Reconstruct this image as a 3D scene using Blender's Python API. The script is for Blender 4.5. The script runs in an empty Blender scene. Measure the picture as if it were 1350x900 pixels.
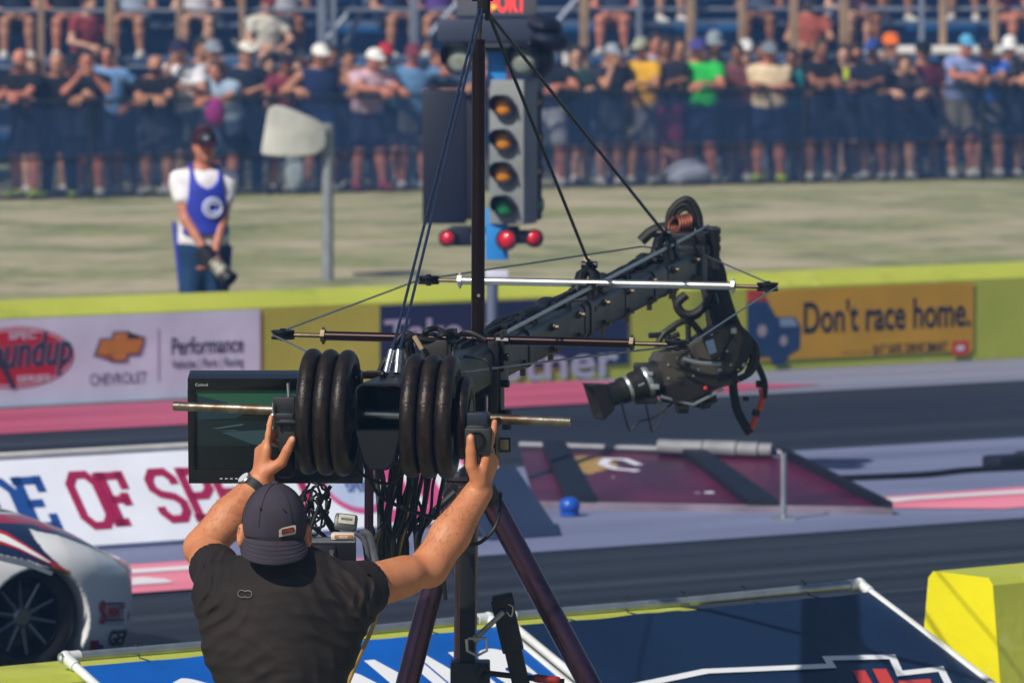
import bpy, bmesh, math, random
import numpy as np
from mathutils import Vector, Matrix, Quaternion
random.seed(7)
SC = bpy.context.scene
COL = SC.collection
PI = math.pi
V = Vector

# ------------------------------------------------------------------ camera model
FPX, CX, CY, CAMH, HZ = 7500.0, 675.0, 450.0, 2.79, -48.0
PITCH = math.atan((CY - HZ) / FPX)
cp, sp = math.cos(PITCH), math.sin(PITCH)

def P(px, py, d):
    """point seen at photo pixel (px,py) lying at horizontal distance d in front of the camera"""
    a, b = (px - CX) / FPX, -(py - CY) / FPX
    dx, dy, dz = a, cp + b * sp, -sp + b * cp
    k = d / dy
    return V((dx * k, d, CAMH + dz * k))

TH = math.radians(34.0)
UX, UY = math.cos(TH), math.sin(TH)
RT = Matrix.Rotation(TH, 4, 'Z')

def TS(p):                       # world -> track frame (t along the strip, s across it, z)
    return V((p[0] * UX + p[1] * UY, -p[0] * UY + p[1] * UX, p[2]))
def W(t, s, z=0.0):              # track frame -> world
    return V((t * UX - s * UY, t * UY + s * UX, z))
def dS(px, s):                   # depth at which pixel column px crosses the line of given s
    return s / (UX - UY * (px - CX) / FPX)
def tS(px, s):
    d = dS(px, s); return TS((d * (px - CX) / FPX, d, 0))[0]
def zS(py, px, s):
    return P(px, py, dS(px, s))[2]

def sm(x):
    x = max(0.0, min(1.0, x)); return x * x * (3 - 2 * x)
def gz(x, y):                    # height of the ground
    s = -x * UY + y * UX
    if s < 15.3: return -0.35
    if s < 31.6: return 0.0 - 0.02
    hf = max(-0.15, min(0.15, 0.0095 * x))
    return -0.02 + (hf + 0.02) * sm((s - 32) / 25.0)

# ------------------------------------------------------------------ materials
def lin(c):
    return c / 12.92 if c <= 0.04045 else ((c + 0.055) / 1.055) ** 2.4
def hexc(h):
    h = h.lstrip('#'); return tuple(lin(int(h[i:i + 2], 16) / 255.0) for i in (0, 2, 4)) + (1.0,)
MATS = {}
def mat(name, col, rough=0.6, metal=0.0, var=0.18, scale=6.0, bump=0.0, bscale=40.0, spec=0.5, col2=None, stretch=(1, 1, 1),
        sss=0.0, coat=0.0, emit=None, estr=0.0, attr=None, detail=5.0, rvar=0.0, thr=(0.35, 0.65)):
    if name in MATS: return MATS[name]
    m = bpy.data.materials.new(name); m.use_nodes = True; MATS[name] = m
    n, l = m.node_tree.nodes, m.node_tree.links
    b = n['Principled BSDF']
    c = hexc(col) if isinstance(col, str) else tuple(col) + ((1.0,) if len(col) == 3 else ())
    b.inputs['Roughness'].default_value = rough; b.inputs['Metallic'].default_value = metal
    b.inputs['Specular IOR Level'].default_value = spec
    if sss: b.inputs['Subsurface Weight'].default_value = sss; b.inputs['Subsurface Radius'].default_value = (0.012, 0.005, 0.003)
    if coat: b.inputs['Coat Weight'].default_value = coat; b.inputs['Coat Roughness'].default_value = 0.05
    tc = n.new('ShaderNodeTexCoord'); mp = n.new('ShaderNodeMapping'); l.new(tc.outputs['Object'], mp.inputs[0])
    mp.inputs['Scale'].default_value = stretch
    if attr:
        at = n.new('ShaderNodeAttribute'); at.attribute_name = attr
        base = at.outputs['Color']
    else:
        base = None
    if var > 0 or col2:
        t = n.new('ShaderNodeTexNoise'); t.inputs['Scale'].default_value = scale; t.inputs['Detail'].default_value = detail
        l.new(mp.outputs[0], t.inputs['Vector'])
        r = n.new('ShaderNodeMapRange'); r.inputs[1].default_value = thr[0]; r.inputs[2].default_value = thr[1]
        l.new(t.outputs['Fac'], r.inputs[0])
        mx = n.new('ShaderNodeMix'); mx.data_type = 'RGBA'
        c2 = (hexc(col2) if isinstance(col2, str) else col2) if col2 else tuple(x * (1 - 2 * var) for x in c[:3]) + (1,)
        if base is None:
            mx.inputs[6].default_value = c; mx.inputs[7].default_value = c2
        else:
            mu = n.new('ShaderNodeMix'); mu.data_type = 'RGBA'; mu.blend_type = 'MULTIPLY'; mu.inputs[0].default_value = 1
            l.new(base, mu.inputs[6]); mu.inputs[7].default_value = (1 - 2 * var,) * 3 + (1,)
            l.new(base, mx.inputs[6]); l.new(mu.outputs[2], mx.inputs[7])
        l.new(r.outputs[0], mx.inputs[0]); l.new(mx.outputs[2], b.inputs['Base Color'])
        if rvar:
            rr = n.new('ShaderNodeMapRange'); rr.inputs[3].default_value = max(0.02, rough - rvar); rr.inputs[4].default_value = min(1, rough + rvar)
            l.new(t.outputs['Fac'], rr.inputs[0]); l.new(rr.outputs[0], b.inputs['Roughness'])
    elif base is not None: l.new(base, b.inputs['Base Color'])
    else: b.inputs['Base Color'].default_value = c
    if bump:
        t2 = n.new('ShaderNodeTexNoise'); t2.inputs['Scale'].default_value = bscale; t2.inputs['Detail'].default_value = 4
        l.new(mp.outputs[0], t2.inputs['Vector'])
        bp = n.new('ShaderNodeBump'); bp.inputs['Strength'].default_value = bump; bp.inputs['Distance'].default_value = 0.01
        l.new(t2.outputs['Fac'], bp.inputs['Height']); l.new(bp.outputs[0], b.inputs['Normal'])
    if emit:
        b.inputs['Emission Color'].default_value = hexc(emit); b.inputs['Emission Strength'].default_value = estr
    return m

# ------------------------------------------------------------------ objects
def tag(o, label=None, cat=None, group=None, kind=None):
    if label: o['label'] = label
    if cat: o['category'] = cat
    if group: o['group'] = group
    if kind: o['kind'] = kind
    return o
def empty(name, loc=(0, 0, 0), label=None, cat=None, group=None):
    o = bpy.data.objects.new(name, None); COL.objects.link(o); o.location = loc; o.empty_display_size = 0.1
    return tag(o, label, cat, group)
def link(name, me, m, parent=None, smooth=True, flat_angle=None):
    o = bpy.data.objects.new(name, me); COL.objects.link(o)
    ms = m if isinstance(m, (list, tuple)) else [m]
    if not me.materials:
        for x in ms: me.materials.append(x)
    if smooth and len(me.polygons):
        me.polygons.foreach_set('use_smooth', [True] * len(me.polygons))
        if flat_angle is not None:
            me.set_sharp_from_angle(angle=math.radians(flat_angle))
    if parent is not None:
        o.parent = parent
        if parent.rotation_euler[2] == 0 and parent.type == 'EMPTY':
            o.location = -parent.location
    return o
def mesh_from(verts, faces):
    me = bpy.data.meshes.new('m'); me.from_pydata([tuple(v) for v in verts], [], faces); me.update(); return me
def copy_tree(o, parent=None):
    c = o.copy(); COL.objects.link(c)
    if parent is not None: c.parent = parent
    for ch in list(o.children): copy_tree(ch, c)
    return c

class MB:
    def __init__(self): self.v = []; self.f = []; self.mi = []; self.cur = 0
    def add(self, vs, fs):
        o = len(self.v); self.v += [V(x) for x in vs]; self.f += [tuple(i + o for i in f) for f in fs]; self.mi += [self.cur] * len(fs); return self
    def box(self, c, size, rot=None, bev=0.0):
        x, y, z = (s / 2 for s in size)
        bm = bmesh.new(); bmesh.ops.create_cube(bm, size=1.0)
        for v in bm.verts: v.co = V((v.co.x * 2 * x, v.co.y * 2 * y, v.co.z * 2 * z))
        if bev > 0: bmesh.ops.bevel(bm, geom=bm.edges[:], offset=min(bev, x * .9, y * .9, z * .9), segments=2, profile=0.6, affect='EDGES')
        self._bm(bm, c, rot); return self
    def _bm(self, bm, c=(0, 0, 0), rot=None):
        bm.verts.ensure_lookup_table(); c = V(c)
        bm.verts.index_update()
        vs = [(rot @ v.co if rot is not None else v.co) + c for v in bm.verts]
        self.add(vs, [tuple(v.index for v in f.verts) for f in bm.faces]); bm.free()
    def tube(self, pts, r, n=10, cap=True, ell=None):
        pts = [V(p) for p in pts]; m = len(pts)
        rs = list(r) if isinstance(r, (list, tuple)) else [r] * m
        t0 = (pts[1] - pts[0]).normalized()
        ref = V((0, 0, 1)) if abs(t0.z) < 0.9 else V((1, 0, 0))
        nx = t0.cross(ref).normalized(); vs = []; pt = t0
        for i in range(m):
            a = pts[min(i + 1, m - 1)] - pts[max(i - 1, 0)]
            t = a.normalized() if a.length > 1e-9 else pt
            q = pt.rotation_difference(t); nx = (q @ nx); nx = (nx - t * nx.dot(t)).normalized(); pt = t
            ny = t.cross(nx)
            for k in range(n):
                an = 2 * PI * k / n
                vs.append(pts[i] + (nx * math.cos(an) + ny * math.sin(an)) * rs[i])
        fs = []
        for i in range(m - 1):
            for k in range(n):
                fs.append((i * n + k, i * n + (k + 1) % n, (i + 1) * n + (k + 1) % n, (i + 1) * n + k))
        if cap: fs += [tuple(range(n - 1, -1, -1)), tuple((m - 1) * n + k for k in range(n))]
        return self.add(vs, fs)
    def lathe(self, prof, o, ax, n=40, close=False):
        """prof: (axial, radius) list"""
        o, ax = V(o), V(ax).normalized()
        ref = V((0, 0, 1)) if abs(ax.z) < 0.9 else V((1, 0, 0))
        e1 = ax.cross(ref).normalized(); e2 = ax.cross(e1); vs = []; m = len(prof)
        for (a, r) in prof:
            for k in range(n):
                an = 2 * PI * k / n
                vs.append(o + ax * a + (e1 * math.cos(an) + e2 * math.sin(an)) * r)
        fs = []
        for i in range(m if close else m - 1):
            j = (i + 1) % m
            for k in range(n):
                fs.append((i * n + k, i * n + (k + 1) % n, j * n + (k + 1) % n, j * n + k))
        if not close:
            if prof[0][1] > 1e-5: fs.append(tuple(range(n - 1, -1, -1)))
            if prof[-1][1] > 1e-5: fs.append(tuple((m - 1) * n + k for k in range(n)))
        return self.add(vs, fs)
    def prism(self, poly, o, xd, yd, nd, t0, t1, bev=0.0):
        """polygon in plane (o, xd, yd) extruded from t0 to t1 along nd"""
        o, xd, yd, nd = V(o), V(xd), V(yd), V(nd); n = len(poly)
        bm = bmesh.new()
        a = [bm.verts.new(o + xd * p[0] + yd * p[1] + nd * t0) for p in poly]
        b = [bm.verts.new(o + xd * p[0] + yd * p[1] + nd * t1) for p in poly]
        f1 = bm.faces.new(list(reversed(a))); f2 = bm.faces.new(b)
        for i in range(n): bm.faces.new((a[i], a[(i + 1) % n], b[(i + 1) % n], b[i]))
        if bev > 0:
            ed = [e for e in bm.edges if not (f1 in e.link_faces and f2 in e.link_faces)]
            bmesh.ops.bevel(bm, geom=[e for e in f1.edges] + [e for e in f2.edges], offset=bev, segments=2, affect='EDGES')
        bmesh.ops.recalc_face_normals(bm, faces=bm.faces[:])
        bmesh.ops.triangulate(bm, faces=[f for f in bm.faces if len(f.verts) > 4])
        self._bm(bm); return self
    def ball(self, c, r, rot=None, u=14, w=9):
        r = (r, r, r) if not isinstance(r, (tuple, list)) else r
        bm = bmesh.new(); bmesh.ops.create_uvsphere(bm, u_segments=u, v_segments=w, radius=1.0)
        for v in bm.verts: v.co = V((v.co.x * r[0], v.co.y * r[1], v.co.z * r[2]))
        self._bm(bm, c, rot); return self
    def mesh(self):
        me = mesh_from(self.v, self.f)
        if any(self.mi): me.polygons.foreach_set('material_index', self.mi)
        return me
    def build(self, name, m, parent=None, ang=35):
        me = self.mesh()
        bm = bmesh.new(); bm.from_mesh(me); bmesh.ops.recalc_face_normals(bm, faces=bm.faces[:]); bm.to_mesh(me); bm.free()
        return link(name, me, m, parent, True, ang)

    def each(self, name, m, parent=None, ang=35):
        """every separate piece as an object of its own"""
        n = len(self.v); par = list(range(n))
        def find(i):
            while par[i] != i: par[i] = par[par[i]]; i = par[i]
            return i
        for f in self.f:
            for i in f[1:]: par[find(i)] = find(f[0])
        groups = {}
        for f in self.f: groups.setdefault(find(f[0]), []).append(f)
        for fs in groups.values():
            ids = sorted({i for f in fs for i in f}); mp_ = {i: k for k, i in enumerate(ids)}; mb = MB(); mb.add([self.v[i] for i in ids], [tuple(mp_[i] for i in f) for f in fs]); mb.build(name, m, parent, ang)
def frame(ax, up=V((0, 0, 1))):
    """rotation with local x along ax, local z near up"""
    x = V(ax).normalized(); y = V(up).cross(x).normalized(); z = x.cross(y)
    return Matrix((x, y, z)).transposed()
def spline(pts, n=8):
    """Catmull-Rom through pts"""
    pts = [V(p) for p in pts]; out = []
    for i in range(len(pts) - 1):
        p0 = pts[max(i - 1, 0)]; p1 = pts[i]; p2 = pts[i + 1]; p3 = pts[min(i + 2, len(pts) - 1)]
        for k in range(n):
            t = k / n
            out.append(0.5 * ((2 * p1) + (p2 - p0) * t + (2 * p0 - 5 * p1 + 4 * p2 - p3) * t * t + (3 * p1 - p0 - 3 * p2 + p3) * t ** 3))
    out.append(pts[-1]); return out

# ------------------------------------------------------------------ lettering
def text_verts(s, bold=0.0, shear=0.0, spacing=1.0):
    cu = bpy.data.curves.new('t', 'FONT'); cu.body = s; cu.offset = bold; cu.shear = shear; cu.space_character = spacing; cu.resolution_u = 4
    o = bpy.data.objects.new('t', cu); COL.objects.link(o)
    dg = bpy.context.evaluated_depsgraph_get(); dg.update()
    me = bpy.data.meshes.new_from_object(o.evaluated_get(dg))
    vs = [(v.co.x, v.co.y) for v in me.vertices]; fs = [tuple(p.vertices) for p in me.polygons]
    bpy.data.objects.remove(o); bpy.data.curves.remove(cu); bpy.data.meshes.remove(me)
    return vs, fs
def text(name, s, o, xd, yd, w, h, m, parent, lift=0.004, bold=0.0, shear=0.0, nd=None, bend=None, spacing=1.0):
    """lettering s filling the w x h box whose lower left corner is o"""
    vs, fs = text_verts(s, bold, shear, spacing)
    x0 = min(v[0] for v in vs); x1 = max(v[0] for v in vs); y0 = min(v[1] for v in vs); y1 = max(v[1] for v in vs)
    o, xd, yd = V(o), V(xd), V(yd); nd = xd.cross(yd).normalized() if nd is None else V(nd)
    out = []
    for a, b in vs:
        X = (a - x0) / (x1 - x0) * w; Y = (b - y0) / (y1 - y0) * h
        if bend: Y += bend(X / w)
        out.append(o + xd * X + yd * Y + nd * lift)
    return link(name, mesh_from(out, fs), m, parent, False)
def flat(name, polys, o, xd, yd, m, parent, lift=0.003):
    """flat printed shapes: list of polygons (x, y) on the plane (o, xd, yd)"""
    o, xd, yd = V(o), V(xd), V(yd); nd = xd.cross(yd).normalized()
    bm = bmesh.new()
    for k, p in enumerate(polys):
        f = bm.faces.new([bm.verts.new(o + xd * a + yd * b + nd * lift) for a, b in p])
    bmesh.ops.triangulate(bm, faces=bm.faces[:])
    me = bpy.data.meshes.new('m'); bm.to_mesh(me); bm.free()
    return link(name, me, m, parent, False)
def stroke(pts, w, closed=False):
    """ribbon polygons along a polyline, mitred"""
    n = len(pts); L = []
    for i in range(n):
        p = V(pts[i]).to_2d() if len(pts[i]) == 3 else V(pts[i])
        a = V(pts[(i - 1) % n]) if (closed or i > 0) else None
        b = V(pts[(i + 1) % n]) if (closed or i < n - 1) else None
        d1 = (p - a).normalized() if a is not None else None
        d2 = (b - p).normalized() if b is not None else None
        d1 = d1 if d1 is not None else d2; d2 = d2 if d2 is not None else d1
        n1 = V((-d1.y, d1.x)); n2 = V((-d2.y, d2.x)); mm = (n1 + n2)
        mm = mm / max(0.35, mm.dot(n1))
        L.append((p + mm * w / 2, p - mm * w / 2))
    out = []
    for i in range(n if closed else n - 1):
        j = (i + 1) % n
        out.append([tuple(L[i][0]), tuple(L[i][1]), tuple(L[j][1]), tuple(L[j][0])])
    return out
def ellipse(cx, cy, rx, ry, n=40, a0=0, a1=2 * PI):
    return [(cx + rx * math.cos(a0 + (a1 - a0) * k / n), cy + ry * math.sin(a0 + (a1 - a0) * k / n)) for k in range(n)]
# ------------------------------------------------------------------ implicit modelling (continuous bodies and cloth)
def cone(a, b, ra, rb=None, k=0.02, op='add', flat_=None):
    return dict(t='c', a=np.array(a, float), b=np.array(b, float), ra=ra, rb=ra if rb is None else rb, k=k, op=op, fl=flat_)
def ell(c, r, R=None, k=0.02, op='add'):
    return dict(t='e', c=np.array(c, float), r=np.array(r, float), R=None if R is None else np.array(R, float), k=k, op=op)
def half(o, n, k=0.0, op='int'):            # keeps the side n points away from
    n = V(n).normalized(); return dict(t='h', o=np.array(o, float), n=np.array(n, float), k=k, op=op)
def func(f, lo, hi, k=0.02, op='add'):
    return dict(t='f', f=f, lo=np.array(lo, float), hi=np.array(hi, float), k=k, op=op)
def pd(p, X):
    t = p['t']
    if t == 'c':
        ab = p['b'] - p['a']; L = max(ab.dot(ab), 1e-12)
        u = np.clip(((X - p['a']) @ ab) / L, 0, 1)
        q = X - (p['a'] + u[:, None] * ab); r = p['ra'] + (p['rb'] - p['ra']) * u
        if p['fl'] is not None:
            w, s = p['fl']; w = np.array(w, float); qw = q @ w
            q = q + (qw * (1 / s - 1))[:, None] * w
            return (np.sqrt((q * q).sum(1)) - r) * min(1, s) ** 0.5
        return np.sqrt((q * q).sum(1)) - r
    if t == 'e':
        q = X - p['c']
        if p['R'] is not None: q = q @ p['R']
        k0 = np.sqrt(((q / p['r']) ** 2).sum(1)); k1 = np.sqrt(((q / p['r'] ** 2) ** 2).sum(1)) + 1e-9
        return np.where(k0 < 1e-3, -p['r'].min(), k0 * (k0 - 1) / k1)
    if t == 'h': return (X - p['o']) @ p['n']
    return p['f'](X)
def comb(acc, d, p):
    k = p['k']; op = p['op']
    if op == 'add':
        if k <= 0: return np.minimum(acc, d)
        h = np.maximum(k - np.abs(acc - d), 0) / k
        return np.minimum(acc, d) - h * h * k * 0.25
    if op == 'sub': d = -d
    if k <= 0: return np.maximum(acc, d)
    h = np.maximum(k - np.abs(acc - d), 0) / k
    return np.maximum(acc, d) + h * h * k * 0.25
def sdf(prims, h, disp=None, smooth=0, B=8):
    lo = np.full(3, 1e9); hi = -lo
    for p in prims:
        if p['op'] != 'add': continue
        if p['t'] == 'c':
            r = max(p['ra'], p['rb']) * (1.0 if p['fl'] is None else max(1, p['fl'][1])); lo = np.minimum(lo, np.minimum(p['a'], p['b']) - r); hi = np.maximum(hi, np.maximum(p['a'], p['b']) + r)
        elif p['t'] == 'e': r = p['r'].max(); lo = np.minimum(lo, p['c'] - r); hi = np.maximum(hi, p['c'] + r)
        elif p['t'] == 'f': lo = np.minimum(lo, p['lo']); hi = np.maximum(hi, p['hi'])
    lo -= 3 * h + 0.01; hi += 3 * h + 0.01
    H = h * B; nb = np.ceil((hi - lo) / H).astype(int) + 1
    I = np.stack(np.meshgrid(*[np.arange(n) for n in nb], indexing='ij'), -1).reshape(-1, 3)
    C = lo + (I + 0.5) * H
    acc = np.full(len(C), 1e3); D = []
    for p in prims:
        d = pd(p, C); D.append(d); acc = comb(acc, d, p)
    mg = H * 0.87 * 1.35 + 0.012
    act = np.abs(acc) < mg; I = I[act]; D = [d[act] for d in D]; C = C[act]
    g = np.arange(B + 1)
    loc = np.stack(np.meshgrid(g, g, g, indexing='ij'), -1).reshape(-1, 3)
    nB = len(I); S = (B + 1) ** 3
    F = np.full((nB, S), H * 2.0)
    base = lo + I * H
    for p, d in zip(prims, D):
        if p['op'] == 'add' or p['op'] == 'sub': sel = np.where(d < mg + p['k'])[0]
        else: sel = np.where(d > -mg - p['k'])[0]
        for c0 in range(0, len(sel), 400):
            ss = sel[c0:c0 + 400]
            X = (base[ss][:, None, :] + loc[None] * h).reshape(-1, 3)
            F[ss] = comb(F[ss], pd(p, X).reshape(len(ss), S), p)
    if disp is not None:
        for c0 in range(0, nB, 400):
            X = (base[c0:c0 + 400][:, None, :] + loc[None] * h).reshape(-1, 3)
            F[c0:c0 + 400] -= disp(X).reshape(-1, S)
    F = F.reshape(nB, B + 1, B + 1, B + 1)
    # surface nets
    neg = F < 0
    cs = [neg[:, i:B + i, j:B + j, k:B + k] for i in (0, 1) for j in (0, 1) for k in (0, 1)]
    cnt = sum(c.astype(np.int8) for c in cs)
    bi, x, y, z = np.where((cnt > 0) & (cnt < 8))
    N = nb * B + 2
    cell = I[bi] * B + np.stack([x, y, z], 1)
    key = (cell[:, 0] * N[1] + cell[:, 1]) * N[2] + cell[:, 2]
    pos = np.zeros((len(bi), 3)); num = np.zeros(len(bi))
    offs = [(i, j, k) for i in (0, 1) for j in (0, 1) for k in (0, 1)]
    val = [F[bi, x + o[0], y + o[1], z + o[2]] for o in offs]
    for a in range(8):
        for b in range(a + 1, 8):
            df = [offs[b][q] - offs[a][q] for q in range(3)]
            if sum(abs(q) for q in df) != 1: continue
            cr = (val[a] < 0) != (val[b] < 0)
            t = np.where(cr, val[a] / np.where(cr, val[a] - val[b], 1), 0)
            e = np.array(offs[a])[None] + t[:, None] * np.array(df)[None]
            pos += np.where(cr[:, None], e, 0); num += cr
    pos = lo + (cell + pos / np.maximum(num, 1)[:, None]) * h
    order = np.argsort(key); ks = key[order]
    uk, first = np.unique(ks, return_index=True)
    vert = pos[order][first]; vc = cell[order][first]
    vals0 = val[0][order][first]
    val = [v[order][first] for v in val]
    st = [N[1] * N[2], N[2], 1]
    quads = []
    def find(k):
        i = np.searchsorted(uk, k); i = np.minimum(i, len(uk) - 1); return np.where(uk[i] == k, i, -1)
    for ax in range(3):
        o1 = [4, 2, 1][ax]
        cr = (val[0] < 0) != (val[o1] < 0)
        idx = np.where(cr)[0]
        u, w = [(1, 2), (2, 0), (0, 1)][ax]
        k0 = uk[idx]
        a, b, c = find(k0 - st[u]), find(k0 - st[u] - st[w]), find(k0 - st[w])
        ok = (a >= 0) & (b >= 0) & (c >= 0)
        q = np.stack([idx, a, b, c], 1)[ok]
        flip = (val[0][idx] < 0)[ok]
        q[~flip] = q[~flip][:, ::-1]
        quads.append(q)
    Q = np.concatenate(quads)
    for _ in range(smooth):
        s_ = np.zeros_like(vert); c_ = np.zeros(len(vert))
        for a, b in ((0, 1), (1, 2), (2, 3), (3, 0)):
            np.add.at(s_, Q[:, a], vert[Q[:, b]]); np.add.at(c_, Q[:, a], 1)
            np.add.at(s_, Q[:, b], vert[Q[:, a]]); np.add.at(c_, Q[:, b], 1)
        vert = np.where(c_[:, None] > 0, 0.5 * vert + 0.5 * s_ / np.maximum(c_, 1)[:, None], vert)
    return vert, Q
def np_mesh(vert, Q):
    me = bpy.data.meshes.new('m')
    me.vertices.add(len(vert)); me.vertices.foreach_set('co', vert.astype(np.float32).ravel())
    me.loops.add(Q.size); me.loops.foreach_set('vertex_index', Q.astype(np.int32).ravel())
    me.polygons.add(len(Q)); me.polygons.foreach_set('loop_start', np.arange(len(Q), dtype=np.int32) * Q.shape[1])
    me.update(calc_edges=True); me.validate(); return me
def sdf_obj(name, prims, h, m, parent=None, disp=None, smooth=1):
    return link(name, np_mesh(*sdf(prims, h, disp, smooth)), m, parent, True)
def colorize(me, fn):
    """store fn(points)->(n,3) linear colours as attribute 'paint'"""
    n = len(me.vertices); co = np.zeros(n * 3, np.float32); me.vertices.foreach_get('co', co)
    c = fn(co.reshape(-1, 3).astype(float)); a = me.attributes.new('paint', 'FLOAT_COLOR', 'POINT')
    a.data.foreach_set('color', np.concatenate([c, np.ones((n, 1))], 1).astype(np.float32).ravel())

# ---- people
def ik(S, Wr, l1, l2, pole):
    S, Wr, pole = V(S), V(Wr), V(pole); d = Wr - S; L = min(d.length, (l1 + l2) * 0.999)
    a = (l1 * l1 - l2 * l2 + L * L) / (2 * L); hh = math.sqrt(max(l1 * l1 - a * a, 0))
    dn = d.normalized(); pp = (pole - dn * pole.dot(dn)).normalized()
    return S + dn * a + pp * hh
TIPS = []
def hand(wr, dirv, palm, thumb, curl=0.5, s=1.0, k=0.004, tdir=None, tofs=0.0):
    """palm and five bent fingers as tapered bones. dirv: along the hand, palm: direction the palm faces, thumb: side of the thumb"""
    wr, d, pn = V(wr), V(dirv).normalized(), V(palm); pn = (pn - d * pn.dot(d)).normalized()
    th = d.cross(pn); th = th if th.dot(V(thumb)) > 0 else -th
    out = []; cl = list(curl) if isinstance(curl, (list, tuple)) else [curl] * 5
    for i, (off, ln, r) in enumerate(((0.030, 0.083, 0.0088), (0.010, 0.092, 0.0092), (-0.011, 0.086, 0.0088), (-0.030, 0.068, 0.0078))):
        kn = wr + d * (0.088 - abs(off - 0.008) * 0.25) * s + th * off * s
        out.append(cone(wr + th * off * 0.45 * s, kn, 0.0175 * s, 0.0125 * s, 0.012))
        p = kn; ang = 0.04 + cl[i] * 0.6
        for seg, fr in enumerate((0.45, 0.31, 0.24)):
            q = p + (d * math.cos(ang) + pn * math.sin(ang)) * ln * fr * s
            out.append(cone(p, q, (r - 0.0006 * seg) * s, (r - 0.0006 * (seg + 1)) * s, k)); p = q; ang += 0.02 + cl[i] * 0.95
    a = wr + d * 0.02 * s + th * 0.024 * s; b = wr + d * 0.05 * s + th * 0.047 * s + pn * (0.012 + tofs) * s
    curl = cl[4]
    if tdir is not None:
        c = b + V(tdir).normalized() * 0.036 * s; e = c + V(tdir).normalized() * 0.031 * s
        TIPS.append((e.copy(), V(tdir).normalized()))
        return out + [cone(a, b, 0.018 * s, 0.0135 * s, 0.012), cone(b, c, 0.0142 * s, 0.0124 * s, k), cone(c, e, 0.0124 * s, 0.0098 * s, k)]
    c = b + (d * 0.86 + th * 0.35 + pn * (0.2 + 0.4 * curl)).normalized() * 0.035 * s; e = c + (d * 0.95 + pn * (0.1 + 0.8 * curl)).normalized() * 0.029 * s
    out += [cone(a, b, 0.017 * s, 0.0125 * s, 0.012), cone(b, c, 0.0118 * s, 0.0103 * s, k), cone(c, e, 0.0103 * s, 0.0085 * s, k)]
    return out
def body_prims(J, bulk=1.0, face=V((0, -1, 0)), female=False):
    """skin of a whole figure from its joints"""
    b = bulk; sh = (J['shL'] - J['shR']).normalized(); up = (J['neck'] - J['waist']).normalized(); fw = sh.cross(up); fw = fw if fw.dot(V(J.get('fw', face))) > 0 else -fw
    R = Matrix((sh, fw, up)).transposed(); w = 0.9 if female else 1.0
    hd = J['head']; hu = V(J.get('hup', (0, 0, 1))).normalized(); hf = V(face); hf = (hf - hu * hf.dot(hu)).normalized(); hs = hf.cross(hu)
    HR = Matrix((hs, hf, hu)).transposed()
    def hp(x, y, z): return hd + hs * x + hf * y + hu * z
    pr = [ell(J['chest'], (0.168 * w * b, 0.112 * b, 0.20), R), ell(J['waist'], (0.145 * w * b, 0.105 * b, 0.17), R, 0.06), ell(J['pelvis'], (0.165 * b, 0.118 * b, 0.13), R, 0.05),
          cone(J['shL'], J['shR'], 0.048, None, 0.05), cone(J['neck'] - up * 0.03, hd - hu * 0.05, 0.057, 0.052, 0.03),
          cone(J['neck'] + up * 0.02, J['shL'], 0.045, 0.05, 0.04), cone(J['neck'] + up * 0.02, J['shR'], 0.045, 0.05, 0.04),
          ell(hp(0, -0.008, 0.025), (0.074, 0.094, 0.098), HR, 0.02), ell(hp(0, 0.022, -0.045), (0.056, 0.064, 0.062), HR, 0.03),
          cone(hp(0, 0.085, 0.012), hp(0, 0.106, -0.022), 0.010, 0.0135, 0.012), cone(hp(-0.018, 0.078, -0.056), hp(0.018, 0.078, -0.056), 0.0085, None, 0.008),
          cone(hp(-0.03, 0.082, 0.03), hp(0.03, 0.082, 0.03), 0.010, None, 0.012), ell(hp(0, 0.075, -0.092), (0.022, 0.018, 0.018), HR, 0.02)]
    for s_ in (-1, 1):
        pr += [ell(hp(0.076 * s_, -0.006, -0.008), (0.009, 0.020, 0.032), HR, 0.006), ell(hp(0.031 * s_, 0.092, 0.014), (0.016, 0.010, 0.009), HR, 0.006, 'sub'), ell(hp(0.031 * s_, 0.079, 0.012), (0.0125, 0.0125, 0.0115), HR, 0.003)]
    for q in 'LR':
        pr += [cone(J['sh' + q], J['el' + q], 0.052 * b, 0.042, 0.03), cone(J['el' + q], J['wr' + q], 0.043, 0.027, 0.02),
               cone(J['pelvis'] * 0.3 + J['hip' + q] * 0.7, J['kn' + q], 0.088 * b, 0.058, 0.04), cone(J['kn' + q], J['kn' + q] * 0.65 + J['an' + q] * 0.35, 0.057, 0.058, 0.03), cone(J['kn' + q] * 0.65 + J['an' + q] * 0.35, J['an' + q], 0.058, 0.036, 0.03),
               cone(J['an' + q] - V((0, 0, 0.035)), J['to' + q], 0.040, 0.030, 0.03)]
    return pr, R, HR, hp
def tubes_mesh(prs, n=6):
    mb = MB()
    for p in prs:
        a, b = V(p['a']), V(p['b']); t = (b - a).normalized()
        mb.tube([a - t * p['ra'] * .6, a, b, b + t * p['rb'] * .7], [p['ra'] * .6, p['ra'], p['rb'], p['rb'] * .5], n)
    return mb.v, mb.f

def capcone(a, b, ra, rb, k=0.0, op='add', rnd=0.004):
    """flat ended tapered bone"""
    a, b = np.array(a, float), np.array(b, float); L = np.linalg.norm(b - a); n = (b - a) / L
    def f(X):
        q = X - a; u = q @ n; r = np.sqrt(np.maximum((q * q).sum(1) - u * u, 0)); dl = r - (ra + (rb - ra) * np.clip(u / L, 0, 1)) + rnd; da = np.abs(u - L / 2) - L / 2 + rnd
        return np.minimum(np.maximum(dl, da), 0) + np.sqrt(np.maximum(dl, 0) ** 2 + np.maximum(da, 0) ** 2) - rnd
    r = max(ra, rb); return func(f, np.minimum(a, b) - r, np.maximum(a, b) + r, k, op)
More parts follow.
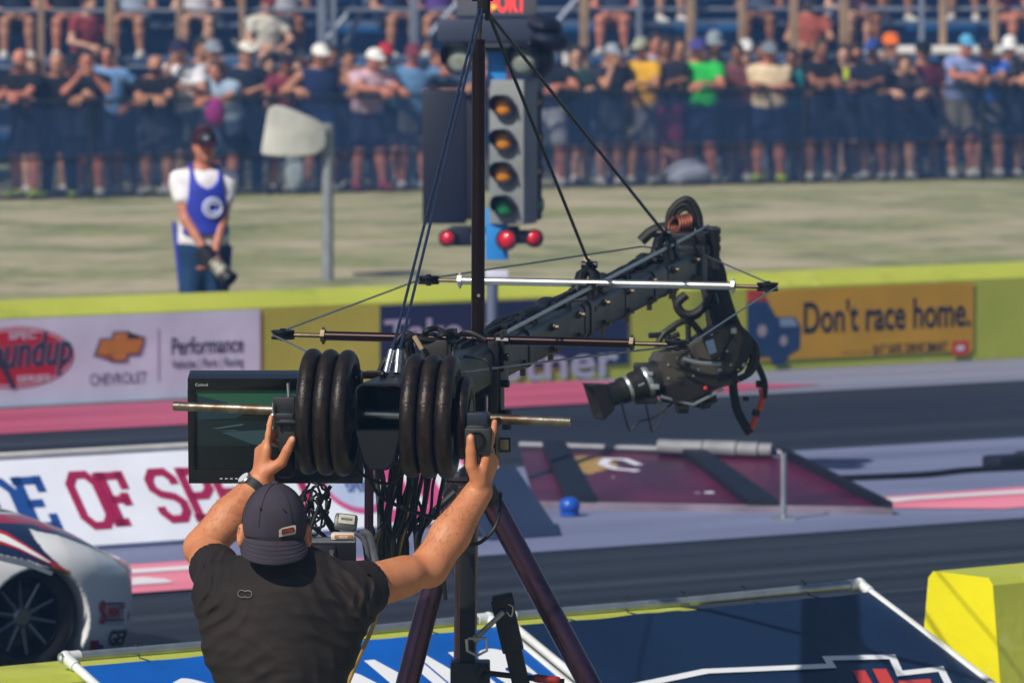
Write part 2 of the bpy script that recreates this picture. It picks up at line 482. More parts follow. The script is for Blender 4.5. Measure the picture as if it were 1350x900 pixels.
# ------------------------------------------------------------------ ground, strip
u_ = V((UX, UY, 0)); m_ = V((-UY, UX, 0)); z_ = V((0, 0, 1))
def grid_sheet(name, ts, ss, zf, m, kind='structure'):
    vs = [(t, s, zf(t, s)) for s in ss for t in ts]; n = len(ts)
    fs = [(j * n + i, j * n + i + 1, (j + 1) * n + i + 1, (j + 1) * n + i) for j in range(len(ss) - 1) for i in range(n - 1)]
    o = link(name, mesh_from(vs, fs), m, None, True); o.rotation_euler = (0, 0, TH); o['kind'] = kind; return o
ts_ = [-700, -300, -120] + list(range(-60, 81, 4)) + [140, 320, 700]
ss_ = [-60, 0, 15.28, 15.32, 31.55, 31.75] + [32 + i for i in range(0, 60, 2)] + [110, 200, 500, 700]
def gzt(t, s):
    p = W(t, s); return gz(p[0], p[1])
grass_m = mat('dry_grass', '#868b62', 0.95, var=0, col2='#aea48c', scale=0.45, stretch=(0.9, 1.0, 1), bump=0.6, bscale=14, detail=8, thr=(0.38, 0.62), spec=0.1)
def second_noise(m, col3, scale, stretch, thr, fac=0.8):
    n, l = m.node_tree.nodes, m.node_tree.links; b = n['Principled BSDF']; src = b.inputs['Base Color'].links[0].from_socket
    tc = n.new('ShaderNodeTexCoord'); mp = n.new('ShaderNodeMapping'); mp.inputs['Scale'].default_value = stretch; l.new(tc.outputs['Object'], mp.inputs[0])
    t = n.new('ShaderNodeTexNoise'); t.inputs['Scale'].default_value = scale; t.inputs['Detail'].default_value = 6; l.new(mp.outputs[0], t.inputs['Vector'])
    r = n.new('ShaderNodeMapRange'); r.inputs[1].default_value = thr[0]; r.inputs[2].default_value = thr[1]; r.inputs[4].default_value = fac; l.new(t.outputs['Fac'], r.inputs[0])
    x = n.new('ShaderNodeMix'); x.data_type = 'RGBA'; l.new(r.outputs[0], x.inputs[0]); l.new(src, x.inputs[6]); x.inputs[7].default_value = hexc(col3); l.new(x.outputs[2], b.inputs['Base Color'])
second_noise(grass_m, '#62704a', 0.9, (0.9, 0.9, 1), (0.48, 0.64), 0.75)
second_noise(grass_m, '#c9bb98', 5.0, (1, 1, 1), (0.52, 0.72), 0.5)
grid_sheet('ground', ts_, ss_, gzt, grass_m)

asph = mat('rubbered_asphalt', '#20252f', 0.58, var=0, spec=0.25, col2='#3a404b', scale=1.0, stretch=(0.035, 1.5, 1), bump=0.15, bscale=60, rvar=0.12, thr=(0.4, 0.62), detail=6)
second_noise(asph, '#181d2e', 1.0, (0.02, 0.55, 1), (0.45, 0.6), 0.85)
second_noise(asph, '#11141c', 1.0, (0.012, 3.2, 1), (0.5, 0.66), 0.7)
second_noise(asph, '#5a616c', 3.0, (0.03, 2.0, 1), (0.6, 0.75), 0.5)
conc = mat('pale_concrete', '#7a82a4', 0.75, var=0, col2='#666e90', scale=1.2, stretch=(0.25, 1.2, 1), bump=0.15, bscale=50, detail=8)
second_noise(conc, '#4c5270', 0.8, (0.3, 1.0, 1), (0.56, 0.72), 0.6)
second_noise(conc, '#3e445c', 6.0, (0.05, 1.5, 1), (0.62, 0.72), 0.5)
conc2 = mat('shoulder_concrete', '#84879c', 0.75, var=0, col2='#6d7186', scale=1.0, stretch=(0.05, 1.5, 1), bump=0.15, bscale=50)
pink = mat('pink_paint', '#c25a78', 0.6, var=0, col2='#a84868', scale=1.0, stretch=(0.15, 1.4, 1), detail=8)
pinkl = mat('pale_pink_paint', '#f08ca4', 0.6, var=0, col2='#dc7890', scale=2.0, stretch=(0.2, 1.2, 1), detail=8)
whitep = mat('white_paint', '#e8e4ec', 0.6, var=0.06, scale=2.0, stretch=(0.2, 1.2, 1), detail=8)
TT = [-160, -60] + list(range(-24, 31, 3)) + [60, 160]
grid_sheet('near_lane', TT, [15.45, 18, 20, 22.2], lambda t, s: 0.004, asph)
grid_sheet('island_pavement', TT, [22.2, 24, 26.0], lambda t, s: 0.008, conc)
grid_sheet('far_lane', TT, [26.0, 28, 29.6], lambda t, s: 0.004, asph)
grid_sheet('track_shoulder', TT, [29.6, 31.28], lambda t, s: 0.006, conc2)
def paint(name, pts, m, z):
    o = link(name, mesh_from([(a, b, z) for a, b in pts], [tuple(range(len(pts)))]), m, None, False); o.rotation_euler = (0, 0, TH); o['kind'] = 'structure'; return o
te = tS(1062, 30.2)
paint('painted_edge_strip', [(-60, 29.55), (te - 2.2, 29.55), (te, 30.0), (te - 1.2, 31.2), (-60, 31.2)], pink, 0.011)
t0, t1 = tS(-60, 22.5), tS(300, 22.5)
paint('painted_chevron', [(t0, 21.7), (t1 + .3, 21.7), (t1 + .8, 22.2), (t1 + .3, 22.75), (t0, 22.75)], pinkl, 0.013)
paint('painted_chevron_line', [(t0, 21.95), (tS(205, 22.1), 21.95), (tS(215, 22.1), 22.1), (tS(205, 22.1), 22.22), (t0, 22.22)], whitep, 0.017)
paint('painted_chevron_line', [(t0, 22.4), (t1, 22.36), (t1, 22.52), (t0, 22.56)], whitep, 0.017)
t0, t1 = tS(1140, 23.0), tS(1500, 23.0)
paint('painted_chevron', [(t0, 23.05), (t0 + .6, 22.6), (t1, 22.7), (t1, 23.5), (t0 + .4, 23.45)], pinkl, 0.013)
paint('painted_chevron_line', [(t0 + .15, 23.1), (t0 + .5, 23.2), (t1, 23.12), (t1, 23.3), (t0 + .4, 23.36)], whitep, 0.017)

# ------------------------------------------------------------------ walls
def extr(mb, prof, t0, t1, nseg=1, chips=0.0):
    """profile of (s, z) extruded along the strip"""
    n = len(prof); vs = []
    for i in range(nseg + 1):
        t = t0 + (t1 - t0) * i / nseg
        for s, z in prof: vs.append(W(t, s, z))
    fs = [tuple(range(n)), tuple(nseg * n + k for k in range(n - 1, -1, -1))]
    for i in range(nseg):
        for k in range(n): fs.append((i * n + k, (i + 1) * n + k, (i + 1) * n + (k + 1) % n, i * n + (k + 1) % n))
    mb.add(vs, fs)
lime = mat('lime_wall_paint', '#b6bd48', 0.7, var=0, col2='#a9b23e', scale=1.5, bump=0.25, bscale=25, detail=8)
second_noise(lime, '#c9cc7a', 9.0, (1, 1, 1), (0.62, 0.72), 0.5)
second_noise(lime, '#5f6234', 2.2, (1.2, 1.2, .35), (0.58, 0.75), 0.55)
mb = MB(); extr(mb, [(31.30, 0), (31.30, 0.575), (31.335, 0.60), (31.44, 0.655), (31.70, 0.66), (31.74, 0.62), (31.76, 0)], -45, 45, 30)
o = mb.build('barrier_wall', lime); tag(o, 'long low lime green concrete wall along the far lane, carrying the sponsor banners', 'barrier')
yel = mat('yellow_wall_paint', '#ece200', 0.6, var=0, col2='#e2d804', scale=2.5, bump=0.3, bscale=18, detail=8)
second_noise(yel, '#8a8420', 3.0, (1.2, 1.2, .5), (0.62, 0.78), 0.5)
second_noise(yel, '#efeac0', 12.0, (0.5, 0.5, 2), (0.66, 0.72), 0.7)
TRACK_FRAME = (UX, UY, u_, m_, TH)
TH = math.radians(39.0); UX, UY = math.cos(TH), math.sin(TH); u_ = V((UX, UY, 0)); m_ = V((-UY, UX, 0))   # the near wall runs a little off the strip
JP = [(-.32, -.345), (-.32, .05), (-.21, .22), (-.165, .575), (-.14, .60), (.14, .60), (.165, .575), (.21, .22), (.32, .05), (.32, 0.005)]
NW = 14.60
mb = MB(); extr(mb, [(NW + a, b) for a, b in JP], -45, tS(960, NW - .2), 24)
o = mb.build('barrier_wall', lime); tag(o, 'lime green concrete wall behind the blue and navy sloped banners', 'barrier')
mb = MB(); tb = tS(1229, NW + .16)
extr(mb, [(NW + a, b + (.03 if b > .5 else 0)) for a, b in JP], tb, tb + 34, 14)
o = mb.build('barrier_block', lime)
q_ = MB(); q_.prism([(NW + a, b + (.03 if b > .5 else 0)) for a, b in JP], W(tb, 0, 0), m_, z_, u_, -.004, -.0005); q_.build('end_face', yel, o)
tag(o, 'bright yellow concrete barrier end with a worn olive side', 'barrier')
UX, UY, u_, m_, TH = TRACK_FRAME
# ------------------------------------------------------------------ banners on the far wall
def wall_banner(px0, px1, m, label, z0=0.015, z1=0.565, s=31.30):
    t0, t1 = tS(px0, s), tS(px1, s); e = empty('banner', W((t0 + t1) / 2, s, z0), label, 'banner')
    mb = MB(); mb.prism([(0, 0), (t1 - t0, 0), (t1 - t0, z1 - z0), (0, z1 - z0)], W(t0, s, z0), u_, z_, -m_, 0.004, 0.012)
    mb.build('sheet', m, e); o = W(t0, s, z0) - m_ * 0.012
    return e, o, t1 - t0, z1 - z0
def at(px, z, s=31.288):
    return W(tS(px, s), s, z)
vin = dict(rough=0.5, var=0.07, scale=3, bump=0.35, bscale=5)
bw = mat('white_vinyl', '#d2e0f6', **vin); bnv = mat('navy_vinyl', '#14264e', **vin); byl = mat('amber_vinyl', '#c8961a', **vin)
ink = mat('dark_print', '#262c44', 0.5, var=0); red = mat('red_print', '#b8102c', 0.5, var=0.03); gold = mat('gold_print', '#c8862a', 0.45, var=0.1, scale=8); wht = mat('white_print', '#d0d2e4', 0.5, var=0)
grey = mat('grey_print', '#8a8aa8', 0.5, var=0)
def pxbox(px0, px1, py0, py1, s=31.288):
    """lower left corner, width, height on the plane s from pixel bounds"""
    pm = (px0 + px1) / 2; z0, z1 = zS(py1, pm, s), zS(py0, pm, s); return W(tS(px0, s), s, z0), tS(px1, s) - tS(px0, s), z1 - z0
e, o, w, h = wall_banner(-190, 341, bw, 'white sponsor banner with a red oval and gold cross emblem on the far wall')
c, ww, hh = pxbox(-58, 96, 431, 512)
flat('emblem', [ellipse(ww / 2, hh / 2, ww / 2, hh / 2)], c, u_, z_, red, e, 0.002)
flat('emblem', stroke(ellipse(ww / 2, hh / 2, ww * .475, hh * .46), 0.008, True), c, u_, z_, wht, e, 0.003)
c2, w2, h2 = pxbox(-40, 93, 442, 500); text('lettering', 'Roundup', c2, u_ + z_ * 0.03, z_, w2, h2, ink, e, 0.006, 0.012, 0.25)
text('lettering', 'Roundup', c2, u_ + z_ * 0.03, z_, w2, h2, grey, e, 0.0045, 0.035, 0.25)
c2, w2, h2 = pxbox(-22, 20, 441, 512); flat('lettering', stroke([(0, h2), (w2 * .4, h2 * .62), (w2 * .9, 0)], 0.035), c2, u_, z_, ink, e, 0.007)
c2, w2, h2 = pxbox(10, 46, 437, 447); text('lettering', 'SPEC', c2, u_, z_, w2, h2, wht, e, 0.005, 0.02)
c2, w2, h2 = pxbox(20, 64, 494, 503); text('lettering', 'SERIES', c2, u_, z_, w2, h2, wht, e, 0.005, 0.02)
def bowtie(w, h, k=0.0):
    """slanted cross outline, grown by k"""
    q = h * 0.27
    pts = [(0.10 * w - k * .6, h * .5 + q + k), (.36 * w - k, h * .5 + q + k), (.385 * w - k * .6, h + k), (.67 * w + k, h + k), (.655 * w + k, h * .5 + q + k), (1.0 * w + k * 1.6, h * .5 + q + k),
           (.90 * w + k * .8, h * .5 - q - k), (.64 * w + k, h * .5 - q - k), (.62 * w + k * .8, 0 - k), (.34 * w - k, 0 - k), (.35 * w - k, h * .5 - q - k), (0 - k * 1.6, h * .5 - q - k)]
    return pts
c2, w2, h2 = pxbox(125, 187, 439, 474)
flat('emblem', [bowtie(w2, h2, 0.014)], c2, u_, z_, grey, e, 0.002); flat('emblem', [bowtie(w2, h2, 0.006)], c2, u_, z_, ink, e, 0.006); flat('emblem', [bowtie(w2, h2)], c2, u_, z_, gold, e, 0.010)
c2, w2, h2 = pxbox(117, 192, 491, 506); text('lettering', 'CHEVROLET', c2, u_, z_, w2, h2, mat('slate_print', '#5a5a7a', 0.5, var=0), e, 0.003, 0.0)
c2, w2, h2 = pxbox(207, 209, 432, 503); flat('lettering', [[(0, 0), (0.008, 0), (0.008, h2), (0, h2)]], c2, u_, z_, grey, e, 0.003)
c2, w2, h2 = pxbox(225, 320, 443, 466); text('lettering', 'Performance', c2, u_, z_, w2, h2, ink, e, 0.003, 0.012)
c2, w2, h2 = pxbox(225, 320, 472, 488); text('lettering', 'Vehicles | Parts | Racing', c2, u_, z_, w2, h2, ink, e, 0.003, 0.004)
e, o, w, h = wall_banner(500, 827, bnv, 'navy banner with pale rounded lettering hanging on the far wall behind the jib', 0.10, 0.555)
c2, w2, h2 = pxbox(506, 690, 418, 452); text('lettering', 'Take the', c2, u_, z_, w2, h2, mat('dim_print', '#a8aec8', 0.5, var=0), e, 0.003, 0.02)
c2, w2, h2 = pxbox(650, 816, 455, 500); text('lettering', 'other', c2, u_, z_, w2, h2, mat('dim_print', '#a8aec8'), e, 0.003, 0.02)
e, o, w, h = wall_banner(985, 1283, byl, 'amber banner reading dont race home with a navy truck picture', 0.075, 0.555)
c2, w2, h2 = pxbox(1060, 1280, 392, 435); text('lettering', "Don't race home.", c2, u_, z_, w2, h2, mat('black_print', '#14162a', 0.5, var=0), e, 0.003, 0.016)
c2, w2, h2 = pxbox(1152, 1250, 452, 465); text('lettering', 'EAT SAFE. DRIVE SMART', c2, u_, z_, w2, h2, mat('black_print', '#14162a'), e, 0.003, 0.008)
c2, w2, h2 = pxbox(1110, 1148, 461, 467); text('lettering', 'Visit us today', c2, u_, z_, w2, h2, mat('umber_print', '#7a6020', 0.5, var=0), e, 0.003)
c2, w2, h2 = pxbox(1256, 1278, 449, 468); flat('emblem', [[(0, 0), (w2, 0), (w2, h2), (0, h2)]], c2, u_, z_, mat('orange_red_print', '#c8402c', 0.5, var=0), e, 0.003)
flat('emblem', [ellipse(w2 / 2, h2 / 2, w2 * .26, h2 * .2, 16)], c2, u_, z_, wht, e, 0.005)
c2, w2, h2 = pxbox(985, 1056, 380, 482); nb = mat('truck_print', '#1c3c68', 0.5, var=0.12, scale=12)
flat('picture', [[(0, .12 * h2), (w2 * .42, .12 * h2), (w2 * .5, 0), (w2 * .72, 0), (w2 * .78, .13 * h2), (w2 * .98, .2 * h2), (w2 * 1.0, .5 * h2), (w2 * .9, .62 * h2), (w2 * .55, .63 * h2), (w2 * .42, .78 * h2), (w2 * .3, .96 * h2), (0, h2)]], c2, u_, z_, nb, e, 0.003)
flat('picture', [[(0, .84 * h2), (w2 * .38, .84 * h2), (w2 * .28, .98 * h2), (0, h2)]], c2, u_, z_, mat('cab_red_print', '#c8402c'), e, 0.005)
flat('picture', [[(w2 * .62, .5 * h2), (w2 * .95, .5 * h2), (w2 * .86, .61 * h2), (w2 * .6, .61 * h2)]], c2, u_, z_, mat('hood_print', '#7d93ad', 0.5, var=0), e, 0.005)
flat('picture', [ellipse(w2 * .28, h2 * .46, w2 * .09, h2 * .08, 16)], c2, u_, z_, mat('lamp_print', '#9a8f9a', 0.5, var=0), e, 0.005)
flat('picture', [ellipse(w2 * .68, h2 * .32, w2 * .07, h2 * .07, 16)], c2, u_, z_, mat('lamp_print', '#9a8f9a'), e, 0.005)

# ------------------------------------------------------------------ sloped banners on pipe frames over the near wall
TH = math.radians(39.0); UX, UY = math.cos(TH), math.sin(TH); u_ = V((UX, UY, 0)); m_ = V((-UY, UX, 0))
PZ, PS_ = 0.640, 14.53
sl = V((0, -.92, -.395)).normalized(); sd = (m_ * sl.y + z_ * sl.z)      # down the slope, towards us
galv = mat('galvanised_pipe', '#b9c2c8', 0.35, 0.75, var=0.12, scale=14, rvar=0.1); wpipe = mat('white_pipe', '#dfe4e6', 0.35, 0.1, var=0.08, scale=10)
black = mat('black_plastic', '#101114', 0.5, var=0.2, scale=20)
def slope_banner(px0, px1, L, m, label, fit0=True, fit1=True):
    t0, t1 = tS(px0, PS_), tS(px1, PS_); a, b = W(t0, PS_, PZ), W(t1, PS_, PZ); e = empty('sloped_banner', W((t0 + t1) / 2, PS_ - .9, -.35), label, 'banner')
    MB().tube([a, a * .5 + b * .5 - z_ * .006, b], 0.0160, 14).build('top_pipe', galv, e)
    for q in ((a, b - a), (b, a - b)):
        p = q[0] + q[1].normalized() * .02
        MB().tube([p, p + sd * (L + .1)], 0.0145, 14).build('side_pipe', wpipe, e)
        MB().tube([p + sd * (L - .02), V((p.x, p.y, 0)) + V((sd.x, sd.y, 0)) * (L - .02) + z_ * -.345], 0.016, 10).build('leg', wpipe, e)
        mb = MB(); mb.ball(p, .022); mb.tube([p, p + q[1].normalized() * .05], .0195, 12); mb.tube([p, p + sd * .06], .0185, 12); mb.build('elbow', wpipe, e)
    n = 40; mm = 14; vs = []; nd = u_.cross(sd) * -1; nd = nd if nd.z > 0 else -nd
    for j in range(mm + 1):
        for i in range(n + 1):
            f = i / n; g = j / mm; t = t0 + .035 + (t1 - t0 - .07) * f
            sag = 0.004 * math.sin(PI * f) * (1 - g) + .003 * abs(math.sin(f * 6 * PI)) * (1 - g) ** 2
            wav = .003 * math.sin(f * 23 + g * 5) * math.sin(g * 3 + f * 4)
            vs.append(W(t, PS_, PZ) + sd * (.066 + sag + (L - .09) * g) + nd * (wav + .004))
    fs = [(j * (n + 1) + i, j * (n + 1) + i + 1, (j + 1) * (n + 1) + i + 1, (j + 1) * (n + 1) + i) for j in range(mm) for i in range(n)]
    vs2 = [v - nd * .003 for v in vs]; k = len(vs)
    fs += [tuple(i + k for i in reversed(f)) for f in fs]
    link('sheet', mesh_from(vs + vs2, fs), m, e)
    for i in range(1, 6):
        f = i / 6; p = W(t0 + (t1 - t0) * f, PS_, PZ)
        mb = MB(); mb.tube([p + m_ * .019 - z_ * .003, p + z_ * .02, p + sd * .02 - z_ * .012 , p + sd * .075 + nd * .006], .0024, 6)
        mb.tube([p + z_ * .02, p + z_ * .032 + u_ * .02 * random.choice((-1, 1))], .0022, 5); mb.build('cable_tie', black, e)
    return e, W(t0, PS_, PZ), t1 - t0, nd
bblue = mat('blue_vinyl', '#0a5fc0', 0.4, var=0, col2='#0c57ae', scale=4, bump=0.35, bscale=7); bnavy = mat('dark_navy_vinyl', '#0f2340', 0.4, var=0, col2='#132a4a', scale=2, bump=0.35, bscale=6)
e, o, w, nd = slope_banner(76, 650, 1.15, bblue, 'blue banner with big white letters sloping off a white pipe frame')
big = mat('white_letter', '#e8ecf2', 0.5, var=0.03)
def on(px, dn): return o + u_ * (tS(px, PS_ - dn * .92) - TS(o)[0]) + sd * dn
LT, LH = 0.20, 0.55
for ch, a, b in (('C', 196, 262), ('A', 262, 330), ('O', 352, 470), ('N', 478, 545), ('N', 548, 603), ('S', 610, 668)):
    p0 = on(a, LT); p1 = on(b, LT)
    text('lettering', ch, p0 + sd * LH, u_, -sd, (p1 - p0).length, LH, big, e, 0.009, 0.045, nd=nd)
e, o, w, nd = slope_banner(656, 1141, 1.15, bnavy, 'dark navy banner with white outlined cross emblem, sloping beside the yellow barrier')
def L2(px, py):
    """photo pixel -> coordinates on the sloped banner"""
    n = nd; c = V((0, 0, CAMH)); d = P(px, py, 10) - c; k = (o + nd * .006 - c).dot(n) / d.dot(n); q = c + d * k - o
    return (q.dot(u_), q.dot(sd))
out = [L2(*q) for q in ((838, 904), (930, 885), (1096, 878), (1090, 868), (1176, 866), (1186, 888), (1240, 882), (1262, 926), (1210, 935), (1120, 960), (900, 960))]
flat('emblem', stroke(out, .03, True), o, u_, sd, big, e, -0.009)
rd = mat('coral_print', '#c8403a', 0.5, var=0.03)
flat('emblem', [[L2(*q) for q in ((1123, 884), (1140, 884), (1158, 915), (1140, 915))], [L2(*q) for q in ((1150, 882), (1168, 882), (1186, 915), (1166, 915))], [L2(*q) for q in ((1184, 898), (1226, 895), (1232, 915), (1188, 915))]], o, u_, sd, rd, e, -0.009)

UX, UY, u_, m_, TH = TRACK_FRAME
# ------------------------------------------------------------------ speed board on the island
bs0, bs1, bz = 23.45, 23.84, 0.43
t0, t1 = tS(-190, 23.6), tS(668, 23.6); yd = (m_ * (bs1 - bs0) + z_ * (bz - .03)); BL = yd.length; yd.normalize(); nb_ = u_.cross(yd)
e = empty('sign_board', W((t0 + t1) / 2, 23.7, 0), 'long white leaning sign board with slab letters in blue and maroon', 'sign')
wb = mat('white_board', '#e6ecfa', 0.45, var=0.05, scale=2, bump=0.03, bscale=5); o = W(t0, bs0, .03)
mb = MB(); mb.prism([(0, 0), (t1 - t0, 0), (t1 - t0, BL), (0, BL)], o, u_, yd, nb_, -.03, 0); mb.build('panel', wb, e)
MB().tube([W(t0, bs1, bz + .012), W(t1, bs1, bz + .012)], .016, 10).build('top_rail', mat('cream_pipe', '#cfd0cc', 0.5, var=0.1), e)
for i in range(9):
    t = t0 + .3 + (t1 - t0 - .6) * i / 8
    MB().tube([W(t, bs1 + .01, bz - .03), W(t, bs1 + .3, .012)], .014, 8).build('leg', galv, e)
def slab(ch):
    k = .2
    S_ = {'O': [([(.3, .03), (.7, .03), (.93, .2), (.93, .8), (.7, .97), (.3, .97), (.07, .8), (.07, .2)], True)],
          'D': [([(.15, .08), (.65, .08), (.9, .26), (.9, .74), (.65, .92), (.15, .92)], True)],
          'S': [([(.9, .70), (.9, .8), (.7, .94), (.3, .94), (.1, .8), (.1, .64), (.3, .53), (.7, .47), (.9, .36), (.9, .2), (.7, .06), (.3, .06), (.1, .2), (.1, .3)], False)],
          'P': [([(.2, 0), (.2, 1)], False), ([(.2, .92), (.7, .92), (.92, .8), (.92, .58), (.7, .46), (.2, .46)], False), ([(0, .05), (.45, .05)], False)],
          'R': [([(.2, 0), (.2, 1)], False), ([(.2, .92), (.7, .92), (.9, .8), (.9, .6), (.7, .5), (.2, .5)], False), ([(.55, .5), (.92, 0)], False)],
          'E': [([(.2, 0), (.2, 1)], False), ([(.0, .92), (.9, .92)], False), ([(.2, .5), (.75, .5)], False), ([(.0, .08), (.9, .08)], False), ([(.86, .0), (.86, .3)], False), ([(.86, .7), (.86, 1)], False)],
          'F': [([(.25, 0), (.25, 1)], False), ([(.0, .92), (.95, .92)], False), ([(.25, .48), (.8, .48)], False), ([(.88, .66), (.88, 1)], False), ([(.76, .36), (.76, .6)], False), ([(0, .06), (.55, .06)], False)],
          'I': [([(.5, 0), (.5, 1)], False), ([(.2, .05), (.8, .05)], False), ([(.2, .95), (.8, .95)], False)]}
    return S_[ch]
navy2 = mat('blue_letter', '#1c4a94', 0.5, var=0.04); maroon = mat('maroon_letter', '#a01c50', 0.5, var=0.04)
for ch, px, mm_ in (('P', -90, navy2), ('R', -56, navy2), ('I', -28, navy2), ('D', 8, navy2), ('E', 48, navy2), ('O', 119, maroon), ('F', 156, maroon), ('S', 222, maroon), ('P', 263, maroon), ('E', 304, maroon), ('E', 344, maroon), ('D', 386, maroon)):
    tc = tS(px, 23.62) - t0; lw, lh = .165, .335; polys = []
    for pts, cl in slab(ch):
        polys += stroke([(tc - lw / 2 + a * lw, .105 + b * lh) for a, b in pts], .048, cl)
    for k, p in enumerate(polys): pass
    flat('letter', polys, o, u_, yd, mm_, e, 0.003)
mg = mat('magenta_print', '#d0508c', 0.5, var=0.05)
tc = tS(500, 23.6) - t0
flat('emblem', [[(tS(488, 23.6) - t0, .02), (t1 - t0 - .05, .02), (t1 - t0 - .05, BL - .02), (tS(470, 23.6) - t0, BL - .02)]], o, u_, yd, mg, e, 0.002)
for a in (505, 540, 580, 615):
    q = tS(a, 23.6) - t0; flat('emblem', [[(q, .1), (q + .05, .1), (q + .03, .42), (q - .02, .42)]], o, u_, yd, big, e, 0.004)
flat('emblem', stroke(ellipse(tS(470, 23.6) - t0, .27, .17, .17, 28), .03, True), o, u_, yd, mg, e, 0.006)
flat('emblem', [ellipse(tS(470, 23.6) - t0, .27, .15, .15, 28)], o, u_, yd, mat('pale_blue_print', '#b8c8e8', 0.5, var=0.08), e, 0.004)
text('lettering', 'SPEED', o + u_ * (tS(458, 23.6) - t0) + yd * .22, u_, yd, .17, .06, navy2, e, 0.008, 0.02)

# ------------------------------------------------------------------ low maroon ramp panels
def gp(px, py, z): return P(px, py, FPX * (CAMH - z) / (py - HZ))
RQ = [gp(706, 664, .035), gp(1172, 672, .035), gp(1036, 603, .20), gp(686, 592, .20)]      # near left, near right, far right, far left corners
def RP(u, v, n=0.0): return RQ[0].lerp(RQ[1], u).lerp(RQ[3].lerp(RQ[2], u), v) + RN * n
RN = V((0, 0, 0)); RN = (RQ[1] - RQ[0]).cross(RQ[3] - RQ[0]).normalized()
e = empty('sloped_sign', V((RP(.5, .5).x, RP(.5, .5).y, 0)), 'low maroon sloped sign panels with black bars and a grey roll on top', 'sign')
mar = mat('maroon_panel', '#571c3c', 0.35, var=0, col2='#35142c', scale=2.5, bump=0.05, bscale=6)
def rslab(name, u0, u1, v0, v1, n0, n1, m_t, du=0.0):
    q = [RP(u0, v0), RP(u1, v0), RP(u1 + du, v1), RP(u0 + du, v1)]; mb = MB()
    mb.add([p + RN * n0 for p in q] + [p + RN * n1 for p in q], [(3, 2, 1, 0), (4, 5, 6, 7)] + [(i, (i + 1) % 4, 4 + (i + 1) % 4, 4 + i) for i in range(4)]); return mb.build(name, m_t, e)
rslab('panel', 0, 1, 0, 1, -.02, 0, mar)
dk = mat('dark_rubber', '#12182a', 0.55, var=0.2, scale=12)
for u0, wd in ((.085, .085), (.60, .085), (.985, .02)): rslab('bar', u0, u0 + wd, -.02, 1.01, .003, .05, dk)
rslab('edge_strip', 0, 1, -.035, -.004, -.02, .016, mat('pale_strip', '#8f8494', 0.5, var=0.2, scale=4))
MB().tube([RP(0, 1.02, .02), RP(1, 1.02, .02)], .018, 10).build('top_rail', mat('dull_rail', '#80828c', 0.5, 0.2, var=0.1), e)
for a, b, r in ((.52, .685, .040), (.69, .81, .043), (.815, .89, .041), (.895, .94, .037)):
    MB().tube([RP(a, .97, .045), RP(b, .97, .045)], r, 16).build('roll', mat('grey_tarp', '#8a8c94', 0.6, var=0.15, scale=8), e)
yl = mat('mustard_print', '#a88a50', 0.5, var=0.1)
RX, RY = (RP(1, .5) - RP(0, .5)).normalized(), None
def rflat(polys_, m_t, lift):
    bm = bmesh.new()
    for p in polys_: bm.faces.new([bm.verts.new(RP(a, b, lift)) for a, b in p])
    bmesh.ops.triangulate(bm, faces=bm.faces[:]); me = bpy.data.meshes.new('m'); bm.to_mesh(me); bm.free(); return link('picture', me, m_t, e, False)
rflat([ellipse(.24, .72, .09, .18, 24)], yl, .004)
for p in stroke([(a * .16 + .26, .45 + .42 * b) for a, b in ((.9, .7), (.7, .94), (.3, .94), (.1, .7), (.3, .5), (.7, .45), (.9, .25), (.6, .05), (.1, .1))], .035): rflat([p], wht, .006)
for k in range(6): rflat([[(.30 + .045 * k, .24), (.33 + .045 * k, .24), (.33 + .045 * k, .40), (.30 + .045 * k, .40)]], wht, .005)
b = P(1033, 688, dS(1033, 22.8)); b.z = .008
e = empty('short_post', b, 'short grey steel post standing in front of the maroon sloped panels', 'post')
MB().tube([b, b + z_ * .335], .015, 14).build('shaft', galv, e); mb = MB(); mb.box(b + z_ * .006, (.12, .12, .012)); mb.build('base_plate', galv, e)
# dark board
ds0, ds1, dz = 22.75, 23.15, 0.315
t0, t1 = tS(585, ds1), tS(681, ds1); yd = (m_ * (ds1 - ds0) + z_ * (dz - .012)).normalized(); nr = u_.cross(yd); L_ = math.hypot(ds1 - ds0, dz)
e = empty('dark_board', W((t0 + t1) / 2, 22.9, 0), 'dark slate blue leaning board at the foot of the starting lights', 'board')
mb = MB(); mb.prism([(0, 0), (t1 - t0, 0), (t1 - t0, L_), (0, L_)], W(t0, ds0, .012), u_, yd, nr, -.025, 0, .004); mb.build('panel', mat('slate_board', '#2a3a58', 0.5, var=0.08, scale=3), e)
mb = MB(); mb.prism([(0, 0), (.4, 0), (.4, .28)], W(t0 + .05, ds0 + .06, .012), m_, z_, u_, 0, .03); mb.prism([(0, 0), (.4, 0), (.4, .28)], W(t1 - .1, ds0 + .06, .012), m_, z_, u_, 0, .03); mb.each('brace', dk, e)
b = P(751, 662, 28.6); b.z = .062
mb = MB(); mb.ball(b, (.055, .055, .045)); mb.tube([b - z_ * .05, b - z_ * .03], .05, 14)
o2 = mb.build('floor_lamp_cover', mat('blue_plastic', '#1a52b4', 0.35, var=0.05)); tag(o2, 'small bright blue dome on the pavement beside the dark board', 'dome')
pts = [W(tS(px, 24.3), 24.3 + .05 * math.sin(px * .03), .025) for px in (1110, 1160, 1220, 1290, 1400, 1600)]
o2 = MB().tube(spline(pts, 6), .016, 8).build('ground_cable', black); tag(o2, 'black cable lying across the island pavement behind the maroon panels', 'cable')
b = W(tS(1334, 24.4), 24.4, .05); mb = MB(); mb.box(b, (.28, .16, .075), Matrix.Rotation(TH, 3, 'Z'), .02); mb.box(b + V((.1, .05, .03)), (.12, .1, .05), Matrix.Rotation(TH + .3, 3, 'Z'), .015)
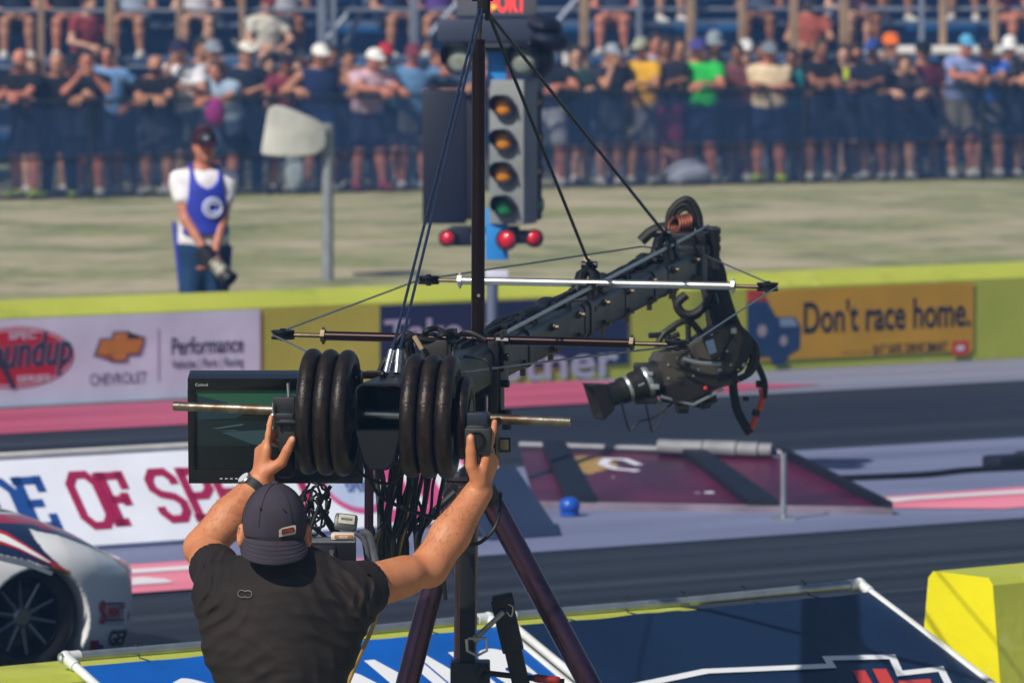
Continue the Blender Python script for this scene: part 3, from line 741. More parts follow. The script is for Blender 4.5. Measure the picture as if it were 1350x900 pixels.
o2 = mb.build('cable_box', dk); tag(o2, 'small dark box on the island pavement where the black cable ends', 'box')

# ------------------------------------------------------------------ starting light tree
D = 29.4
def Q(px, py, dd=0.0): return P(px, py, D + dd)
e = empty('starting_lights', V((Q(655, 300).x, D, 0)), 'drag strip starting light tree with amber, green and red lamps on a blue post', 'traffic light')
k = D / FPX
lb = mat('sky_blue_post', '#2f8fe0', 0.45, var=0.06, scale=5)
MB().tube([V((Q(649, 0).x, D, .008)), Q(649, 358)], .031, 14).build('pole', mat('grey_pole', '#6c7690', 0.5, 0.3, var=0.1), e)
mb = MB(); mb.box((Q(655, 325) + Q(655, 292)) / 2, (30 * k, .09, 68 * k), None, .006); mb.box(Q(655, 85, .03), (26 * k, .08, 60 * k), None, .006); mb.each('post_cover', lb, e)
mb = MB(); mb.box(Q(655, 361), (30 * k, .09, 10 * k), None, .004); mb.build('collar', wht, e)
dkc = mat('dark_casing', '#0e1830', 0.5, var=0.15, scale=10); lg = mat('light_grey_casing', '#83888a', 0.55, var=0.1, scale=7)
mb = MB(); mb.box(Q(586, 207, .12), (58 * k, .16, 175 * k), None, .012); mb.box(Q(622, 207, .10), (20 * k, .10, 165 * k), None, .01); mb.build('back_panel', dkc, e)
Rz = Matrix.Rotation(math.radians(-22), 3, 'Z')
mb = MB(); mb.box(Q(677, 200), (50 * k, .20, 190 * k), Rz, .015); mb.build('lamp_housing', lg, e)
amb = mat('amber_lens', '#d88a10', 0.25, var=0.1, scale=30, coat=0.5); grn = mat('green_lens', '#0f7a3c', 0.25, var=0.1, scale=30, coat=0.5); rdl = mat('red_lens', '#d01830', 0.25, var=0.08, scale=30, coat=0.5); clr = mat('clear_lens', '#8a9488', 0.2, var=0.2, scale=25, coat=0.5)
def lamp(c, r, lens, ax, visor=True):
    ax = V(ax).normalized(); pf = [(-.06, r * .8), (-.02, r * 1.05), (.0, r * 1.12), (.012, r * 1.12), (.012, r * .95), (.002, r * .92)]
    h_ = MB().lathe(pf, c, ax, 20).build('lamp', dkc, e)
    def kid(o_): o_.parent = h_; o_.location = (0, 0, 0); return o_
    l_ = MB().lathe([(.002, r * .93), (.014, r * .8), (.024, r * .5), (.029, 0.0005)], c, ax, 20).build('lens', lens); kid(l_)
    if visor:
        mb = MB(); R_ = frame(ax); n = 14; vs = []
        for i in range(n + 1):
            a = PI * (-.1 + 1.2 * i / n); y, z = math.cos(a), math.sin(a)
            d_ = .09 * max(.15, z * .5 + .5)
            for rr in (1.13, 1.2):
                vs += [R_ @ V((0, y * r * rr, z * r * rr)) + c, R_ @ V((d_, y * r * rr * .97, z * r * rr)) + c]
        fs = []
        for i in range(n):
            b_ = i * 4; fs += [(b_, b_ + 1, b_ + 5, b_ + 4), (b_ + 2, b_ + 6, b_ + 7, b_ + 3), (b_ + 1, b_ + 3, b_ + 7, b_ + 5)]
        mb.add(vs, fs); kid(mb.build('visor', dkc))
    return h_
fa = V((-.38, -.92, 0)); fa2 = V((.75, -.6, 0))
for py in (141, 186, 229): lamp(Q(664, py, -.12), 13.5 * k, amb, fa)
lamp(Q(665, 273, -.12), 13.5 * k, grn, fa)
mb = MB(); mb.box(Q(699, 205, .10), (14 * k, .12, 170 * k), Matrix.Rotation(math.radians(50), 3, 'Z'), .01); mb.build('lamp_housing', dkc, e)
for py in (135, 181, 226): lamp(Q(706, py, .08), 12 * k, amb, fa2, False)
lamp(Q(707, 270, .08), 12 * k, grn, fa2, False)
for px, py, r, a in ((590, 314, 10.5, fa), (668, 316, 13, fa), (704, 314, 11, (.3, -.95, 0))): lamp(Q(px, py, -.1), r * k, rdl, a, False)
mb = MB(); mb.box(Q(606, 312, -.04), (32 * k, .08, 24 * k), None, .008); mb.box(Q(686, 312, -.02), (28 * k, .07, 18 * k), None, .008); mb.box(Q(640, 303, .0), (90 * k, .06, 10 * k), None, .004); mb.each('bracket', dkc, e)
mb = MB(); mb.box(Q(640, 40), (126 * k, .30, 30 * k), None, .01); mb.build('shelf', mat('slate_casing', '#343c54', 0.5, var=0.1), e)
mb = MB(); mb.box(Q(640, 58), (112 * k, .26, 6 * k), None, .003); mb.build('shelf_edge', lg, e)
mb = MB(); mb.box(Q(655, 64), (100 * k, .10, 8 * k), None, .003); mb.build('crossbar', dkc, e)
lamp(Q(606, 78, -.1), 20 * k, clr, fa); lamp(Q(690, 80, -.1), 19 * k, clr, fa)
mb = MB(); mb.ball(Q(712, 78, .02), (20 * k, .1, 26 * k)); mb.build('lamp_shell', dkc, e)
for px, py, rx in ((722, 52, 30), (716, 34, 27)):
    mb = MB(); mb.ball(Q(px, py, -.06), (rx * k, .15, 15 * k), Matrix.Rotation(math.radians(10), 3, 'Y')); o2 = mb.build('hood', dkc, e)
mb = MB(); mb.box(Q(655, -8, .05), (106 * k, .26, 60 * k), None, .012); sb = mb.build('score_display', mat('display_casing', '#5a5c66', 0.55, var=0.08), e)
q = Q(637, 17, -.082)
text('lettering', 'SPORT', q, (1, 0, 0), z_, 56 * k, 26 * k, mat('red_led', '#e04040', 0.5, var=0, emit='#ff4040', estr=0.9), e, 0.0, 0.035)
mb = MB(); mb.ball(Q(651, 10, -.083), (4 * k, .004, 3.5 * k)); mb.build('lamp_dot', mat('yellow_led', '#d8b030', 0.5, var=0, emit='#ffc040', estr=0.6), e)

# ------------------------------------------------------------------ horn box on a post out on the grass
D = 50.5; k = D / FPX
b = Q(432, 362); gzp = gz(b.x, b.y); e = empty('hooded_post', V((b.x, b.y, gzp)), 'weathered pale hooded box on a grey post out on the grass', 'post')
MB().tube([V((b.x, b.y, gzp - .02)), Q(432, 163)], 8 * k, 14).build('post', mat('weathered_post', '#8e949a', 0.6, 0.2, var=0.15, scale=9), e)
ring = []
for px, pt, pb, dd in ((344, 146, 202, .22), (350, 140, 205, .24), (366, 139, 207, .24), (392, 147, 207, .22), (416, 157, 204, .16), (430, 166, 194, .1)):
    k2 = max(0, 9 - (px - 344) * .25)
    ring.append([Q(px + k2, pt, -dd), Q(px + k2, pt, dd), Q(px, pb, dd), Q(px, pb, -dd)])
vs = [p for r in ring for p in r]; fs = [(0, 1, 2, 3), tuple(len(vs) - 4 + i for i in (3, 2, 1, 0))]
for i in range(len(ring) - 1):
    for j in range(4): fs.append((i * 4 + j, i * 4 + (j + 1) % 4, (i + 1) * 4 + (j + 1) % 4, (i + 1) * 4 + j))
mb = MB(); bm = bmesh.new(); vv = [bm.verts.new(v) for v in vs]; [bm.faces.new([vv[i] for i in f]) for f in fs]
bmesh.ops.recalc_face_normals(bm, faces=bm.faces[:]); bmesh.ops.bevel(bm, geom=bm.edges[:], offset=.012, segments=2, affect='EDGES'); mb._bm(bm)
mb.build('hood', mat('weathered_shell', '#c4c4be', 0.6, var=0.12, scale=5), e)
# ------------------------------------------------------------------ the camera crane
A0, A1 = P(501, 540, 15.1), P(905, 348, 19.9)
ax_ = (A1 - A0).normalized(); aw = V((ax_.y, -ax_.x, 0)).normalized(); av = aw.cross(ax_).normalized(); AL = (A1 - A0).length
def AP(f, s=0.0, v=0.0): return A0 + ax_ * (AL * f) + aw * s + av * v
def fpx(px):
    lo, hi = -0.2, 1.3
    for _ in range(50):
        m = (lo + hi) / 2; q = AP(m); x = CX + FPX * q.x / q.y
        if x < px: lo = m
        else: hi = m
    return lo
AR = Matrix((ax_, aw, av)).transposed()
gun = mat('gunmetal_arm', '#222426', 0.42, 0.55, var=0.12, scale=9, bump=0.05, bscale=60, rvar=0.1)
brown = mat('anodised_brown', '#2a1b18', 0.3, 0.75, var=0.15, scale=16, rvar=0.1)
purple = mat('anodised_purple', '#5a4258', 0.28, 0.85, var=0.12, scale=10, rvar=0.08)
steel = mat('worn_steel', '#9aa0a4', 0.35, 0.9, var=0.2, scale=22, rvar=0.15, col2='#6a625a'); bright = mat('bright_aluminium', '#b4b8ba', 0.36, 0.9, var=0.06, scale=20)
rusty = mat('scuffed_bar', '#7c7870', 0.42, 0.85, var=0, col2='#5c4a38', scale=18, stretch=(1, 1, 1), rvar=0.15, bump=0.1, bscale=60, thr=(0.42, 0.6))
rub = mat('black_rubber', '#0d0e10', 0.6, var=0.3, scale=30); blk = mat('black_metal', '#15161a', 0.42, 0.3, var=0.25, scale=14, rvar=0.12)
wire = mat('steel_wire', '#8c9298', 0.35, 0.9, var=0.1, scale=60); bluewire = mat('blue_coated_wire', '#22304c', 0.4, 0.2, var=0.15, scale=60)
brass = mat('brass_bolt', '#5c5244', 0.35, 0.85, var=0.2, scale=30)
crane = empty('camera_crane', P(628, 632, 16.33), 'long dark grey camera crane arm with a mast, stay wires and crossbars', 'camera crane')
def rrect(hw, hh, r, n=4):
    out = []
    for cx, cy, a0 in ((hw - r, hh - r, 0), (-hw + r, hh - r, 90), (-hw + r, -hh + r, 180), (hw - r, -hh + r, 270)):
        for k in range(n + 1):
            a = math.radians(a0 + 90 * k / n); out.append((cx + r * math.cos(a), cy + r * math.sin(a)))
    return out
def sect(f): return .068 - .010 * f, .070 - .012 * sm(f / .28) - .006 * f
def armseg(f0, f1, grow=0.0, hollow=False):
    mb = MB(); vs = []; n = 20
    for f in (f0, f1):
        hw, hh = sect(f); vs += [AP(f, a, b) for a, b in rrect(hw + grow, hh + grow, .022)]
    fs = [(i, (i + 1) % n, n + (i + 1) % n, n + i) for i in range(n)]
    if hollow:
        hw, hh = sect(f0); vs += [AP(f0, a, b) for a, b in rrect(hw - .006, hh - .006, .018)] + [AP(f0 + .05, a, b) for a, b in rrect(hw - .006, hh - .006, .018)]
        fs += [(2 * n + i, 2 * n + (i + 1) % n, (i + 1) % n, i) for i in range(n)] + [(3 * n + i, 3 * n + (i + 1) % n, 2 * n + (i + 1) % n, 2 * n + i) for i in range(n)] + [tuple(3 * n + i for i in range(n)), tuple(n + i for i in range(n - 1, -1, -1))]
    else: fs += [tuple(range(n - 1, -1, -1)), tuple(n + i for i in range(n))]
    return mb.add(vs, fs)
fm = fpx(640); f2 = fpx(775)
cuts = [0, .08, .16, fm * .92, fm + .07, .56, .80, 1.0]
for i in range(len(cuts) - 1):
    sgm = armseg(cuts[i], cuts[i + 1], 0.0, i == 0).build('arm_section', gun, crane)
for f in cuts[3:-1]: armseg(f - .004, f + .006, .004).build('joint_collar', blk, crane)
for px in (668, 745, 800, 858): 
    f = fpx(px); armseg(f, f + .0022, .0022).build('tape_band', rub, crane)
for f in np.linspace(fm + .05, .96, 8):
    hw, hh = sect(f)
    for v, s in ((hh - .022, hw), (-hh + .02, hw)):
        mb = MB(); mb.tube([AP(f, s - .002, v), AP(f, s + .010, v)], .012, 8); mb.tube([AP(f, s + .008, v), AP(f, s + .022, v)], .007, 6); mb.build('bolt', brass, crane)
    mb = MB(); mb.tube([AP(f + .012, -hw + .01, hh - .002), AP(f + .012, -hw + .01, hh + .016)], .009, 8); mb.build('bolt', brass, crane); mb = MB(); mb.tube([AP(f + .012, hw - .015, -hh + .002), AP(f + .012, hw - .015, -hh - .02)], .009, 8); mb.build('bolt', brass, crane)
# tension rod with standoffs, cable runs on top of the arm
def fp(px, v, s=0.0): return AP(fpx(px), s, v)
R0, R1 = P(652, 446, 16.35), P(934, 298, 20.2)
MB().tube([R0, R1], .0062, 10).build('tension_rod', bright, crane)
for px, py in ((766, 395), (870, 332)):
    f = fpx(px - 3); q = AP(f, .03, sect(f)[1]); t = (q.y - R0.y) / (R1.y - R0.y); r_ = R0.lerp(R1, t); hh = sect(f)[1]
    b_ = V((r_.x, r_.y, AP(f, 0, hh).z)); mb = MB(); mb.tube([b_ - z_ * .045, r_ - z_ * .004], .013, 10); mb.tube([r_ - z_ * .008, r_ + z_ * .014], .016, 10); mb.box(b_ - z_ * .03, (.10, .05, .012), AR); mb.build('standoff', blk, crane)
rng = random.Random(3)
for k in range(3):
    pts = []
    for i in range(16):
        f = fm * .8 + (0.99 - fm * .8) * i / 15; hw, hh = sect(f); pts.append(AP(f, -.050 + .018 * k + rng.uniform(-.010, .010), hh + .009 + rng.uniform(-.002, .007)))
    MB().tube(spline(pts, 4), .0065 if k else .0085, 7).build('arm_cable', rub, crane)
for px in (672, 690, 735, 815, 868):
    f = fpx(px); hw, hh = sect(f); pts = []
    for i in range(9):
        pts.append(AP(f + .012 * math.sin(i * 1.3) , -.05 + .012 * i, hh + .010 + .006 * math.sin(i * 2.1 + px)))
    MB().tube(pts, .0085, 7).build('cable_tie', rub, crane)
# padded hose lumps on the arm
for a, b, r in ((700, 742, .021), (788, 812, .018), (838, 868, .022)):
    pts = [AP(fpx(a + (b - a) * i / 6), -.025 + .01 * math.sin(i), sect(.5)[1] + .014 + .005 * math.sin(i * 1.7)) for i in range(7)]
    MB().tube(spline(pts, 4), [r * (.6 + .4 * math.sin(PI * i / 24)) for i in range(25)], 10).build('cable_sleeve', rub, crane)
# mast and its base
DM = 16.37
mt = P(631, 52, DM); mbs = P(630, 453, DM)
mb = MB(); mb.tube([mbs, mt], .0195, 24); mb.tube([mt - z_ * .012, mt], .021, 24); mb.build('mast', brown, crane)
mb = MB(); mb.tube([mt - z_ * .01, P(634, -14, DM)], .0085, 12); mb.build('mast_rod', brass, crane)
top = P(636, 2, DM)
mb = MB(); mb.box(top, (.03, .045, .07), None, .006); mb.tube([top - V((.03, 0, -.01)), top + V((.03, 0, .01))], .011, 10); mb.box(P(643, 14, DM), (.016, .02, .06), None, .004); mb.build('cable_yoke', blk, crane)
mb = MB(); mb.tube([mbs - z_ * .0, mbs + z_ * .012], .030, 24); mb.build('mast_collar', bright, crane)
fmm = fpx(626); mb = MB(); mb.box(P(628, 460, DM), (.14, .13, .018), Matrix.Rotation(-.2, 3, 'Z'), .004); mb.build('mast_plate', brown, crane)
mb = MB(); mb.tube([P(631, 389, DM) - V((0, .021, 0)), P(631, 389, DM) - V((0, .016, 0))], .005, 10); mb.build('mast_bolt', bright, crane)
# stay cables from the mast top
tl = P(636, 4, DM)
for dx in (-4, 4):
    MB().tube([tl + V((dx * .0012, 0, 0)), P(519 + dx * 1.2, 474, 15.35)], .0042, 8).build('stay_cable', bluewire, crane)
    mb = MB(); a, b = P(521 + dx * 1.2, 462, 15.36), P(516 + dx * 1.8, 492, 15.33); mb.tube([a, b], .009, 12); mb.tube([a.lerp(b, .45), a.lerp(b, .55)], .0105, 12); mb.build('cable_socket', bright, crane)
for px, py, f in ((777, 349, fpx(777)), (876, 307, fpx(878))):
    q = AP(f, 0, sect(f)[1] + .11); q = P(px, py, q.y)
    MB().tube([P(643, 16, DM), q], .0055, 8).build('stay_rod', blk, crane)
    mb = MB(); hh = sect(f)[1]
    for s in (-.03, .03):
        mb.tube([AP(f - .012, s, hh - .01), AP(f - .003, s * .7, hh + .06), q - z_ * .01], [.022, .02, .012], 10)
    mb.tube([q - aw * .025, q + aw * .025], .012, 10); mb.box(AP(f, 0, hh + .012), (.12, .11, .02), AR, .006); mb.build('stay_clevis', blk, crane)
    MB().tube([q + z_ * .0, q + (P(643, 16, DM) - q).normalized() * .05], .010, 10).build('turnbuckle', brass, crane)
# crossbars with end pulleys
def crossbar(l, r, dC, mtl, rad, nut0, nut1):
    dl, dr = dC + .12, dC - .12
    L, Rr = P(l[0], l[1], dl), P(r[0], r[1], dr); d = (Rr - L).normalized()
    def on_(px): t = (px - l[0]) / (r[0] - l[0]); return L.lerp(Rr, t)
    MB().tube([on_(nut0), on_(nut1)], rad, 16).build('crossbar', mtl, crane)
    for e0, e1 in ((l[0], nut0), (r[0], nut1)):
        MB().tube([on_(e0), on_(e1)], rad * .5, 10).build('threaded_rod', brass, crane)
        q = on_(e1); mb = MB(); mb.tube([q - d * .006, q + d * .006], rad * 1.5, 6); mb.box(q, (.008, .010, .05), Matrix.Rotation(-.2, 3, 'Z'), .002); mb.build('lock_nut', bright if mtl == bright else brass, crane)
        q = on_(e0); mb = MB(); mb.lathe([(-.013, .004), (-.013, .034), (-.006, .034), (-.003, .026), (.003, .026), (.006, .034), (.013, .034), (.013, .004)], q, z_, 24, True); mb.tube([q - z_ * .018, q + z_ * .018], .009, 10); mb.build('pulley', blk, crane)
    return L, Rr
La, Ra = crossbar((373, 441), (893, 454), DM - .02, brown, .0135, 427, 834)
Lb, Rb = crossbar((565, 369), (1012, 378), 18.02, bright, .0125, 607, 967)
rear = AP(.02, 0, .0)
tipL, tipR = AP(1.0, -.06, .05), AP(.985, .07, .04)
off = z_ * .004
for pts in ([P(470, 497, 15.25), La - V((.03, .0, 0)), Lb - V((.03, 0, 0)), P(846, 325, 19.0), tipL], [P(600, 491, 15.7), Ra + V((.032, 0, 0)), Rb + V((.03, 0, 0)), tipR]):
    MB().tube(pts, .0030, 8).build('guy_wire', wire, crane)
# pivot fork, column down to the tripod
mb = MB()
for s in (.095, -.095):
    c = P(658, 492, DM - .03) if s > 0 else P(596, 486, DM + .03)
    mb.box(c, (.022, .055, .235), Matrix.Rotation(-.2, 3, 'Z'), .005)
mb.build('pivot_fork', brown, crane)
mb = MB(); mb.box(P(664, 462, DM - .05), (.012, .05, .12), Matrix.Rotation(-.2, 3, 'Z'), .003); mb.box(P(650, 500, DM - .1), (.03, .04, .22), None, .005)
for py in (448, 470, 505, 545): mb.tube([P(655, py, DM - .06), P(671, py + 1, DM - .07)], .011, 8)
mb.tube([P(640, 552, DM - .1), P(668, 548, DM - .1)], .016, 10); mb.tube([P(612, 556, DM - .1), P(640, 548, DM - .1)], .012, 10); mb.tube([P(668, 540, DM - .1), P(668, 566, DM - .1)], .014, 10)
mb.each('pivot_bolt', blk, crane)
mb = MB(); c0 = P(628, 632, DM); mb.lathe([(0, .05), (.03, .05), (.04, .036), (.10, .036), (.11, .046), (.16, .046), (.17, .03), (.24, .03), (.25, .05), (.33, .05)], c0, z_, 24); mb.box(c0 + V((0, 0, .30)), (.17, .12, .06), Matrix.Rotation(-.2, 3, 'Z'), .01); mb.build('pivot_column', blk, crane)
mb = MB(); q = P(622, 622, DM - .08); mb.tube([q, q + V((0, 0, .075))], .016, 12); mb.tube([q + z_ * .075, q + z_ * .095], .012, 12); mb.build('cable_plug', mat('plug_metal', '#8e8088', 0.3, 0.8, var=0.2, scale=30), crane)
# gear on the arm: box, bracket, cable arch
mb = MB(); mb.box(P(574, 462, 15.75), (.076, .07, .064), Matrix.Rotation(-.15, 3, 'Z'), .006); mb.build('relay_box', mat('brown_black_box', '#26231f', 0.5, var=0.12, scale=12), crane)
mb = MB(); mb.box(P(505, 494, 15.5), (.105, .05, .020), Matrix.Rotation(-.2, 3, 'Z'), .003); mb.box(P(530, 505, 15.4), (.07, .06, .012), Matrix.Rotation(-.2, 3, 'Z'), .003); mb.each('rear_bracket', brown, crane)
mb = MB(); c = P(512, 505, 15.28)
for i in range(9): mb.ball(c + V((rng.uniform(-.03, .035), rng.uniform(-.03, .03), rng.uniform(-.02, .025))), rng.uniform(.008, .014), None, 8, 6)
mb.tube([c + V((-.04, 0, .0)), c + V((.06, -.01, .012))], .008, 8); mb.box(c, (.04, .05, .03), None, .006); mb.build('cable_clamp', blk, crane)
for pts, r in (([(500, 492), (515, 462), (528, 443), (541, 440), (552, 455), (560, 470)], .008), ([(498, 492), (510, 470), (530, 446), (540, 444), (546, 470), (556, 482)], .006), ([(537, 492), (536, 470), (530, 452), (540, 445), (565, 448), (600, 450)], .009),
               ([(558, 445), (562, 436), (575, 433), (588, 440), (594, 446)], .008), ([(555, 446), (566, 440), (580, 442), (592, 437), (600, 446)], .007), ([(594, 447), (605, 442), (618, 438), (640, 448)], .008), ([(596, 452), (600, 480), (612, 492)], .005), ([(612, 470), (640, 474), (648, 490)], .004)):
    MB().tube(spline([P(a, b, 15.7 + .1 * rng.random()) for a, b in pts], 6), r, 8).build('arm_cable', rub, crane)
MB().tube([P(546, 443, 15.68), P(556, 460, 15.68)], .007, 8).build('arm_cable', mat('tan_cable', '#b09a78', 0.5, var=0.1), crane)
MB().tube(spline([P(538, 450, 15.9), P(536, 470, 15.9), P(537, 494, 15.9)], 4), .014, 8).build('upright', blk, crane)
# weight bar under the rear end
B0, B1 = P(229, 535, 15.27), P(752, 556, 15.15); bd = (B1 - B0).normalized()
def bar(px): return B0.lerp(B1, (px - 229) / (752 - 229))
mb = MB(); mb.tube([B0, bar(244), bar(300), bar(301), B1], [.0125, .0122, .0125, .0135, .0135], 20); mb.lathe([(-.001, .0095), (.02, .009)], B0 - bd * .0005, bd, 14); mb.build('weight_bar', rusty, crane)
mb = MB(); mb.tube([bar(474), bar(534)], .0145, 20); mb.build('lit_bar_stretch', bright, crane)  # brighter tube over the bar, strong light between the discs put into its colour
mb = MB(); mb.prism([(-.064, .0), (.064, .0), (.040, -.085), (.02, -.105), (-.02, -.105), (-.040, -.085)], AP(-.004, 0, -.055), aw, av, ax_, -.0, .05, .004); mb.build('rear_yoke', blk, crane)
mb = MB(); q = P(497, 583, 15.2); mb.tube([q, q + V((.05, 0, .0))], .008, 8); mb.tube([q + V((-.02, 0, .01)), q + V((-.02, 0, -.035))], .009, 8); mb.box(P(545, 573, 15.3), (.06, .03, .014), None, .004); mb.build('yoke_bolt', blk, crane)
# poles hanging from the rear
MB().tube([P(487, 545, 15.35), P(486, 748, 15.35)], .0125, 16).build('drop_pole', purple, crane)
MB().tube([P(545, 578, 15.6), P(541, 700, 15.55)], .010, 12).build('drop_pole', blk, crane)

# ---- counterweights: each disc a thing of its own
iron = mat('cast_iron', '#241f1d', 0.42, 0.55, var=0, col2='#33291f', scale=30, bump=0.2, bscale=150, rvar=0.2, detail=10, thr=(.42, .68))
second_noise(iron, '#66523e', 70, (1, 1, 1), (.60, .72), .45)
def disc(px, R, th, label, group):
    c = bar(px); r = th / 2; pf = []
    for i in range(11):
        a = PI * i / 10; pf.append((-r * math.cos(a), R - r + r * math.sin(a)))
    pf += [(r * .96, R - r * 1.6), (.006, R - r * 2.1), (.006, .055), (r * 1.0, .05), (r * 1.0, .0165), (-r * 1.0, .0165), (-r * 1.0, .05), (-.006, .055), (-.006, R - r * 2.1), (-r * .96, R - r * 1.6)]
    mb = MB(); mb.lathe(pf, (0, 0, 0), bd, 72, True); o_ = mb.build('counterweight', iron, None, 50); o_.location = c
    return tag(o_, label, 'weight', group)
GW = 'counterweight discs on the bar'
for px, lb_ in ((411, 'black iron disc nearest the monitor edge, outermost of the three behind the watch hand'), (434, 'middle black iron disc of the three above the black cap'), (457, 'black iron disc of the cap side set, its hollow right face showing')):
    disc(px, .170, .045, lb_, GW)
for px, lb_ in ((547, 'black iron disc next to the hollow crane end, first of the right hand set'), (570, 'middle black iron disc of the right hand set under the small dark box'), (593, 'black iron disc with its right face showing beside the smaller disc')):
    disc(px, .167, .045, lb_, GW)
disc(613, .112, .036, 'smaller black iron disc against the control block on the bar', GW)

# ---- grips clamped on the bar
def grip(name, label, parts):
    e = empty(name, parts[0][1], label, 'control grip')
    for nm, c, sz, m_t, bv in parts:
        mb = MB(); mb.box(c, sz, Matrix.Rotation(-.2, 3, 'Z'), bv); mb.build(nm, m_t, e)
    return e
dg = mat('dark_grip', '#17191c', 0.45, var=0.15, scale=20)
g1 = grip('control_grip', 'black control grip with small knobs clamped to the bar over the monitor', [('clamp', P(377, 534, 15.2), (.060, .05, .048), dg, .004), ('body', P(382, 573, 15.118), (.056, .046, .085), dg, .008), ('neck', P(380, 548, 15.16), (.05, .09, .02), dg, .004), ('plate', P(380, 556, 15.10), (.064, .055, .006), blk, .002), ('handle', P(377, 600, 15.2), (.046, .045, .12), rub, .014)])
mb = MB(); q = P(360, 565, 15.17); mb.tube([q, q + z_ * .035], .006, 8); mb.tube([q + z_ * .035, q + z_ * .07], .003, 6); mb.ball(q + z_ * .036, .008); mb.tube([P(381, 523, 15.2), P(380, 505, 15.2)], .005, 8); mb.build('toggle', bright, g1)
mb = MB()
for px in (368, 382, 395): q = P(px, 563, 15.094); mb.tube([q, q - V((0, .008, 0))], .004, 8)
mb.each('button', brass, g1)
g2 = grip('control_grip', 'black control block with a round knob clamped to the bar by the small gold screen', [('clamp', P(631, 553, 15.1), (.056, .05, .040), mat('slate_clamp', '#232a36', 0.4, 0.3, var=0.1), .004), ('body', P(631, 581, 15.022), (.070, .038, .072), dg, .006), ('neck', P(631, 563, 15.06), (.05, .09, .016), dg, .004), ('handle', P(630, 608, 15.15), (.052, .05, .11), rub, .012), ('plate', P(654, 578, 15.13), (.012, .06, .11), blk, .003)])
mb = MB(); mb.lathe([(0, .024), (.008, .024), (.011, .021), (.006, .018), (.006, .0005)], P(628, 580, 15.002), V((-.2, -.98, 0)), 24); mb.each('knob', blk, g2)
e = empty('pocket_display', P(664, 588, 15.16), 'tiny black framed screen with a gold face beside the right hand', 'display')
mb = MB(); mb.box(P(664, 586, 15.18), (.038, .02, .040), None, .004); mb.build('case', blk, e)
mb = MB(); mb.box(P(664, 586, 15.168), (.026, .002, .028), None, .0005); mb.build('screen', mat('gold_screen', '#a8925c', 0.3, var=0.25, scale=60), e)

# ---- monitor
MD = 15.62; mq = MD / FPX
e = empty('monitor', P(361, 637, MD), 'flat black monitor showing a dim green picture, hung behind the discs', 'monitor')
tilt = Matrix.Rotation(math.radians(7), 3, 'X')          # leans over, facing down to the operator
mc = P(363, 567, MD); mw, mh, mdp = 231 * mq, 142 * mq, .11
def MP(x, y, z): return mc + tilt @ V((x, y, z))
mb = MB(); mb.box(mc + tilt @ V((0, mdp / 2, 0)), (mw, mdp, mh), tilt, .005); mb.build('case', mat('monitor_case', '#1a2230', 0.4, var=0.1, scale=10), e)
mb = MB(); fr = .022
for c, s in (((0, -.004, mh / 2 - .017), (mw - .002, .010, .034)), ((0, -.004, -mh / 2 + .020), (mw - .002, .010, .04)), ((-mw / 2 + .011, -.004, 0), (.022, .0096, mh - .06)), ((mw / 2 - .011, -.004, 0), (.022, .0096, mh - .06))):
    mb.box(MP(*c), s, tilt, .0015)
mb.build('bezel', mat('gloss_bezel', '#08090b', 0.22, var=0.1, scale=12), e)
X0, Z0 = -mw / 2 + .020, -mh / 2 + .036; sw, sh_ = mw - .04, mh - .068
def scr(name, col, polys, lift, em=.10):
    m_t = mat('screen_' + name, col, 0.35, var=0, emit=col, estr=em); flat('picture', polys, MP(X0, -.001, Z0), tilt @ V((1, 0, 0)), tilt @ V((0, 0, 1)), m_t, e, lift)
scr('dark', '#0a1010', [[(0, 0), (sw, 0), (sw, sh_), (0, sh_)]], .0)
scr('sky', '#24503c', [[(0, sh_ * .74), (sw * .28, sh_ * .70), (sw * .5, sh_ * .64), (sw, sh_ * .62), (sw, sh_), (0, sh_)]], .0006, .10)
scr('hill', '#16303a', [[(0, sh_ * .62), (sw * .25, sh_ * .64), (sw * .34, sh_ * .72), (sw * .2, sh_ * .84), (0, sh_ * .93)]], .0012)
scr('trees', '#0a1212', [[(sw * .28, sh_ * .62)] + [(sw * (.3 + .03 * i), sh_ * (.64 + .05 * rng.random() + (.1 if i in (2, 3) else 0))) for i in range(22)] + [(sw * .96, sh_ * .6)]], .0018)
scr('track', '#122024', [[(0, sh_ * .30), (sw, sh_ * .30), (sw, sh_ * .62), (0, sh_ * .62)]], .0012, .08)
scr('car', '#2c4248', [[(sw * .16, sh_ * .47), (sw * .42, sh_ * .5), (sw * .62, sh_ * .46), (sw * .7, sh_ * .36), (sw * .55, sh_ * .28), (sw * .36, sh_ * .32)]], .0024)
scr('stripe', '#344e52', [[(sw * .10, sh_ * .52), (sw * .30, sh_ * .58), (sw * .30, sh_ * .555), (sw * .14, sh_ * .51)], [(sw * .1, sh_ * .49), (sw * .26, sh_ * .5), (sw * .26, sh_ * .485)]], .003)
text('lettering', 'RA', MP(X0 + sw * .48, -.001, Z0 + sh_ * .36), tilt @ V((1, 0, 0)), tilt @ V((0, 0, 1)), .05, .022, mat('screen_ink', '#06090a', 0.3, var=0), e, .0036, 0.03, 0.2)
text('lettering', 'Coland', MP(-mw / 2 + .022, -.009, mh / 2 - .022), tilt @ V((1, 0, 0)), tilt @ V((0, 0, 1)), .034, .008, mat('pale_print', '#b8bcc0', 0.4, var=0), e, .0006)
mb = MB()
for i in range(9): mb.box(MP(-.15 + .014 * i, -.0095, -mh / 2 + .014), (.007, .002, .003), tilt)
mb.each('button', mat('pale_print', '#b8bcc0'), e)
mb = MB(); mb.box(P(440, 560, MD + .16), (.10, .08, .10), None, .008); mb.tube([P(440, 560, MD + .16), P(490, 548, MD + .1)], .016, 10); mb.build('mount', blk, e)

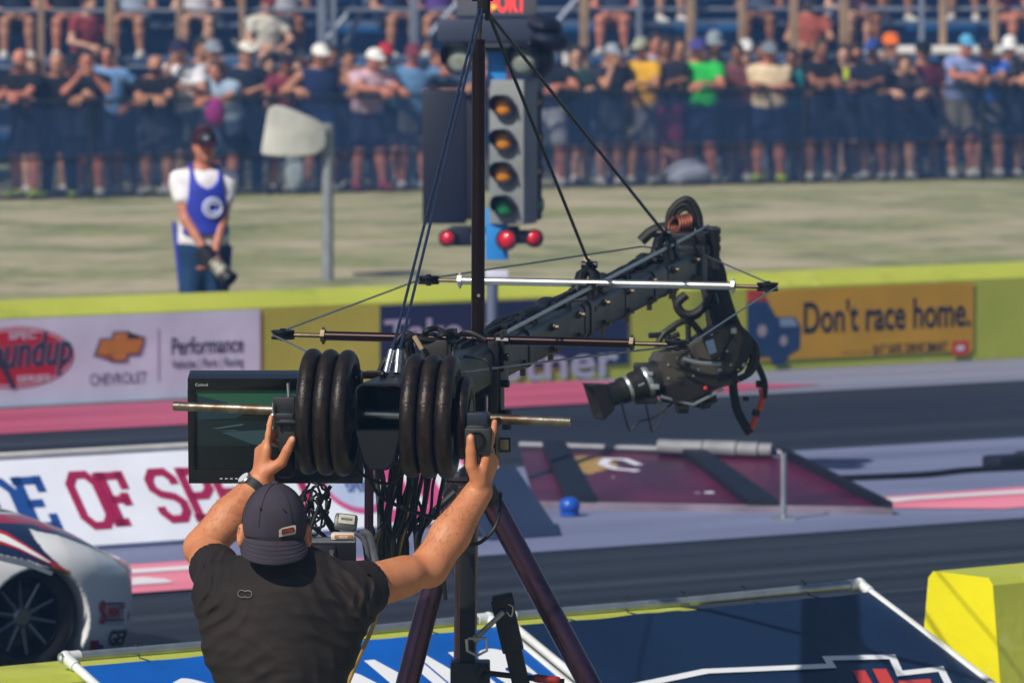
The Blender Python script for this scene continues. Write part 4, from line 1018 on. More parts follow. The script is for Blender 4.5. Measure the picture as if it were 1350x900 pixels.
# ---- small gear below: tray box, meter, pack
TD = 15.2
e = empty('control_box', P(432, 752, TD), 'black electronics box with two round sockets beside the cap', 'control box')
mb = MB(); mb.box(P(430, 731, TD), (.158, .12, .078), None, .004); mb.build('case', blk, e)
mb = MB(); mb.box(P(424, 733, TD - .063), (.075, .008, .058), None, .002); mb.build('panel', dg, e)
mb = MB()
for px, py in ((420, 733), (437, 733), (437, 727)): q = P(px, py, TD - .068); mb.lathe([(0, .0062), (.004, .0062), (.004, .0035), (.001, .0035)], q, V((0, -1, 0)), 16)
mb.each('socket', bright, e)
mb = MB(); mb.box(P(432, 711, TD), (.15, .115, .004), None); mb.build('lid', galv, e)
e = empty('pocket_meter', P(456, 702, TD), 'small grey digital meter with a pale screen on the black electronics box', 'meter')
rm = Matrix.Rotation(math.radians(6), 3, 'Y') @ Matrix.Rotation(math.radians(-25), 3, 'X')
mb = MB(); mb.box(P(456, 688, TD), (.062, .024, .046), rm, .010); mb.build('case', mat('grey_case', '#3a3c40', 0.4, var=0.1), e)
mb = MB(); mb.box(P(457, 687, TD) + rm @ V((0, -.0125, .002)), (.043, .002, .026), rm, .001); mb.build('screen', mat('lcd_grey', '#b4b4a8', 0.3, var=0.1, scale=80), e)
mb = MB(); mb.box(P(457, 687, TD) + rm @ V((0, -.0128, .002)), (.03, .0022, .007), rm, .0); mb.build('digits', mat('lcd_ink', '#6c6c68', 0.4, var=0.3, scale=300, thr=(.45, .55)), e)
e = empty('battery_pack', P(452, 711, TD), 'flat white and tan pack lying under the small meter', 'battery')
mb = MB(); mb.box(P(452, 706, TD - .02), (.064, .05, .018), None, .007); mb.build('case', mat('white_case', '#d8cfc4', 0.4, var=0.05), e)
mb = MB(); mb.box(P(453, 707, TD - .044), (.05, .006, .010), None, .003); mb.build('label_strip', mat('tan_strip', '#b07c50', 0.4, var=0.15, scale=40), e)
text('lettering', 'NZO3', P(447, 709, TD - .0475), (1, 0, 0), z_, .022, .006, whitep, e, .0004, 0.02)

# ---- hanging cables
cabs = MATS['black_rubber']; tan = mat('ochre_cable', '#a8843c', 0.5, var=0.2, scale=20); gry = mat('grey_cable', '#5c6068', 0.5, var=0.15, scale=20)
def cable(pts, r, m_t, label, group=None, d=15.45):
    q = [P(a, b, d + (c if len_ else 0)) for a, b, c, len_ in [(p[0], p[1], p[2] if len(p) > 2 else 0, True) for p in pts]]
    o_ = MB().tube(spline(q, 7), r, 8).build('cable', m_t); return tag(o_, label, 'cable', group)
GC = 'black cables hanging below the weights'
LBC = 'thin black cable hanging in the tangle below the discs'
xs0 = [494, 500, 504, 509, 513, 516, 522, 527, 531, 536, 540, 546, 551, 556, 562, 567, 572, 579, 585]
for i, x in enumerate(xs0):
    r_ = random.Random(i * 7 + 1); amp = r_.uniform(3, 14); dd = r_.uniform(-.15, .18)
    xe = 487 + (x - 487) * r_.uniform(.45, 1.0) + r_.uniform(-8, 14)
    pts = [(x, 548 + r_.uniform(0, 25), dd), (x + r_.uniform(-amp, amp), 590 + r_.uniform(-10, 10), dd), (x * .6 + xe * .4 + r_.uniform(-amp, amp), 630 + r_.uniform(-10, 10), dd + .03), (x * .3 + xe * .7 + r_.uniform(-amp, amp), 675, dd), (xe + r_.uniform(-6, 6), 715, dd - .03), (xe + r_.uniform(-10, 10), 762 + r_.uniform(-10, 30), dd)]
    cable(pts, r_.choice((.0042, .005, .006, .0075)), cabs, LBC, GC)
cable([(533, 560), (538, 600), (540, 640), (528, 690), (510, 720), (496, 745)], .010, cabs, 'thick black cable running straight down from the crane rear')
cable([(480, 545, -.2), (479, 600, -.2), (498, 650, -.2), (540, 672, -.2), (580, 684, -.2), (615, 688, -.2)], .0055, cabs, 'black cable sagging across the tangle toward the forearm')
cable([(470, 620, -.2), (490, 632, -.2), (512, 637, -.2), (530, 625, -.2)], .0045, cabs, 'short black cable looping across the thin purple pole')
cable([(585, 690, .2), (600, 712, .2), (630, 716, .2), (655, 690, .2), (660, 650, .3)], .0055, cabs, 'black cable looping behind the forearm by the tripod legs', d=15.9)
cable([(600, 648, .3), (585, 662, .3), (572, 675, .3), (560, 690, .2), (545, 700, .2)], .011, cabs, 'thick black hose curving from the tripod head', d=15.9)
cable([(520, 640), (508, 680), (497, 712), (490, 745), (484, 775)], .0055, tan, 'ochre cable bending down beside the thin purple pole')
cable([(532, 560), (540, 620), (537, 680), (528, 720), (520, 760)], .004, tan, 'thin ochre cable running down the middle of the tangle')
cable([(478, 700, -.25), (487, 706, -.25), (492, 724, -.25), (497, 750, -.25)], .010, gry, 'thick grey cable dropping off the battery pack', d=15.35)
cable([(470, 702, -.2), (480, 712, -.2), (484, 735, -.2), (488, 752, -.2)], .008, gry, 'slimmer grey cable dropping behind the thick grey one', d=15.4)
cable([(497, 808, -.1), (489, 832, -.1), (475, 862, -.1), (462, 892, -.1), (455, 910, -.1)], .006, tan, 'ochre cable dropping below the shirt sleeve')
cable([(480, 812), (478, 830), (470, 850), (458, 880), (450, 900)], .0045, cabs, 'black cable dropping below the shirt sleeve')
for i in range(9):                                             # coil under the monitor
    r_ = random.Random(50 + i); cx, cy = 408 + r_.uniform(-10, 14), 672 + r_.uniform(-16, 14); rx, ry = r_.uniform(7, 15), r_.uniform(14, 28); n = 18
    pts = [P(cx + rx * math.cos(2 * PI * k / n) + r_.uniform(-1.5, 1.5), cy + ry * math.sin(2 * PI * k / n) + r_.uniform(-1.5, 1.5), 15.42 + .03 * math.sin(k + i)) for k in range(n + 1)]
    o_ = MB().tube(spline(pts, 3), .0036, 7).build('cable', cabs); tag(o_, 'black cable wound in the coil under the monitor beside the cap', 'cable', 'coiled cables under the monitor')
for i, (a, b, c) in enumerate((((418, 655), (432, 690), (448, 712)), ((405, 690), (420, 700), (436, 714)), ((425, 672), (445, 700), (455, 706)), ((436, 640), (420, 668), (402, 720)))):
    cable([(*a, -.1), (*b, -.1), (*c, -.1)], .0055, cabs, 'black lead running from the coil down to the electronics box', 'leads to the electronics box')

# ---- remote head and camera at the far end
TP = AP(1.0); HD = 20.25
mb = MB(); mb.box(AP(.99, 0, .0), (.12, .15, .15), AR, .015); mb.box(AP(1.005, .01, .085), (.09, .12, .05), AR, .01); mb.tube([AP(1.01, .09, .02), AP(1.01, .09, .12)], .02, 12); mb.build('tip_bracket', blk, crane)
mb = MB(); c = P(936, 315, 20.1); mb.box(c, (.022, .06, .09), AR, .005)
for dz in (-.03, 0, .03): mb.tube([c + V((.0, -.02, dz)), c + V((.035, -.03, dz))], .012, 8)
mb.build('tip_plate', gun, crane)
mb = MB(); xd = V((.96, -.28, 0)); nd2 = V((-.28, -.96, 0)); kk = HD / FPX
poly = [((px - 940) * kk, -(py - 390) * kk) for px, py in ((912, 326), (936, 330), (946, 380), (960, 442), (936, 446), (931, 390), (922, 360))]
mb.prism(poly, P(940, 390, HD), xd, z_, nd2, -.04, .04, .006); mb.build('drop_arm', mat('warm_grey_arm', '#35302e', 0.45, 0.4, var=0.12, scale=10), crane)
for pts, r in (([(905, 388), (893, 400), (900, 413), (915, 414), (930, 402), (936, 388)], .017), ([(915, 345), (936, 360), (955, 390), (960, 440)], .024), ([(938, 335), (950, 370), (966, 420), (985, 455)], .02), ([(948, 400), (958, 440), (962, 480), (965, 505)], .026), ([(940, 400), (946, 430), (950, 460)], .02),
               ([(860, 312), (868, 303), (880, 296), (884, 280), (894, 268), (906, 263), (916, 272), (922, 290), (921, 312), (916, 330)], .014), ([(884, 292), (890, 276), (902, 270), (912, 280), (916, 300)], .013), ([(868, 306), (886, 288), (898, 266), (910, 268), (919, 284), (924, 306), (930, 322)], .010), ([(878, 310), (884, 286), (900, 274), (914, 284), (912, 304), (926, 316)], .009), ([(886, 300), (895, 280), (908, 276), (916, 292), (908, 308), (894, 306)], .008), ([(930, 330), (948, 344), (956, 372), (952, 402), (962, 430)], .009), ([(920, 340), (928, 372), (942, 402), (944, 440)], .008), ([(896, 372), (888, 392), (898, 416), (918, 418), (934, 398), (942, 376)], .008), ([(944, 420), (958, 448), (978, 452), (990, 470), (984, 492)], .008), ([(875, 310), (888, 304), (905, 306), (920, 316)], .02), ([(845, 318), (858, 306), (874, 300), (888, 302)], .02)):
    MB().tube(spline([P(a, b, HD - .15) for a, b in pts], 6), r, 10).build('head_cable', rub, crane)
mb = MB(); c = P(897, 297, HD - .19)
for i in range(5): mb.lathe([(.0055 * math.cos(a), .030 + .0055 * math.sin(a)) for a in np.linspace(0, 2 * PI, 9)[:-1]], c + V((.010 * i - .02, -.01 + .006 * i, .002 * i)), V((-.75, -.6, .25)), 22, True)
mb.build('copper_coil', mat('copper', '#9a5c48', 0.4, 0.7, var=0.25, scale=30), crane)
mb = MB()
for px, py in ((888, 288), (908, 300)): mb.tube([P(px, py, HD - .2), P(px + 5, py + 2, HD - .2)], .011, 10)
mb.each('connector', blk, crane)
MB().tube(spline([P(962, 432, HD - .1), P(984, 455, HD - .1), P(1000, 484, HD - .1), P(1008, 505, HD - .1), P(1007, 525, HD - .1)], 6), .012, 10).build('head_cable', rub, crane)
MB().tube(spline([P(1003, 512, HD - .1), P(1005, 525, HD - .1), P(998, 545, HD - .1), P(988, 571, HD - .1)], 6), .0105, 10).build('orange_hose', mat('orange_hose', '#d8401c', 0.45, var=0.1, scale=20), crane)
MB().tube(spline([P(966, 490, HD - .1), P(967, 515, HD - .1), P(972, 540, HD - .1), P(982, 560, HD - .1), P(989, 571, HD - .1)], 6), .0165, 10).build('strap', rub, crane)
mb = MB(); mb.box(P(1002, 506, HD - .1), (.03, .03, .025), None, .005); mb.box(P(983, 525, HD - .08), (.022, .02, .018), None, .004); mb.ball(P(984, 450, HD - .12), .014); mb.tube([P(998, 540, HD - .1), P(995, 548, HD - .1)], .015, 10); mb.each('connector', blk, crane)

# the television camera hanging in the head
CD = 19.95; ck = CD / FPX
cam_e = empty('television_camera', P(905, 545, CD), 'grey brown television camera with a hooded lens hanging from the crane tip', 'video camera')
cx_ = V((.955, .297, 0)); cn = V((.297, -.955, 0)); co = P(900, 480, CD)
def CP(px, py, t=0.0): return co + cx_ * ((px - 900) * ck / .955) + z_ * (-(py - 480) * ck) + cn * t
def cprism(name, pts, ta, tb_, m_t, bev=.006):
    mb = MB(); mb.prism([((a - 900) * ck / .955, -(b - 480) * ck) for a, b in pts], co, cx_, z_, cn, ta, tb_, bev); return mb.build(name, m_t, cam_e)
camg = mat('camera_grey', '#4a453d', 0.5, 0.1, var=0.12, scale=20, bump=0.05, bscale=80); camd = mat('camera_dark', '#1d1b1a', 0.5, 0.1, var=0.2, scale=20)
cprism('body', [(862, 474), (868, 464), (900, 460), (915, 448), (940, 432), (962, 428), (972, 446), (966, 470), (958, 492), (930, 500), (908, 503), (880, 512), (868, 505)], -.07, .07, camg)
cprism('side_panel', [(906, 455), (938, 436), (946, 452), (944, 466), (925, 474), (910, 470)], .071, .085, camg, .004)
cprism('label_plate', [(919, 448), (930, 445), (935, 462), (925, 466)], .0855, .088, mat('pale_blue_plate', '#9fb4e0', 0.4, var=0.1, scale=40), .001)
cprism('battery', [(945, 434), (968, 424), (982, 440), (990, 455), (972, 486), (960, 488), (966, 462)], -.06, .06, camd)
cprism('rear_plate', [(950, 432), (958, 426), (972, 444), (964, 452)], .061, .075, camg, .003)
cprism('lower_body', [(870, 508), (885, 495), (905, 492), (935, 494), (942, 505), (925, 515), (900, 527), (878, 530), (872, 520)], -.055, .078, camd)
cprism('shoulder_pad', [(895, 520), (925, 505), (958, 498), (962, 506), (940, 512), (912, 524), (890, 532), (876, 530)], -.05, .06, camg)
cprism('base_plate', [(914, 524), (940, 518), (942, 530), (918, 538)], -.04, .04, camd, .004)
mb = MB(); mb.tube([CP(886, 536, .05), CP(900, 536, .05)], .02, 10); mb.tube([CP(918, 533, .05), CP(930, 531, .05)], .016, 10); mb.each('knob', camd, cam_e)
mb = MB(); mb.ball(CP(920, 510, .085), .008); mb.build('record_button', mat('red_plastic', '#c02418', 0.4, var=0), cam_e)
mb = MB(); mb.tube(spline([CP(888, 470, .1), CP(910, 476, .105), CP(938, 478, .10)], 5), .008, 8); mb.build('cable_clip', galv, cam_e)
mb = MB(); mb.tube(spline([CP(866, 458), CP(872, 442), CP(884, 432), CP(898, 424), (CP(910, 424)), CP(920, 434), CP(926, 444)], 6), .012, 10); mb.tube(spline([CP(855, 441), CP(872, 440), CP(890, 432)], 4), .010, 8); mb.tube(spline([CP(876, 460), CP(882, 446), CP(895, 440)], 4), .010, 8)
mb.tube([CP(880, 440), CP(880, 462)], .012, 8); mb.tube([CP(907, 428), CP(908, 458)], .010, 8); mb.build('carry_handle', camd, cam_e)
lax = (CP(800, 518) - CP(868, 494)).normalized(); l0 = CP(868, 496)
mb = MB(); mb.lathe([(0, .062), (.03, .062), (.035, .058), (.07, .058), (.075, .052), (.10, .052), (.105, .046), (.15, .046), (.155, .040), (.19, .042), (.2, .048)], l0, lax, 28); mb.build('lens', camd, cam_e)
mb = MB(); mb.lathe([(.04, .059), (.045, .061), (.055, .061), (.06, .059)], l0, lax, 28); mb.lathe([(.115, .047), (.12, .049), (.128, .047)], l0, lax, 28); mb.each('lens_ring', galv, cam_e)
mb = MB(); q = CP(856, 507, .06); mb.box(q, (.03, .014, .018), None, .003); mb.box(CP(850, 490, .055), (.022, .014, .014), None, .003); mb.tube([CP(835, 506, .05), CP(858, 496, .05)], .005, 8); mb.each('lens_motor', galv, cam_e)
mb = MB(); mb.box(l0 + lax * .06 + V((0, 0, .055)), (.07, .05, .03), None, .008); mb.box(l0 + lax * .05 - V((0, 0, .062)), (.08, .06, .03), None, .008); mb.each('zoom_drive', camd, cam_e)
hR = frame(lax); hc = l0 + lax * .225
mb = MB(); a, b, tl_ = .058, .066, .05; vs = []
for xx, g in ((-.025, .7), (.03, 1.0), (.03, .88), (-.01, .62)):
    vs += [hc + hR @ V((xx, y * a * g, z * b * g)) for y, z in ((-1, -1), (1, -1), (1, 1), (-1, 1))]
fs = [(i * 4 + j, i * 4 + (j + 1) % 4, i * 4 + 4 + (j + 1) % 4, i * 4 + 4 + j) for i in range(3) for j in range(4)] + [(0, 3, 2, 1), (12, 13, 14, 15)]
mb.add(vs, fs); mb.build('lens_hood', camd, cam_e)
mb = MB(); mb.tube(spline([CP(812, 526, .05), CP(816, 540, .05), CP(820, 556, .05), CP(824, 565, .05)], 4), .004, 6); mb.tube(spline([CP(843, 520, .05), CP(848, 545, .05), CP(853, 567, .05)], 4), .004, 6); mb.tube(spline([CP(824, 566, .05), CP(835, 553, .05), CP(855, 548, .05), CP(880, 530, .05)], 5), .004, 6); mb.tube(spline([CP(853, 567, .05), CP(864, 552, .05), CP(872, 535, .05)], 4), .003, 6); mb.each('lens_wire', blk, cam_e)
mb = MB(); mb.tube(spline([CP(900, 460, .08), CP(880, 474, .1), CP(905, 488, .11), CP(940, 494, .1), CP(970, 488, .06), CP(985, 470, .02)], 6), .005, 7); mb.tube(spline([CP(958, 440, .08), CP(945, 460, .09), CP(936, 480, .09)], 5), .004, 7); mb.tube(spline([CP(975, 478), CP(990, 482), CP(992, 470), CP(980, 462)], 5), .004, 7); mb.each('body_cable', blk, cam_e)
mb = MB()
for x_, y_ in ((872, 478), (872, 496), (884, 470), (900, 468), (905, 494), (912, 486), (940, 472), (950, 462), (955, 480), (930, 440)): mb.tube([CP(x_, y_, .068), CP(x_, y_, .075)], .0045, 8)
mb.each('screw', galv, cam_e)
mb = MB(); mb.box(CP(890, 482, .074), (.05, .012, .012), None, .003); mb.box(CP(884, 500, .074), (.03, .012, .02), None, .003); mb.box(CP(950, 470, .076), (.03, .014, .03), None, .004); mb.each('switch_panel', camd, cam_e)
mb = MB(); mb.tube(spline([CP(975, 440, .02), CP(988, 452, .05), CP(992, 470, .06), CP(984, 490, .06), CP(968, 500, .05)], 6), .012, 9); mb.each('frame_tube', camd, cam_e)
mb = MB(); mb.tube([CP(862, 520, .07), CP(905, 532, .07), CP(945, 512, .07)], .006, 8); mb.tube([CP(850, 508, -.03), CP(880, 540, -.03)], .006, 8); mb.each('support_rod', galv, cam_e)
mb = MB(); mb.ball(CP(974, 481, .05), .012); mb.ball(CP(938, 486, .085), .010); mb.box(CP(958, 435, .08), (.02, .01, .02), None, .003); mb.each('connector', galv, cam_e)

# ---- tripod
tri = empty('crane_tripod', V((P(616, 0, DM).x, DM, -.35)), 'heavy purple tripod with a black centre column under the crane', 'tripod')
hp0 = P(612, 642, DM)
mb = MB(); mb.lathe([(-.02, .05), (-.014, .066), (0, .068), (.008, .066), (.009, .058), (.018, .058), (.024, .066), (.034, .066), (.034, .02)], hp0, z_, 28); mb.build('head_plate', mat('plum_plate', '#54424a', 0.32, 0.75, var=0.12, scale=14), tri)
for (a, b), (c, d_), dd in (((603, 648), (408, 1393), -.02), ((643, 652), (1042, 1393), -.05)):
    p, q = P(a, b, DM - .02), P(c, d_, DM + dd); lo_ = p.lerp(q, .52)
    leg = MB().tube([p, q], .0335, 28).build('leg', purple, tri)
    MB().tube([p.lerp(q, .012), p.lerp(q, .0)], .036, 24).build('leg_collar', blk, tri)
    mb = MB(); mb.tube([q, q + V((0, 0, .03))], .05, 18); mb.build('foot', rub, tri)
    mb = MB(); s_ = 1 if c > 600 else -1; mb.box(p + V((.01 * s_, -.02, -.0)), (.05, .05, .05), Matrix.Rotation(-.5 * s_, 3, 'Y'), .006); mb.tube([p + V((0, -.05, -.01)), p + V((0, -.04, -.01))], .009, 8); mb.build('leg_hinge', blk, tri)
p = P(616, 650, DM + .04); q = V((P(606, 0, 17).x, 16.95, -.33))
MB().tube([p, q], .0335, 24).build('leg', purple, tri)
c0 = P(616, 650, DM); 
mb = MB(); mb.box((c0 + V((c0.x, c0.y, -.3))) / 2, (.046, .046, c0.z + .3), None, .004); mb.build('centre_column', blk, tri)
mb = MB(); q = P(620, 925, DM); mb.box(q, (.115, .10, .24), None, .006); mb.build('column_clamp', dg, tri)
a, b = P(661, 790, DM - .12), P(696, 940, DM - .12); mb = MB(); R_ = frame(b - a, V((0, 1, 0))); L_ = (b - a).length
mb.box((a + b) / 2, (L_, .05, .034), R_, .003); mb.box(a.lerp(b, .22), (L_ * .46, .062, .048), R_, .004); mb.box(a.lerp(b, .02) + V((.004, 0, .004)), (.04, .06, .062), R_, .006); mb.build('stabiliser', blk, tri)
mb = MB(); a, b = P(664, 806, DM - .16), P(630, 838, DM - .16); mb.tube([a, b], .008, 10); mb.ball(P(628, 841, DM - .16), .012); mb.build('hitch_pin', steel, tri)
hx = [P(a, b, DM - .165) for a, b in ((617, 841), (641, 841), (642, 857), (629, 864), (616, 857), (615, 842))]
MB().tube(hx, .0042, 8).build('pin_ring', bright, tri)
MB().tube(spline([P(670, 796, DM - .16), P(676, 800, DM - .16), P(674, 812, DM - .16), P(668, 806, DM - .16)], 5), .002, 6).build('pin_ring', bright, tri)
MB().tube([P(636, 886, DM - .1), P(744, 898, DM - .1)], .0085, 12).build('spreader_bar', blk, tri)
a, b = P(704, 893, DM - .1), P(738, 897, DM - .1); mb = MB(); mb.tube([a, a.lerp(b, .1), a.lerp(b, .5), a.lerp(b, .9), b], [.011, .0125, .0115, .0125, .011], 12); mb.build('red_sleeve', mat('red_sleeve', '#a02c24', 0.45, var=0.2, scale=30), tri)
mb = MB(); 
for i in range(5): mb.lathe([(-.004, .02), (0, .024), (.004, .02)], P(634 + i, 884 + i * 1.5, DM - .1), V((1, 0, -.2)), 14)
mb.tube(spline([P(630, 890, DM - .12), P(640, 878, DM - .12), P(644, 884, DM - .12)], 4), .006, 7); mb.build('strap_wrap', rub, tri)
# ------------------------------------------------------------------ the crane operator
OD = 14.68; ok_ = OD / FPX
skin_m = mat('tanned_skin', '#c4845c', 0.55, var=0, col2='#b8714c', scale=22, bump=0.12, bscale=260, sss=0.08, detail=8, thr=(.35, .7))
second_noise(skin_m, '#b06a4a', 9, (1, 1, 1), (0.5, 0.75), 0.3)
second_noise(skin_m, '#a0583a', 120, (1, 1, 1), (0.62, 0.72), 0.45)
J = dict(head=P(362, 701, OD), neck=P(366, 772, OD + .02), chest=P(371, 822, OD), waist=P(372, 915, OD), pelvis=P(371, 1000, OD), shL=P(297, 774, OD + .03), shR=P(456, 782, OD + .03),
         elL=P(268, 722, OD + .33), elR=P(564, 750, OD + .24), wrL=P(344, 634, OD + .43), wrR=P(631, 648, OD + .36), fw=V((0, 1, 0)), hup=V((0.02, -.04, 1)))
gr = -.35
for q, s in (('L', -1), ('R', 1)):
    cx = J['pelvis'].x + .09 * s; J['hip' + q] = V((cx, OD, J['pelvis'].z - .05)); J['kn' + q] = V((cx + .03 * s, OD + .02, .14)); J['an' + q] = V((cx + .05 * s, OD - .02, gr + .09)); J['to' + q] = V((cx + .08 * s, OD + .13, gr + .035))
pr, TR, HR, hp = body_prims(J, 1.0, V((-.03, 1, -.02)))
for s_ in (-1, 1): pr += [ell(hp(0.087 * s_, -.012, -.010), (0.011, 0.019, 0.033), HR, 0.008), ell(hp(0.091 * s_, -.018, -.004), (0.006, 0.009, 0.017), HR, 0.004, 'sub')]
# stronger arms than the default figure
pr += [cone(J['shR'].lerp(J['elR'], .15), J['shR'].lerp(J['elR'], .7), .055, .050, .03), cone(J['elR'].lerp(J['wrR'], .05), J['elR'].lerp(J['wrR'], .45), .046, .047, .03), cone(J['elR'].lerp(J['wrR'], .45), J['wrR'], .046, .033, .03),
       cone(J['shL'].lerp(J['elL'], .15), J['shL'].lerp(J['elL'], .7), .055, .050, .03), cone(J['elL'].lerp(J['wrL'], .0), J['elL'].lerp(J['wrL'], .45), .046, .047, .03), cone(J['elL'].lerp(J['wrL'], .45), J['wrL'], .045, .033, .03)]
pr += hand(J['wrL'], V((.06, .12, .98)), V((.93, .35, -.1)), V((.35, -.93, 0)), [0.02, .8, .9, .9, .3], 1.04, 0.004, V((.42, -.12, .88)), .024)
pr += hand(J['wrR'], V((.34, .12, .94)), V((-.93, .35, .2)), V((-.30, -.95, 0)), [0.05, .8, .9, .9, .3], 1.14, 0.004, V((-.02, -.14, 1)), .010)
op = sdf_obj('person', pr, .0042, skin_m, None, None, 1)
tag(op, 'man in a black t-shirt and backwards dark cap, both arms raised to the grips', 'person')
vshirt = mat('black_jersey', '#261e1a', 0.8, var=0, col2='#1b1512', scale=7, bump=0.25, bscale=420, spec=0.3, detail=6)
sh_ = (J['shL'] - J['shR']).normalized()
ch = [ell(J['chest'] + V((0, 0, .0)), (.186, .138, .215), TR), ell(J['waist'] + V((0, -.005, -.02)), (.152, .128, .24), TR, .09), ell(J['pelvis'], (.172, .136, .19), TR, .08), cone(J['shL'] + V((.01, 0, -.01)), J['shR'] + V((-.01, 0, -.01)), .068, None, .06), cone(J['neck'] - V((0, 0, .055)), J['shL'], .052, .058, .04), cone(J['neck'] - V((0, 0, .055)), J['shR'], .052, .058, .04)]
eL, eR = J['shL'].lerp(J['elL'], .52), J['shR'].lerp(J['elR'], .31)
ch += [capcone(J['shL'].lerp(J['elL'], -.05), eL, .066, .068, .05), capcone(J['shR'].lerp(J['elR'], -.1), eR, .069, .071, .05)]
ch += [cone(P(458, 805, OD), P(440, 850, OD), .045, .05, .08), cone(P(290, 800, OD), P(300, 850, OD), .045, .05, .08)]
ch += [half((0, 0, P(371, 1045, OD).z), (0, 0, -1)), capcone(eL.lerp(J['elL'], -.12), eL.lerp(J['elL'], .3), .0625, .0645, 0, 'sub'), capcone(eR.lerp(J['elR'], -.12), eR.lerp(J['elR'], .3), .064, .0665, 0, 'sub'),
       ell(J['neck'] + V((0, .03, .05)), (.080, .10, .070), None, .01, 'sub')]
def fold_field(folds, seed=1):
    rs = np.random.RandomState(seed); F = []
    for px, py, sx, ang, wl, amp in folds:
        c = P(px, py, OD); a = math.radians(ang); F.append((c.x, c.z, sx * ok_, math.cos(a), -math.sin(a), wl * ok_, amp * .5, rs.rand() * 6.28, rs.rand() * 6))
    def f(X):
        d = np.zeros(len(X))
        for x, z, sg, dx, dz, wl, amp, ph, q in F:
            u = (X[:, 0] - x) * dx + (X[:, 2] - z) * dz; v = -(X[:, 0] - x) * dz + (X[:, 2] - z) * dx
            g = np.exp(-(u * u / (2 * (sg * 1.5) ** 2) + v * v / (2 * sg * sg)))
            w = v + .012 * np.sin(u * 30 + q) + .003 * np.sin(u * 51)
            d += amp * g * ((.5 + .5 * np.sin(w * 2 * PI / wl + ph)) ** 2.2 - .35)
        d += .0010 * np.sin(X[:, 0] * 23 + 2 * np.sin(X[:, 2] * 19)) * np.sin(X[:, 2] * 29 + 1.3 * np.sin(X[:, 0] * 23 + X[:, 1] * 17))
        fd = np.minimum(np.linalg.norm(X - np.array(eL), axis=1), np.linalg.norm(X - np.array(eR), axis=1))
        return d * np.clip((fd - .085) / .035, 0, 1)
    return f
# px, py, spread, direction of the crease in the picture (degrees, anticlockwise), spacing, depth
FO = [(474, 772, 24, 60, 17, .018), (440, 778, 24, 50, 20, .013), (492, 790, 16, 78, 13, .014), (446, 815, 26, 40, 22, .016), (415, 800, 30, 26, 24, .010), (272, 772, 18, 112, 15, .015), (290, 805, 24, 130, 19, .014),
      (300, 850, 30, 150, 24, .006), (372, 770, 26, 5, 16, .004), (360, 850, 40, 20, 30, .006), (430, 870, 30, 60, 24, .008), (330, 885, 36, 165, 22, .007), (395, 890, 34, 12, 22, .007), (285, 745, 16, 95, 12, .007), (320, 800, 30, 100, 26, .004)]
shirt = sdf_obj('shirt', ch, .0048, vshirt, op, fold_field(FO), 1)
shco = np.array([v.co[:] for v in shirt.data.vertices])
def front_y(co, x, z, r=.009):
    m = (np.abs(co[:, 0] - x) < r) & (np.abs(co[:, 2] - z) < r); return co[m, 1].min() if m.any() else OD - .14
def on_surf(co, px, py, lift=.002, d=OD - .1):
    q = P(px, py, d); q.y = front_y(co, q.x, q.z) - lift; return q
stitch = mat('dark_stitch', '#171312', 0.8, var=0)
# sleeve hem and yoke seams
mb = MB()
for cxp in (319, 327):
    mb.tube([on_surf(shco, cxp + 5.5 * math.cos(a), 782 + 4.5 * math.sin(a), .0012) for a in np.linspace(.6 if cxp < 322 else -2.5, 5.6 if cxp < 322 else 2.5, 14)], .0011, 5)
mb.build('back_emblem', mat('grey_emblem', '#6a6866', 0.5, var=0), shirt)
# collar band
nk = J['neck']; ring = [V((nk.x + .071 * math.cos(a), nk.y + .006 + .070 * math.sin(a), nk.z - .002 + .012 * math.sin(a))) for a in np.linspace(0, 2 * PI, 33)]
MB().tube(ring, .0075, 8, False).build('collar', vshirt, shirt)
ring = [V((nk.x + .066 * math.cos(a), nk.y + .004 + .066 * math.sin(a), nk.z + .016 + .018 * math.sin(a))) for a in np.linspace(0, 2 * PI, 33)]
MB().tube(ring, .0042, 8, False).build('lanyard', mat('lanyard_cord', '#16161a', 0.7, var=0.2, scale=60), op)
# cap worn backwards
capm = mat('faded_cap', '#3c3742', 0.85, var=0, col2='#2e2a34', scale=9, bump=0.1, bscale=500, spec=0.2, detail=6)
cR = np.array(HR)
cc = hp(0, -.006, .022)
cap = sdf_obj('cap', [ell(cc, (.0835, .105, .106), HR), half(hp(0, 0, -.012), tuple(-(HR @ V((0, .08, 1))))), ell(cc, (.073, .0945, .0955), HR, 0, 'sub')], .0035, capm, op, None, 1)
cpco = np.array([v.co[:] for v in cap.data.vertices])
n, m = 25, 8; vs = []
for j in range(m + 1):
    g = j / m
    for i in range(n + 1):
        a = math.radians(-64 + 128 * i / n); ext = .066 * (max(0.0, math.cos(a * 1.38)) ** .55) * g
        r1, r2 = .0845 + ext * .72, .1055 + ext * .95
        vs.append(hp(math.sin(a) * r1, -.006 - math.cos(a) * r2, -.008 - ext * .74 - .010 * (1 - math.cos(a)) * g))
nb2 = len(vs); vs += [v - (HR @ V((0, -.3, 1))) * .0042 for v in vs]; w_ = n + 1
fs = []
for j in range(m):
    for i in range(n): q = (j * w_ + i, j * w_ + i + 1, (j + 1) * w_ + i + 1, (j + 1) * w_ + i); fs += [q, tuple(x + nb2 for x in reversed(q))]
for i in range(n): fs.append((m * w_ + i, m * w_ + i + 1, nb2 + m * w_ + i + 1, nb2 + m * w_ + i))
mb = MB(); mb.add(vs, fs); mb.build('brim', capm, cap)
mb = MB()
